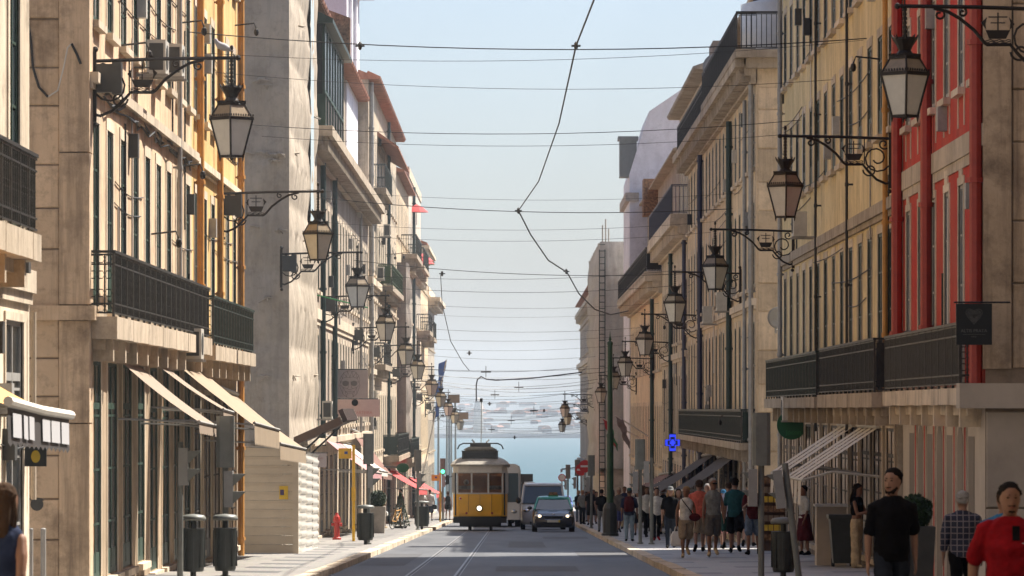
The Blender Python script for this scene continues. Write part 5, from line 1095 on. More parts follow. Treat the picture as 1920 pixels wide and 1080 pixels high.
# topiary planters: leaves as many small faces
def topiary(label, x, y, r, hp, wp, pm, cone=False):
    z = pav(y); t = thing('topiary_planter', label, 'plant', (x, y, z)); a = MB(); a.rings([[(-q, -q, zz), (q, -q, zz), (q, q, zz), (-q, q, zz)] for q, zz in ((wp*.42, 0), (wp*.5, hp))]); ob('planter', a, t, (0, 0, 0), mats=pm)
    a = MB(); rnd = random.Random(x)
    for k in range(1500):
        u, v = rnd.uniform(-1, 1), rnd.uniform(0, 6.283); rr = r*(1-rnd.random()**2*.35)*(1+.06*math.sin(5*v+u*4)); q = math.sqrt(1-u*u)
        if cone: hz_ = rnd.random(); rr2 = r*(1-hz_)*.9+.03; c_ = Vector((rr2*math.cos(v), rr2*math.sin(v), hp+hz_*r*3.4))
        else: c_ = Vector((rr*q*math.cos(v), rr*q*math.sin(v), hp+r*.85+rr*u))
        d1 = Vector((rnd.uniform(-1, 1), rnd.uniform(-1, 1), rnd.uniform(-1, 1))).normalized()*.035; d2 = d1.cross(Vector((rnd.uniform(-1, 1), rnd.uniform(-1, 1), rnd.uniform(-1, 1)))).normalized()*.02
        a.quad(c_-d1, c_+d2, c_+d1, c_-d2)
    if not cone: a.ball((0, 0, hp+r*.85), r*.8, 12, 8)
    ob('foliage', a, t, (0, 0, 0), mats='leaf_dark'); a = MB(); a.tube([(0, 0, hp-.05), (0, 0, hp+r*.6)], .03, 6); ob('stem', a, t, (0, 0, 0), mats='wood_brown')
topiary('clipped ball bush in tall dark planter behind the man in black', 5.85, 70.2, .25, .95, .55, 'planter'); topiary('clipped ball bush beside the left bus stop', -5.1, 178, .32, 1.0, .6, 'planter_pale'); topiary('narrow cone bush beside the bicycle', -4.9, 205, .42, .1, .6, 'planter', True)
# wheelie bin and white cabinet by the woman
z = pav(97); t = thing('wheelie_bin', 'dark green wheeled bin beside the woman in beige trousers', 'bin', (6.42, 94, pav(94))); a = MB(); a.rings([[(-q, -q*1.2, zz), (q, -q*1.2, zz), (q, q*1.2, zz), (-q, q*1.2, zz)] for q, zz in ((.2, .08), (.27, .95))]); ob('body', a, t, (0, 0, 0), mats='bin_green'); a = MB(); a.box(-.3, .3, -.35, .36, .95, 1.03); ob('lid', a, t, (0, 0, 0), mats='bin_green')
for q in (-.18, .18): a = MB(); a.tube([(q-.03, .28, .08), (q+.03, .28, .08)], .08, 10); ob('wheel', a, t, (0, 0, 0), mats='rubber')
t = thing('white_cabinet', 'pale cabinet behind the dark green wheeled bin', 'cabinet', (6.35, 96.6, pav(96.6))); a = MB(); a.box(-.3, .3, -.3, .3, 0, 1.18); ob('body', a, t, (0, 0, 0), mats='marble'); a = MB(); a.box(-.33, .33, -.33, .33, 1.18, 1.23); ob('top', a, t, (0, 0, 0), mats='white_paint')
# bicycle
t = thing('bicycle', 'dark bicycle parked at the left shopfronts', 'bicycle', (-4.9, 199.5, pav(199.5)), R(68))
for q in (-.52, .52):
    a = MB(); a.tube([(q+.33*math.cos(k*math.pi/10), 0, .35+.33*math.sin(k*math.pi/10)) for k in range(21)], .02, 5, caps=False); w_ = ob('wheel', a, t, (0, 0, 0), mats='rubber')
    a = MB(); [a.tube([(q, 0, .35), (q+.32*math.cos(k*math.pi/5), 0, .35+.32*math.sin(k*math.pi/5))], .004, 3) for k in range(10)]; ob('spokes', a, w_, (0, 0, 0), mats='chrome')
a = MB(); [a.tube([p_, q_], .02, 5) for p_, q_ in (((-.52, 0, .35), (-.1, 0, .32)), ((-.1, 0, .32), (-.22, 0, .85)), ((-.52, 0, .35), (-.2, 0, .78)), ((-.2, 0, .76), (.38, 0, .8)), ((-.1, 0, .32), (.36, 0, .72)), ((.36, 0, .9), (.52, 0, .35)))]; ob('frame', a, t, (0, 0, 0), mats='awning_orange')
a = MB(); a.box(-.34, -.1, -.06, .06, .85, .9); ob('saddle', a, t, (0, 0, 0), mats='rubber'); a = MB(); a.tube([(.36, 0, .9), (.34, 0, 1.0)], .015, 5); a.tube([(.34, -.27, 1.02), (.36, 0, 1.0), (.34, .27, 1.02)], .014, 5); ob('handlebar', a, t, (0, 0, 0), mats='rubber')
# postcard rack at the corner of the yellow building
t = thing('postcard_rack', 'brown display rack beside the leaning right signal', 'rack', (6.55, 121.5, pav(121.5))); a = MB(); a.box(-.3, .3, .1, .14, 0, 1.9); ob('back', a, t, (0, 0, 0), mats='wood_brown')
for k in range(7):
    a = MB(); a.box(-.3, .3, -.08, .1, .25+k*.24, .27+k*.24); ob('shelf', a, t, (0, 0, 0), mats='wood_brown'); a = MB()
    for j in range(4): a.box(-.28+.14*j, -.16+.14*j, -.04, -.03, .27+k*.24, .42+k*.24)
    ob('cards', a, t, (0, 0, 0), mats=('brick_tan', 'poster_yellow', 'awning_beige')[k % 3])
# tall lamp posts and poles on the square
for k, (x, d, h, lab) in enumerate(((838, 470, 10.5, 'leftmost grey mast on the square by the river'), (846, 480, 10.8, 'second grey mast on the square by the river'), (854, 490, 11., 'third grey mast on the square by the river'), (822, 465, 12, 'tallest grey mast at the left edge of the water view'))):
    t = thing('mast', lab, 'mast', ((x-CX)/F*d, d, gz(d)), group='grey masts on the square'); a = MB(); a.lathe([(.14, 0), (.10, h*.6), (.07, h)], n=10); ob('shaft', a, t, (0, 0, 0), mats='signal_grey'); a = MB(); a.ball((0, 0, h), (.1, .1, .06)); ob('cap', a, t, (0, 0, 0), mats='signal_grey')
d = 420; t = thing('post_lantern', 'lantern on a tall grey post at the far left', 'street lamp', ((842-CX)/F*d, d, gz(d))); a = MB(); a.tube([(0, 0, 0), (0, 0, 8.2)], .06, 8); ob('post', a, t, (0, 0, 0), mats='lamp_iron')
a = MB(); a.lathe([(.16, 8.2), (.3, 8.9)], n=4); ob('pane', a, t, (0, 0, 0), mats='lamp_glass'); a = MB(); a.lathe([(.36, 8.9), (.36, 8.96), (.18, 9.15), (.1, 9.35), (.03, 9.4)], n=4); ob('roof', a, t, (0, 0, 0), mats='lamp_iron')
# red parasols on far balconies
for k, (x, y, d) in enumerate(((790, 395, 302), (790, 487, 320), (806, 492, 324))):
    p = at(x, y, d); p.x = -6.2; t = thing('parasol', ('upper', 'lower left', 'lower right')[k]+' red parasol on a far left balcony', 'parasol', (p.x, d, p.z-.9)); a = MB(); a.tube([(0, 0, 0), (0, 0, 1.3)], .03, 6); ob('pole', a, t, (0, 0, 0), mats='white_paint'); a = MB(); a.lathe([(.75, .8), (.4, 1.1), (.03, 1.3)], n=10); ob('canopy', a, t, (0, 0, 0), mats='awning_red')
# ================================================================ vehicles
def onroad(t, y): t.rotation_euler = (-math.atan(SL), 0, t.rotation_euler[2])
Z3 = (0, 0, 0)
def wheel(t, x, y, r, wd):
    a = MB(); s = 1 if x > 0 else -1; a.tube([(x-wd/2, y, r), (x+wd/2, y, r)], r, 18); w_ = ob('wheel', a, t, Z3, mats='rubber')
    a = MB(); a.tube([(x+s*wd*.5, y, r), (x+s*(wd*.5+.012), y, r)], r*.66, 14); ob('rim', a, w_, Z3, mats='rim_grey')
# ---- the yellow tram
mt_, nt_, bs_ = _new('tram_pane'); bs_.inputs['Base Color'].default_value = (.03, .03, .03, 1); bs_.inputs['Roughness'].default_value = .08; bs_.inputs['Alpha'].default_value = .28
D = 207.; t = thing('tram', 'yellow and white vintage tram with one round headlight', 'tram', (-1.52, D, gz(D))); onroad(t, D); TL = 8.4
def plan(wd, inset, y0=0.): return [(-wd, .75), (-wd*.955, .28+y0), (-wd*.80, .10+y0+inset*.2), (-wd*.42, .02+y0), (wd*.42, .02+y0), (wd*.80, .10+y0+inset*.2), (wd*.955, .28+y0), (wd, .75), (wd, TL-.75), (wd*.955, TL-.28), (wd*.8, TL-.1), (wd*.42, TL-.02), (-wd*.42, TL-.02), (-wd*.8, TL-.1), (-wd*.955, TL-.28), (-wd, TL-.75)]
def slab(z0, z1, w0, w1=None, y0=0., y1=None): return [[(x, y, z) for x, y in plan(w, 0, yy)] for z, w, yy in ((z0, w0, y0), (z1, w1 or w0, y0 if y1 is None else y1))]
a = MB(); a.rings(slab(.62, 1.58, 1.17, 1.18)); ob('lower_body', a, t, Z3, mats='tram_yellow')
a = MB(); a.rings(slab(1.58, 1.64, 1.19)); a.rings(slab(2.50, 2.78, 1.18)); 
for (x, y) in ((-.97, .125), (-.36, .03), (.36, .03), (.97, .125), (-1.12, .3), (1.12, .3)): a.box(x-.035, x+.035, y-.01, y+.06, 1.64, 2.5)
for k in range(8):
    for q in (-1, 1): y = .75+k*(TL-1.5)/7; a.box(q*1.18-.035, q*1.18+.035, y-.06, y+.06, 1.64, 2.5)
ob('window_band', a, t, Z3, mats='tram_white')
for (x0, y0, x1, y1) in ((-.935, .13, -.395, .05), (-.325, .045, .325, .045), (.395, .05, .935, .13)):
    a = MB(); a.quad((x0, y0, 1.66), (x1, y1, 1.66), (x1, y1, 2.48), (x0, y0, 2.48)); ob('windscreen', a, t, Z3, mats='tram_pane')
for q in (-1, 1):
    a = MB(); a.quad((q*1.0, .15, 1.66), (q*1.1, .27, 1.66), (q*1.1, .27, 2.48), (q*1.0, .15, 2.48)); ob('windscreen', a, t, Z3, mats='tram_pane')
    for k in range(7): y = .75+k*(TL-1.5)/7; a = MB(); a.quad((q*1.17, y+.07, 1.66), (q*1.17, y+(TL-1.5)/7-.07, 1.66), (q*1.17, y+(TL-1.5)/7-.07, 2.48), (q*1.17, y+.07, 2.48)); ob('side_window', a, t, Z3, mats='tram_pane')
    a = MB(); a.box(q*1.06-.03, q*1.06+.03, .17, .24, .66, 2.5); ob('door_slot', a, t, Z3, mats='tram_dark')
a = MB(); a.box(-1.1, 1.1, .3, TL-.3, 1.0, 1.2); a.box(-1.1, 1.1, TL-.5, TL-.4, 1.2, 2.5); ob('interior', a, t, Z3, mats='tram_wood')
for k in range(6):
    for q in (-.65, .65): a = MB(); a.box(q-.35, q+.35, 1.6+k, 1.7+k, 1.2, 1.95); ob('seat', a, t, Z3, mats='tram_seat')
a = MB(); a.box(-1.0, 1.0, .3, .36, 1.6, 1.78); ob('dashboard', a, t, Z3, mats='tram_wood')
a = MB(); a.box(-.75, -.45, .55, .8, 1.2, 1.95); a.ball((-.6, .66, 2.1), .12); ob('driver_seat', a, t, Z3, mats='tram_seat')
a = MB(); rr = []
for z, w_, y0 in ((2.78, 1.27, -.10), (2.86, 1.29, -.12), (2.98, 1.20, .02), (3.1, 1.02, .22), (3.18, .80, .50)): rr.append([(x, y, z) for x, y in plan(w_, 0, y0)])
a.rings(rr); ob('roof', a, t, Z3, mats='tram_roof', smooth=False)
a = MB(); a.box(-.62, .62, .9, TL-.9, 3.16, 3.52); a.prism([(-.72, 3.52), (.72, 3.52), (.5, 3.63), (-.5, 3.63)], .8, TL-.8); ob('clerestory', a, t, Z3, mats='tram_roof')
a = MB(); a.box(-.78, .78, .30, .72, 3.1, 3.43); a.box(-.80, .80, .28, .74, 3.43, 3.46); ob('destination_box', a, t, Z3, mats='tram_box')
a = MB(); a.box(-.7, .7, .285, .3, 3.15, 3.38); ob('destination_blind', a, t, Z3, mats='sign_black')
a = MB()
for x in (-.45, .45): a.tube([(x, 2.6, 3.62), (x*.6, 2.9, 3.85), (x*.8, 3.2, 3.95)], .04, 6)
a.tube([(-1.0, 2.8, 3.55), (-.92, 2.8, 3.72), (-.75, 2.8, 3.8), (.75, 2.8, 3.8), (.92, 2.8, 3.72), (1.0, 2.8, 3.55)], .03, 6); a.box(-.45, .45, 2.5, 3.6, 3.6, 3.78); ob('pantograph', a, t, Z3, mats='tram_dark')
a = MB(); a.tube([(0.02, 4.0, 3.7), (0.03, 5.4, 5.7)], .02, 6); ob('trolley_pole', a, t, Z3, mats='signal_grey'); a = MB(); a.box(-.05, .08, 5.3, 5.5, 5.66, 5.82); ob('trolley_shoe', a, t, Z3, mats='tram_dark')
a = MB(); a.ball((-.03, -.01, .97), (.11, .05, .11), 14, 8); hl_ = ob('headlight', a, t, Z3, mats='head_lamp_tram', smooth=True)
a = MB(); a.tube([(-.03, .03, .97), (-.03, -.03, .97)], .145, 16); ob('rim', a, hl_, Z3, mats='tram_dark')
for x in (-.58, .52): a = MB(); a.ball((x, .0, .76), (.05, .03, .05), 10, 6); ob('marker_light', a, t, Z3, mats='lens_red')
a = MB(); a.ball((-.84, .1, 1.40), (.075, .03, .075), 12, 6); em = ob('emblem', a, t, Z3, mats='white_paint'); a = MB(); a.ball((-.84, .075, 1.40), (.045, .02, .045), 10, 5); ob('emblem_ring', a, em, Z3, mats='sign_red')
o = ob('lettering', textmesh('572', .16, 'letter_dark'), t, (.62, .03, 1.42), (R(90), 0, 0)) if False else None
for x in (-.5, .0, .5): a = MB(); a.box(x-.006, x+.006, -.002, .06, .8, 1.57); ob('panel_seam', a, t, Z3, mats='tram_wood')
a = MB(); a.tube([(-.9, .1, 1.62), (-.4, -.0, 1.62), (.4, -.0, 1.62), (.9, .1, 1.62)], .022, 6); ob('front_rail', a, t, Z3, mats='tram_white')
for x in (-.66, 0, .66): a = MB(); a.box(x-.3+.02*abs(x), x+.3-.02*abs(x), .05+.08*abs(x), .07+.08*abs(x), 2.36, 2.48); ob('window_arch', a, t, Z3, mats='tram_wood')
a = MB(); a.box(-.92, .92, .0, .12, .66, .78); ob('bumper_strip', a, t, Z3, mats='tram_yellow')
a = MB(); a.rings(slab(.5, .62, 1.14, 1.16)); a.box(-1.15, 1.15, -.06, .3, .34, .56); a.box(-.75, .75, .0, .5, .22, .36); ob('fender', a, t, Z3, mats='tram_dark')
a = MB(); a.box(-.9, .9, 1.9, 6.4, .18, .5); ob('truck', a, t, Z3, mats='tram_dark')
for y in (2.6, 5.4):
    for q in (-1, 1): a = MB(); a.tube([(q*.46-.05, y, .33), (q*.46+.05, y, .33)], .33, 16); ob('wheel', a, t, Z3, mats='tram_dark')
for q in (-1, 1): a = MB(); a.tube([(q*.46, .45, .02), (q*.46, .45, .4)], .05, 6); ob('lifeguard_stay', a, t, Z3, mats='tram_dark')
a = MB(); a.tube([(-1.2, .35, 2.35), (-1.38, .2, 2.3)], .02, 5); a.box(-1.47, -1.33, .14, .2, 2.0, 2.4); ob('mirror', a, t, Z3, mats='tram_dark')
# ---- cars
def loft(stations, n_top=3):
    """stations: (y, half width, z low, z belt, z top, inset) lofted to a rounded body"""
    rs = []
    for y, wd, z0, zb, zt, ins in stations:
        h = [(wd*.86, z0), (wd*.97, z0+.07), (wd, (z0+zb)/2), (wd*.985, zb), (wd*ins, zt-.03), (wd*ins*.75, zt), (wd*ins*.3, zt+.012)]
        rs.append([(x, y, z) for x, z in h]+[(-x, y, z) for x, z in reversed(h)])
    a = MB(); a.rings(rs); return a
def car(label, x, y, paint, roofm, L=4.5, W=.88, H=1.46, taxi=False, lights=None, van=False, hood=None, rz=0.):
    t = thing('taxi' if taxi else ('van' if van else 'car'), label, 'taxi' if taxi else ('van' if van else 'car'), (x, y, gz(y))); onroad(t, y)
    if van:
        b = loft([(0, W*.86, .28, .52, .72, .9), (.1, W*.95, .24, .6, .88, .95), (.5, W, .22, .8, 1.05, .97), (.95, W, .22, .9, 1.18, .97), (L-.15, W, .22, .95, 1.2, .97), (L, W*.95, .28, .95, 1.15, .95)])
    else:
        b = loft([(0, W*.80, .24, .46, .60, .88), (.07, W*.90, .20, .52, .68, .90), (.3, W*.97, .18, .60, .78, .88), (.8, W, .18, .70, .88, .88), (1.2, W, .18, .78, .94, .90), (1.9, W, .18, .84, .95, .93), (3.6, W, .18, .85, .97, .93), (L-.25, W*.96, .2, .82, .96, .9), (L, W*.86, .28, .72, .86, .88)])
    ob('body', b, t, Z3, mats=paint, smooth=True)
    if van: y0, y1, y2, y3, zb, gw, rw = .75, 1.45, L-.12, L-.02, 1.17, .94, .84
    else: y0, y1, y2, y3, zb, gw, rw = 1.15, 1.95, 3.35, L-.35, .94, .90, .72
    zr = H
    # glass house
    A = [(-W*gw, y0, zb), (W*gw, y0, zb), (W*rw, y1, zr-.05), (-W*rw, y1, zr-.05)]
    a = MB(); a.quad(*A); ob('windshield', a, t, Z3, mats='car_glass')
    B = [(-W*gw, y3, zb), (W*gw, y3, zb), (W*rw, y2, zr-.05), (-W*rw, y2, zr-.05)]
    a = MB(); a.quad(*B); ob('rear_window', a, t, Z3, mats='car_glass')
    for q in (-1, 1):
        a = MB(); a.quad((q*W*gw, y0+.05, zb), (q*W*gw, y3-.05, zb), (q*W*rw, y2, zr-.05), (q*W*rw, y1, zr-.05)); ob('side_window', a, t, Z3, mats='car_glass' if not van else paint)
        a = MB(); a.tube([(q*W*gw, y0, zb), (q*W*rw, y1, zr-.04)], .045, 6); a.tube([(q*W*rw, y2, zr-.04), (q*W*gw, y3, zb)], .05, 6); a.tube([(q*W*(gw*.5+rw*.5), (y1+y2)/2, (zb+zr)/2), (q*W*rw, (y1+y2)/2, zr-.04)], .035, 6); ob('pillar', a, t, Z3, mats=roofm)
    a = MB(); rr = []
    for y_, w_, z_ in ((y1-.08, rw*1.0, zr-.07), (y1+.1, rw*1.04, zr-.01), ((y1+y2)/2, rw*1.05, zr+.02), (y2-.05, rw*1.03, zr-.01), (y2+.08, rw, zr-.07)):
        rr.append([(-W*w_, y_, z_-.05), (-W*w_*.98, y_, z_-.01), (-W*w_*.8, y_, z_+.02), (0, y_, z_+.035), (W*w_*.8, y_, z_+.02), (W*w_*.98, y_, z_-.01), (W*w_, y_, z_-.05)])
    a.rings(rr); ob('roof', a, t, Z3, mats=roofm, smooth=True)
    hz_ = .66 if not van else .84
    for q in (-1, 1):
        a = MB(); a.ball((q*W*.74, .16 if not van else .12, hz_), (.17, .14, .075), 12, 6); h_ = ob('headlight', a, t, Z3, mats='chrome', smooth=True)
        if lights: a = MB(); a.ball((q*W*.66, .04 if not van else .0, hz_), (.075, .05, .06), 10, 6); ob('lit_lens', a, h_, Z3, mats=lights)
        a = MB(); a.box(q*W*.68-.12, q*W*.68+.12, .03, .12, .33, .40); ob('fog_light', a, t, Z3, mats='chrome')
        a = MB(); a.ball((q*(W+.11), 1.25 if not van else 1.0, 1.0 if not van else 1.3), (.11, .05, .08 if not van else .15), 10, 6); ob('mirror', a, t, Z3, mats='car_black', smooth=True)
        for yy in (.85, L-.85): wheel(t, q*(W-.10), yy, .31, .2)
    a = MB(); a.prism([(-.42, .66 if not van else .78), (.42, .66 if not van else .78), (.33, .52 if not van else .6), (-.33, .52 if not van else .6)], -.015, .15); ob('grille', a, t, Z3, mats='rubber')
    a = MB(); a.tube([(-.44, -.02, .67 if not van else .79), (.44, -.02, .67 if not van else .79)], .012, 5); a.tube([(-.44, -.02, .67), (-.36, -.02, .52), (.36, -.02, .52), (.44, -.02, .67)], .010, 5); ob('grille_trim', a, t, Z3, mats='chrome')
    a = MB(); a.ball((0, .03, .73 if not van else .86), (.05, .03, .05), 10, 5); ob('badge', a, t, Z3, mats='chrome')
    a = MB(); a.box(-.27, .2, -.05, -.02, .40, .50); p_ = ob('number_plate', a, t, Z3, mats='plate_white'); a = MB(); a.box(.2, .27, -.05, -.02, .40, .50); ob('yellow_strip', a, p_, Z3, mats='plate_yellow')
    a = MB(); a.box(-W*.6, W*.6, -.03, .1, .22, .36); ob('air_intake', a, t, Z3, mats='rubber')
    if taxi:
        a = MB(); a.prism([(-.2, H+.06), (.2, H+.06), (.17, H+.2), (-.17, H+.2)], 2.2, 2.4); s_ = ob('taxi_sign', a, t, Z3, mats='brick_tan'); a = MB(); a.box(-.21, .21, 2.17, 2.43, H+.02, H+.075); ob('sign_foot', a, s_, Z3, mats='letter_green')
    if hood: pass
    return t
car('dark taxi with teal roof and lit headlights coming up the street', 1.60, 200, 'car_navy', 'car_teal', taxi=True, lights='head_lamp')
car('white van close behind the taxi', 1.25, 214, 'car_white', 'car_white', L=5.2, W=1.0, H=2.05, van=True)
car('grey van left of the white van', .62, 236, 'car_silver', 'car_silver', L=5., W=.98, H=2.0, van=True)
car('small dark car behind the tram with a lit headlight', .62, 262, 'car_black', 'car_black', lights='head_lamp')
car('pale car farther back in the queue', .85, 300, 'car_white', 'car_white')
car('dark car turning on the square far behind', 2.2, 430, 'car_black', 'car_black'); car('blue parked car far behind the van', 4.6, 455, 'sign_blue', 'sign_blue')
# far truck with a roof box
t = car('far white van with dark roof box near the river', .55, 350, 'car_white', 'car_white', L=5.4, W=1.0, H=2.5, van=True); a = MB(); a.box(-.75, .75, 1.9, 3.4, 2.55, 3.1); ob('roof_box', a, t, Z3, mats='ac_dark')
# coach behind the tram
t = thing('coach', 'white coach half hidden behind the tram', 'bus', (-.95, 232, gz(232))); onroad(t, 232); cw = 1.22
a = MB(); rr = []
for y_, k in ((0, .95), (.15, 1.), (11.5, 1.), (11.7, .96)): rr.append([(-cw*k, y_, .35), (-cw*k, y_, 2.7), (-cw*k*.95, y_, 2.95), (-cw*k*.8, y_, 3.05), (cw*k*.8, y_, 3.05), (cw*k*.95, y_, 2.95), (cw*k, y_, 2.7), (cw*k, y_, .35)])
a.rings(rr); ob('body', a, t, Z3, mats='car_white'); a = MB(); a.box(-cw*.9, cw*.9, -.03, .0, 1.2, 2.6); ob('windshield', a, t, Z3, mats='car_glass')
for q in (-1, 1):
    for k in range(6): a = MB(); a.box(q*cw-.015, q*cw+.015, .5+k*1.85, 2.25+k*1.85, 1.35, 2.5); ob('side_window', a, t, Z3, mats='car_glass')
    for y_ in (2.4, 9): wheel(t, q*(cw-.14), y_, .48, .28)
    a = MB(); a.ball((q*.9, -.01, .75), (.15, .04, .1), 10, 6); ob('headlight', a, t, Z3, mats='chrome'); a = MB(); a.box(q*(cw+.1)-.07, q*(cw+.1)+.07, -.25, -.18, 1.9, 2.4); ob('mirror', a, t, Z3, mats='ac_dark')
# ================================================================ people
for n, c in dict(skin_fair=(.26, .145, .10), skin_tan=(.21, .105, .065), skin_olive=(.17, .085, .05), hair_black=(.012, .009, .008), hair_brown=(.05, .028, .016), hair_blond=(.30, .20, .10), hair_grey=(.30, .29, .28), black=(.006, .006, .007), dark_denim=(.022, .027, .038), denim=(.13, .18, .25), light_denim=(.20, .27, .33), white=(.62, .61, .58), offwhite=(.50, .50, .47), red=(.22, .006, .010), coral=(.55, .13, .09), grey=(.20, .21, .21), grey2=(.13, .12, .11), beige=(.48, .37, .23), sand=(.34, .27, .19), maroon=(.075, .013, .016), navy=(.02, .028, .06), teal=(.02, .075, .085), blue=(.03, .13, .25), darkgreen=(.012, .04, .035), pink=(.45, .22, .22), orange=(.6, .22, .06), shortblue=(.10, .12, .30), lip=(.22, .07, .055), brown=(.10, .055, .035), lavender=(.45, .42, .5)).items():
    mat('p_'+n, c, .55 if n.startswith('skin') else .85, var=.10 if n.startswith('skin') else .22, scale=9., bump=.15 if n.startswith('skin') else .7, spec=.35 if n.startswith('skin') else .08)
MT['p_plaid'] = MT['plaid_cloth']
FOLD = bpy.data.textures.new('folds', 'CLOUDS'); FOLD.noise_scale = .11; FOLD.noise_depth = 2
def ell(c, rx, ry, n=14, yo=0.): return [(c[0]+rx*math.cos(2*math.pi*k/n), c[1]+yo+ry*math.sin(2*math.pi*k/n), c[2]) for k in range(n)]
def capsule(a, pts, rs, n=10):
    """tapered limb with rounded ends"""
    p0, p1 = Vector(pts[0]), Vector(pts[-1]); d0 = (Vector(pts[0])-Vector(pts[1])).normalized(); d1 = (Vector(pts[-1])-Vector(pts[-2])).normalized()
    f = lambda r, k: (r[0]*k, r[1]*k) if isinstance(r, (tuple, list)) else r*k
    m = lambda r: min(r) if isinstance(r, (tuple, list)) else r
    P_ = [p0+d0*m(rs[0])*.9, p0+d0*m(rs[0])*.6]+[Vector(p) for p in pts]+[p1+d1*m(rs[-1])*.6, p1+d1*m(rs[-1])*.9]
    a.tube(P_, [f(rs[0], .35), f(rs[0], .8)]+list(rs)+[f(rs[-1], .8), f(rs[-1], .35)], n)
def person(label, x, y, H, face=0., top=('white', 'tee'), bottom=('denim', 'long'), skin='tan', hair=('brown', 'short'), shoes='black', legs=((18, 4), (-16, 22)), arms=((-18, 18), (16, 22)), lean=2., bulk=1., fem=False, near=False, head=(0, 0), hat=None, z=None, beard=False, glasses=False, extra=None):
    s = H/1.76; t = thing('person', label, 'person', (x, y, pav(y) if z is None else z), R(face)); vox = (.0105 if near else .019)
    w_ = (.95 if fem else 1.)*bulk
    J = {}
    def leg(sd, sw, kn):
        hp = Vector((sd*.092, 0, .93)); a1 = R(sw); a2 = R(sw-kn)
        k = hp+Vector((sd*.008, -math.sin(a1), -math.cos(a1)))*.44; an = k+Vector((0, -math.sin(a2), -math.cos(a2)))*.42
        ft = R(min(8, sw-kn)*.6-max(0, kn-15)*.9); toe = an+Vector((sd*.03, -.165*math.cos(ft), -.055+.165*math.sin(ft))); heel = an+Vector((0, .055*math.cos(ft), -.055-.05*math.sin(ft)))
        return hp, k, an, toe, heel
    LG = [leg(-1, *legs[0]), leg(1, *legs[1])]
    zmin = min(min(l[3].z, l[4].z) for l in LG)-.035
    up = Vector((0, 0, -zmin))
    LG = [[p+up for p in l] for l in LG]
    ln = math.tan(R(lean))
    def B(p): q = Vector(p)+up; q.y -= ln*(p[2]-.93); return q        # upper body leans
    tor = [(.84, .155, .115), (.92, .172 if fem else .162, .125), (1.02, .145 if fem else .155, .108), (1.10, .130 if fem else .150, .10), (1.24, .15 if fem else .168, .12), (1.34, .160 if fem else .18, .115), (1.395, .145 if fem else .165, .10), (1.43, .118 if fem else .135, .085), (1.465, .085 if fem else .095, .07), (1.49, .062, .06)]
    belly = .02*max(0, bulk-1)*10
    def torso(a, g, z0, z1=2., flare=0.):
        rr = []
        for zz, rx, ry in tor:
            if zz < z0-.04 or zz > z1: continue
            c = B((0, 0, zz)); rr.append(ell(c, (rx*w_+g)*1., ry*bulk+g+(belly*.5 if .95 < zz < 1.25 else 0), 18, -(belly*.4 if .95 < zz < 1.25 else 0)))
        a.rings(rr)
    AR = []
    for sd, (sw, bend) in zip((-1, 1), arms):
        sh = B((sd*.168*w_, 0, 1.38)); a1 = R(sw); ab = R(9+max(0, bulk-1)*40)
        el = sh+Vector((sd*math.sin(ab)*.29, -math.sin(a1)*.28, -math.cos(a1)*.28)); a2 = R(sw+bend)
        wr = el+Vector((sd*(.01 if bend < 50 else -.09), -math.sin(a2)*.25, -math.cos(a2)*.25)); dr = (wr-el).normalized(); AR.append((sh, el, wr, dr, sd))
    hc = B((0, -.01, 1.625)); hy, hp_ = R(head[0]), R(head[1]); RH = Matrix.Rotation(hy, 3, 'Z') @ Matrix.Rotation(hp_, 3, 'X')
    def HD(p): return hc + RH @ Vector(p)
    body = MB()
    # torso, neck and head
    torso(body, -.006, .84)
    capsule(body, [B((0, .012, 1.43)), B((0, .0, 1.53)), HD((0, .012, -.06))], [(.062, .062), .054, .056], 10)
    hd = [(-.125, .028, .035, -.045), (-.115, .045, .055, -.032), (-.085, .060, .078, -.012), (-.04, .071, .09, -.002), (.0, .0765, .096, .003), (.045, .078, .098, .006), (.085, .068, .088, .008), (.112, .046, .06, .01), (.124, .018, .024, .01)]
    body.rings([[HD((1.07*rx*math.cos(2*math.pi*k/14), yo+ry*math.sin(2*math.pi*k/14), zz)) for k in range(14)] for zz, rx, ry, yo in hd])
    body.rings([[HD((q*w2, -.088-d, zz)) for q, d in ((-1, 0), (0, dd), (1, 0), (0, -.03))] for zz, w2, dd in ((.018, .007, .008), (-.012, .012, .022), (-.032, .017, .028), (-.042, .012, .008))])
    body.ball(HD((0, -.083, -.066)), (.026, .016, .012), 8, 5)
    for q in (-1, 1): body.ball(HD((q*.078, .008, .0)), (.012, .02, .032), 8, 5); body.ball(HD((q*.031, -.083, .034)), (.02, .01, .008), 8, 5)
    for (sh, el, wr, dr, sd) in AR:
        capsule(body, [sh+Vector((-sd*.015, 0, -.01)), sh.lerp(el, .5), el], [.042*bulk, .043*bulk, .037*bulk]); capsule(body, [el, el.lerp(wr, .35), wr], [.038*bulk, .037*bulk, .026])
        side = dr.cross(Vector((0, -1, 0))); side = side.normalized() if side.length > .2 else Vector((1, 0, 0)); fw = side.cross(dr).normalized()
        pc = wr+dr*.055; capsule(body, [wr+dr*.01, pc, wr+dr*.085], [(.024, .02), (.018, .036), (.016, .036)], 10)
        if near:
            for i, (o_, ln_) in enumerate(((-.030, .060), (-.010, .072), (.010, .068), (.028, .052))):
                b0 = wr+dr*.085+fw*-o_*1.; m1 = b0+dr*ln_*.55+side*(-sd)*.008*0; m2 = m1+dr*ln_*.4-side*sd*.0-fw*0+Vector((-sd*.014, 0, 0)); capsule(body, [b0, m1, m2], [.0105, .0105, .0095], 8)
        else: capsule(body, [wr+dr*.08, wr+dr*.125, wr+dr*.16+Vector((-sd*.015, 0, 0))], [(.014, .033), (.014, .03), (.012, .022)], 8)
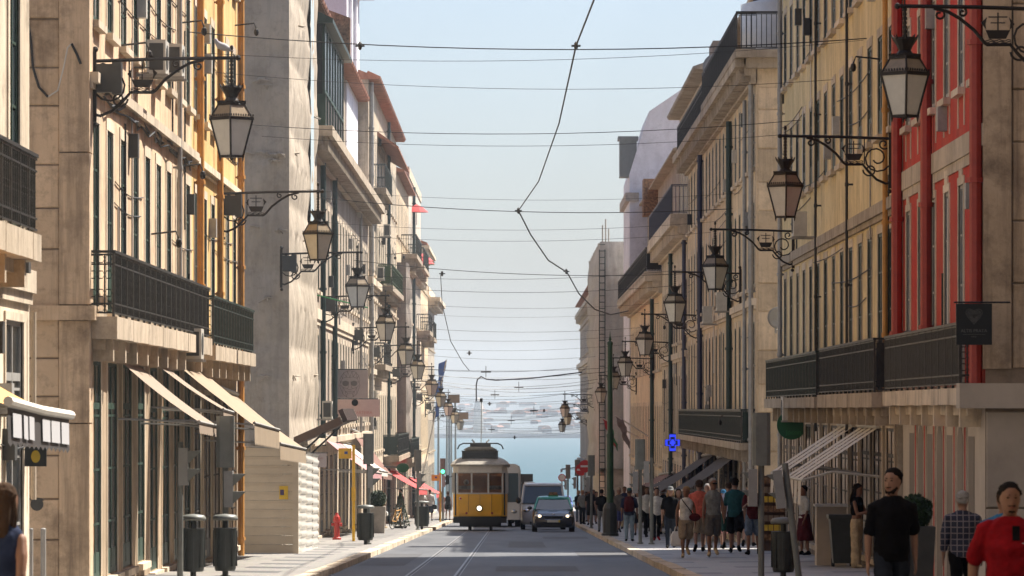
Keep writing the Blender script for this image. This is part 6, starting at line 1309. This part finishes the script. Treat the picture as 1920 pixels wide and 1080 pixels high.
        th = wr+dr*.035+fw*.028; capsule(body, [th, th+dr*.035+fw*.018, th+dr*.065+fw*.016], [.013, .012, .010], 8)
    for (hp, k, an, toe, heel) in LG:
        capsule(body, [hp, hp.lerp(k, .5), k], [.082*bulk, .073*bulk, .052]); capsule(body, [k, k.lerp(an, .3), an], [.05, .054, .033]); capsule(body, [heel, heel.lerp(toe, .55), toe], [(.032, .032), (.038, .03), (.036, .02)])
    def fin(mb, name, m, parent, v=vox, it=4):
        mb.v = [(p[0]*s, p[1]*s, p[2]*s) for p in mb.v]; o = ob(name, mb, parent, Z3, mats='p_'+m)
        r = o.modifiers.new('remesh', 'REMESH'); r.mode = 'VOXEL'; r.voxel_size = v; r.use_smooth_shade = True
        sm = o.modifiers.new('smooth', 'SMOOTH'); sm.iterations = it; sm.factor = .5
        if name in ('top', 'bottoms'):
            dm = o.modifiers.new('folds', 'DISPLACE'); dm.texture = FOLD; dm.strength = .030 if near else .022; dm.mid_level = .5; dm.texture_coords = 'LOCAL'
        return o
    bo = fin(body, 'body', 'skin_'+skin, t)
    # garments
    cm, kind = top; g = MB(); hem = {'tank': .90, 'tee': .86, 'long': .86, 'crop': 1.08, 'dress': .80}.get(kind, .86); torso(g, .014, hem)
    capsule(g, [B((0, .01, 1.42)), B((0, .008, 1.455))], [(.085, .07), (.072, .062)]) if kind != 'tank' else capsule(g, [B((-.1, .01, 1.40)), B((.1, .01, 1.40))], [.055, .055])
    if kind in ('tee', 'long', 'dress'):
        for (sh, el, wr, dr, sd) in AR:
            e = el if kind != 'long' else el; f_ = .82
            capsule(g, [sh+Vector((-sd*.05, 0, .012)), sh, sh.lerp(el, f_)], [.060*bulk, .068*bulk, .064*bulk])
            if kind == 'long': capsule(g, [sh.lerp(el, .7), el, el.lerp(wr, .55)], [.058*bulk, .054*bulk, .050*bulk])
    if kind == 'dress': g.rings([ell(B((0, 0, zz)), rx, ry, 18) for zz, rx, ry in ((.95, .18, .14), (.75, .20, .17), (.55, .225, .19))])
    to = fin(g, 'top', cm, t)
    bm, bk = bottom; g = MB()
    if bk == 'skirt': g.rings([ell(B((0, 0, zz)), rx, ry, 18) for zz, rx, ry in ((1.04, .155, .12), (.9, .185, .14), (.6, .22, .19), (.35, .25, .22))])
    else:
        torso(g, .010, .84, 1.05)
        for (hp, k, an, toe, heel) in LG:
            if bk == 'long': capsule(g, [hp+Vector((0, 0, -.02)), hp.lerp(k, .5), k], [.098*bulk, .088*bulk, .070]); capsule(g, [k, k.lerp(an, .4), an.lerp(heel, .3)], [.069, .068, .056])
            elif bk == 'wide': capsule(g, [hp, hp.lerp(k, .5), k], [.10, .098, .095]); capsule(g, [k, k.lerp(an, .5), an], [.095, .098, .10])
            elif bk == 'mini': capsule(g, [hp, hp.lerp(k, .45)], [.10*bulk, .105*bulk])
            else: capsule(g, [hp, hp.lerp(k, .5), hp.lerp(k, .92)], [.10*bulk, .100*bulk, .106*bulk])
    fin(g, 'bottoms', bm, t)
    g = MB()
    for (hp, k, an, toe, heel) in LG: capsule(g, [heel+Vector((0, .0, .004)), heel.lerp(toe, .5)+Vector((0, 0, .012)), toe], [(.042, .042), (.046, .042), (.044, .03)]); capsule(g, [an+Vector((0, 0, .0)), an.lerp(heel, .6)], [.044, .046])
    fin(g, 'shoes', shoes, t)
    # hair
    hcol, hs = hair; g = MB()
    if hs != 'bald':
        rr = []
        for zz, rx, ry, yo in ((-.04, .05, .045, .06), (-.01, .076, .07, .042), (.04, .086, .092, .022), (.08, .082, .092, .016), (.11, .066, .074, .015), (.13, .04, .044, .015), (.137, .012, .014, .015)): rr.append([HD((1.06*rx*math.cos(2*math.pi*k/14), yo+ry*math.sin(2*math.pi*k/14), zz+.006*math.sin(k*2.3+zz*60))) for k in range(14)])
        g.rings(rr)
        if near:
            hr = random.Random(int(x*100))
            for k in range(260):                       # tufts that break the smooth outline
                u = hr.uniform(0, 2*math.pi); v = hr.uniform(.0, 1.45); dx, dy, dz = math.cos(v)*math.cos(u), math.cos(v)*math.sin(u), math.sin(v)
                if dy < -.2 and dz < .75: continue
                p0 = Vector((.088*dx, .018+.094*dy, .045+.092*dz)); q0 = Vector((hr.uniform(-1, 1), hr.uniform(-.4, 1.), hr.uniform(-1, .4)))*.022
                g.tube([HD(p0-q0*.3), HD(p0+q0*.5+Vector((dx, dy, dz))*.006), HD(p0+q0)], [.009, .008, .003], 5)
    if hs == 'long': capsule(g, [HD((0, .05, .02)), HD((0, .085, -.12)), HD((0, .10, -.24)), HD((0, .09, -.33))], [(.085, .05), (.095, .045), (.085, .035), (.05, .02)], 12); [capsule(g, [HD((q*.075, .02, .03)), HD((q*.088, .02, -.1)), HD((q*.08, .03, -.22))], [.022, .028, .02]) for q in (-1, 1)]
    if hs == 'bun': g.ball(HD((0, .10, .06)), .045)
    if hs == 'tail': capsule(g, [HD((0, .1, .05)), HD((0, .135, -.02)), HD((0, .125, -.14))], [.028, .03, .015])
    if beard == 'goatee': capsule(g, [HD((-.03, -.09, -.05)), HD((.03, -.09, -.05))], [.009, .009]); capsule(g, [HD((-.02, -.078, -.098)), HD((.02, -.078, -.098))], [.014, .014])
    elif beard: capsule(g, [HD((-.062, -.03, -.05)), HD((-.035, -.066, -.098)), HD((0, -.076, -.108)), HD((.035, -.066, -.098)), HD((.062, -.03, -.05))], [(.010, .024), (.013, .026), (.014, .026), (.013, .026), (.010, .024)], 8); capsule(g, [HD((-.03, -.092, -.05)), HD((.03, -.092, -.05))], [.008, .008])
    if near and hs != 'bald':
        for q in (-1, 1): capsule(g, [HD((q*.016, -.09, .038)), HD((q*.046, -.083, .04))], [.0075, .006], 6)
    if g.v: fin(g, 'hair', 'hair_'+hcol, t, vox*(.8 if near else .75), 2)
    if near:
        for q in (-1, 1):
            g = MB(); g.ball(HD((q*.031, -.0855, .016)), (.012, .006, .006), 10, 6); g.v = [(p[0]*s, p[1]*s, p[2]*s) for p in g.v]; ob('eye', g, t, Z3, mats='p_black', smooth=True)
        g = MB(); g.tube([HD((-.026, -.094, -.064)), HD((0, -.1, -.062)), HD((.026, -.094, -.064))], [.003, .005, .003], 6); g.v = [(p[0]*s, p[1]*s, p[2]*s) for p in g.v]; ob('mouth', g, t, Z3, mats='p_lip', smooth=True)
    if glasses:
        g = MB(); [g.box(*(lambda c: (c.x-.026, c.x+.026, c.y-.006, c.y+.006, c.z-.018, c.z+.018))(HD((q*.032, -.1, .018)))) for q in (-1, 1)]; g.tube([HD((-.075, .0, .022)), HD((-.06, -.095, .022)), HD((.06, -.095, .022)), HD((.075, .0, .022))], .004, 4); g.v = [(p[0]*s, p[1]*s, p[2]*s) for p in g.v]; ob('sunglasses', g, t, Z3, mats='p_black')
    if hat:
        g = MB(); rr = [(.105, .045) if hat[1] == 'cap' else (.15, .05), (.094, .055), (.09, .10), (.07, .14), (.02, .152)]
        g.rings([[HD((r*.92*math.cos(2*math.pi*k/16), .01+r*1.08*math.sin(2*math.pi*k/16), zz)) for k in range(16)] for r, zz in rr])
        if hat[1] == 'cap': g.rings([[HD((-.07, -.08, z_)), HD((.07, -.08, z_)), HD((.05, -.165, z_-.015)), HD((-.05, -.165, z_-.015))] for z_ in (.05, .06)])
        g.v = [(p[0]*s, p[1]*s, p[2]*s) for p in g.v]; ob('hat', g, t, Z3, mats='p_'+hat[0], smooth=True)
    J = dict(t=t, s=s, AR=AR, B=B, HD=HD, LG=LG)
    return J
def wpt(J, p):
    t = J['t']; p = Vector(p)*J['s']; a = t.rotation_euler[2]; return Vector(t.location)+Vector((p.x*math.cos(a)-p.y*math.sin(a), p.x*math.sin(a)+p.y*math.cos(a), p.z))
def carried(name, label, cat, J, hand, m, size, drop, handle=.16):
    """bag hanging from a hand or strap point"""
    p = wpt(J, hand); t = thing(name, label, cat, (p.x, p.y, p.z-drop), J['t'].rotation_euler[2]); wx, wy, h = size; a = MB()
    a.rings([[(x*q, y*q, z_) for x, y in ((-wx, -wy), (wx, -wy), (wx, wy), (-wx, wy))] for q, z_ in ((.75, 0), (1., h*.15), (.98, h*.7), (.6, h))]); ob('body', a, t, Z3, mats=m)
    a = MB(); a.tube([(-wx*.4, 0, h*.95), (-wx*.2, 0, drop), (wx*.2, 0, drop), (wx*.4, 0, h*.95)], .01, 5); ob('handle', a, t, Z3, mats=m); return t
STAND = ((2, 2), (-2, 3)); AREL = ((3, 8), (-2, 10)); PHONE = ((20, 85), (25, 80))
def wx(px, d): return (px-CX)/F*d
rz = gz
# foreground
person('bearded man in black t-shirt and dark jeans in right foreground', wx(1672, 48), 48, 1.78, 8, ('black', 'tee'), ('dark_denim', 'long'), 'fair', ('black', 'short'), bulk=1.06, near=True, head=(-38, 0), z=gz(48), beard=True, arms=((-4, 10), (-14, 16)), legs=((12, 4), (-14, 14)))
J = person('man in red t-shirt at the right edge', wx(1893, 36), 36, 1.62, 0, ('red', 'tee'), ('dark_denim', 'long'), 'tan', ('black', 'short'), bulk=1.22, near=True, z=gz(36), arms=((-6, 12), (10, 16)), head=(4, 0), beard='goatee')
t = J['t']; c = J['B']((.115, -.165, 1.24))*J['s']; ob('lettering', textmesh('3s', .085, 'letter_white'), t, c, (R(90), 0, 0))
g = MB(); p0 = J['B']((.035, -.155, 1.36))*J['s']; g.box(p0.x-.028, p0.x+.028, p0.y-.012, p0.y+.012, p0.z-.06, p0.z+.05); ob('hanging_sunglasses', g, t, Z3, mats='p_black')
person('person in blue t-shirt half hidden behind the man in red', wx(1884, 45), 45, 1.60, 180, ('blue', 'tee'), ('navy', 'long'), 'tan', ('brown', 'short'), z=gz(45), bulk=1.1)
person('grey haired man in dark plaid shirt walking away on right', wx(1805, 60), 60, 1.58, 178, ('plaid', 'long'), ('black', 'long'), 'fair', ('grey', 'short'), near=True, z=gz(60), bulk=1.12, arms=((4, 8), (-6, 14)))
person('long haired woman blurred at the left edge', wx(6, 31), 31, 1.60, 150, ('navy', 'tank'), ('black', 'long'), 'tan', ('brown', 'long'), fem=True, near=True, z=gz(31))
J = person('woman in beige trousers and black top looking at her phone', wx(1606, 92.5), 92.5, 1.60, 62, ('black', 'crop'), ('beige', 'wide'), 'tan', ('black', 'long'), 'beige', STAND, PHONE, fem=True, head=(0, 12), near=True)
p = wpt(J, J['AR'][1][2]+J['AR'][1][3]*.1); t = thing('phone', 'pale phone held by the woman in beige trousers', 'phone', p, R(62)); a = MB(); a.box(-.04, .04, -.01, .01, -.07, .09); ob('body', a, t, Z3, mats='white_paint')
person('woman in long dark skirt with raised arm by the rack', wx(1508, 112), 112, 1.62, -60, ('offwhite', 'tee'), ('maroon', 'skirt'), 'tan', ('black', 'bun'), 'black', STAND, ((100, 120), (5, 20)), fem=True)
J = person('woman in sleeveless white top and pale shorts carrying a white bag', wx(1286, 108), 108, 1.60, 6, ('white', 'tank'), ('sand', 'short'), 'tan', ('blond', 'bun'), 'beige', ((14, 4), (-20, 30)), ((-2, 6), (-6, 20)), fem=True, bulk=1.05, near=True, head=(-25, 4))
carried('shopping_bag', 'white plastic bag carried by the woman in white top', 'bag', J, J['AR'][0][2]+J['AR'][0][3]*.09, 'white_paint', (.13, .07, .34), .44)
p = wpt(J, J['B']((.2, -.14, 1.0))); t = thing('shoulder_bag', 'brown cross-body bag worn by the woman in white top', 'bag', p); a = MB(); a.ball((0, 0, 0), (.13, .06, .09), 12, 8); ob('body', a, t, Z3, mats='p_maroon'); a = MB(); q = [wpt(J, J['B'](v))-Vector(p) for v in ((.17, -.11, 1.06), (.05, -.155, 1.22), (-.09, -.13, 1.40), (-.11, .02, 1.47), (.0, .12, 1.3), (.17, .06, 1.06))]; a.tube(q, .012, 5); ob('strap', a, t, Z3, mats='p_black')
person('man in grey tank top and grey shorts walking toward the camera', wx(1337, 110), 110, 1.78, 4, ('grey', 'tank'), ('grey2', 'short'), 'tan', ('grey', 'short'), 'beige', ((8, 3), (-16, 20)), ((-4, 8), (8, 14)), near=True, glasses=True, head=(18, 0))
person('man in coral t-shirt and beige shorts walking away', wx(1311, 119), 119, 1.79, 180, ('coral', 'tee'), ('sand', 'short'), 'fair', ('brown', 'short'), 'black', bulk=1.1, near=True)
person('young man in dark t-shirt and black shorts walking away', wx(1378, 117), 117, 1.82, 176, ('teal', 'tee'), ('black', 'short'), 'fair', ('black', 'short'), 'black', ((-22, 8), (14, 6)), near=True, bulk=1.03)
person('young man in maroon t-shirt and denim shorts looking down', wx(1412, 113), 113, 1.74, -10, ('maroon', 'tee'), ('denim', 'short'), 'tan', ('brown', 'short'), 'black', ((12, 3), (-12, 14)), PHONE, near=True, head=(0, 14))
person('person in white t-shirt behind the maroon t-shirt', wx(1404, 131), 131, 1.80, 170, ('white', 'tee'), ('black', 'short'), 'fair', ('black', 'short')); person('person in pale top near the menu tables on right', wx(1432, 128), 128, 1.72, 20, ('offwhite', 'tee'), ('denim', 'long'), 'fair', ('brown', 'short'), legs=STAND, arms=AREL)
person('white haired man between the coral and grey shirts', wx(1326, 126), 126, 1.72, 0, ('white', 'tee'), ('navy', 'short'), 'fair', ('grey', 'short')); person('child in blue cap behind the young men', wx(1356, 127), 127, 1.55, 10, ('white', 'tee'), ('pink', 'short'), 'fair', ('brown', 'short'), hat=('blue', 'cap')); person('man in pale shirt behind the dark t-shirt', wx(1366, 125), 125, 1.76, 175, ('lavender', 'tee'), ('darkgreen', 'short'), 'fair', ('brown', 'short'))
person('woman in black t-shirt, jeans and grey cap with blond hair', wx(1257, 127), 127, 1.64, 2, ('black', 'tee'), ('dark_denim', 'long'), 'fair', ('blond', 'long'), 'black', fem=True, bulk=1.06, hat=('grey', 'cap'))
person('dark haired woman behind the black t-shirt', wx(1272, 136), 136, 1.60, 0, ('brown', 'tee'), ('black', 'long'), 'fair', ('black', 'long'), fem=True)
J = person('person in jeans and teal hat wearing a maroon backpack', wx(1180, 146), 146, 1.60, 175, ('navy', 'tee'), ('light_denim', 'long'), 'tan', ('brown', 'short'), 'black', STAND, AREL, bulk=1.1, hat=('teal', 'cap'))
p = wpt(J, J['B']((0, .19, 1.0))); t = thing('backpack', 'maroon backpack on the person with teal hat', 'backpack', p); a = MB(); a.rings([ell((0, 0, zz), rx, ry, 12) for zz, rx, ry in ((-.02, .11, .06), (.03, .15, .09), (.25, .155, .10), (.4, .12, .07), (.44, .05, .03))]); ob('body', a, t, Z3, mats='p_maroon'); a = MB(); [a.tube([(q*.1, .04, .05), (q*.13, .2, .2), (q*.1, .15, .42), (q*.08, .02, .42)], .02, 5) for q in (-1, 1)]; ob('strap', a, t, Z3, mats='p_maroon')
person('woman in white t-shirt and black leggings with red shoes', wx(1231, 148), 148, 1.64, 5, ('white', 'tee'), ('black', 'long'), 'fair', ('black', 'tail'), 'red', ((16, 4), (-14, 18)), fem=True)
person('man in black t-shirt and grey trousers by the green post', wx(1128, 184), 184, 1.62, 178, ('black', 'tee'), ('grey', 'long'), 'tan', ('black', 'short'), legs=STAND, arms=AREL); person('man in grey shirt and blue shorts right of the green post', wx(1160, 180), 180, 1.70, 10, ('grey2', 'tee'), ('shortblue', 'short'), 'fair', ('grey', 'short'), hat=('sand', 'brim'))
crowd = [(1196, 168, 'white', 'black', 'woman in white top left of the right signals', 1), (1206, 176, 'pink', 'dark_denim', 'woman in pink top behind the right signals', 1), (1212, 160, 'offwhite', 'black', 'woman with white handbag behind the right signals', 1), (1244, 172, 'black', 'brown', 'person in black deep in the right crowd', 0), (1222, 186, 'maroon', 'black', 'person in maroon deep in the right crowd', 0), (1171, 200, 'navy', 'beige', 'person in navy top behind the backpack wearer', 0), (1148, 215, 'brown', 'dark_denim', 'person in brown top behind the green post', 1), (1092, 232, 'grey', 'black', 'person in grey left of the distant signals', 0), (1099, 238, 'pink', 'sand', 'person in pale pink near the no entry signs', 1), (1107, 226, 'black', 'black', 'person dressed all in black on far right pavement', 0), (1113, 244, 'orange', 'grey', 'person in orange top on far right pavement', 1), (1085, 252, 'black', 'denim', 'person in black top and denim near the taxi', 0), (1118, 236, 'grey2', 'black', 'person in charcoal left of the green post', 0), (1104, 255, 'white', 'denim', 'person in white on the far right pavement', 0)]
for i, (px, d, c1, c2, lab, fm) in enumerate(crowd): person(lab, wx(px, d), d, 1.60+.05*((i*7) % 4), (0, 170, 20, -30, 180)[i % 5], (c1, 'tee'), (c2, 'long' if i % 3 else 'short'), ('fair', 'tan', 'olive')[i % 3], (('black', 'brown', 'brown', 'blond')[i % 4], 'long' if fm else 'short'), fem=bool(fm), legs=STAND if i % 2 else ((18, 4), (-16, 20)))
# left pavement
J = person('woman in beige dress with white bag by the topiary on left', wx(715, 203), 203, 1.62, 160, ('beige', 'dress'), ('beige', 'mini'), 'fair', ('brown', 'bun'), 'beige', fem=True); carried('handbag', 'white handbag of the woman in beige on left', 'bag', J, J['AR'][0][2], 'white_paint', (.12, .05, .2), .25)
J = person('man in white t-shirt and navy shorts walking away on left', wx(806, 262), 262, 1.74, 178, ('white', 'tee'), ('navy', 'short'), 'fair', ('brown', 'short'), 'black', bulk=1.08); carried('shoulder_bag', 'dark bag at the hip of the man in white on left', 'bag', J, J['AR'][0][2], 'p_black', (.14, .06, .25), .2)
person('woman in pink top and shorts near the tram', wx(828, 272), 272, 1.64, 176, ('pink', 'tee'), ('pink', 'short'), 'fair', ('brown', 'long'), fem=True); J = person('woman in black with dark backpack next to the tram', wx(840, 268), 268, 1.64, 178, ('black', 'tank'), ('black', 'mini'), 'fair', ('brown', 'tail'), fem=True)
person('person in white reading beside the far left bins', wx(791, 255), 255, 1.70, 40, ('white', 'tee'), ('white', 'long'), 'fair', ('black', 'short'), legs=STAND, arms=PHONE); person('dark haired man far on the left pavement', wx(797, 285), 285, 1.72, 0, ('brown', 'tee'), ('denim', 'long'), 'tan', ('black', 'short'))
person('person in red inside the left shop doorway', wx(752, 228), 228, 1.7, -60, ('maroon', 'tee'), ('navy', 'long'), 'tan', ('black', 'short'), legs=STAND, arms=AREL)
# far people beyond the vans
for i, (px, d, c1, lab) in enumerate(((995, 430, 'orange', 'person in orange crossing far beyond the van'), (1026, 440, 'lavender', 'person in pale top crossing far beyond the van'), (1039, 436, 'black', 'person in dark top crossing far beyond the van'), (1046, 442, 'white', 'person in white crossing far beyond the van'), (1054, 446, 'pink', 'person in pink crossing far beyond the van'))): person(lab, wx(px, d), d, 1.72, (90, -90)[i % 2], (c1, 'tee'), ('denim', 'long'), 'tan', ('brown', 'short'), z=gz(d)+.02)
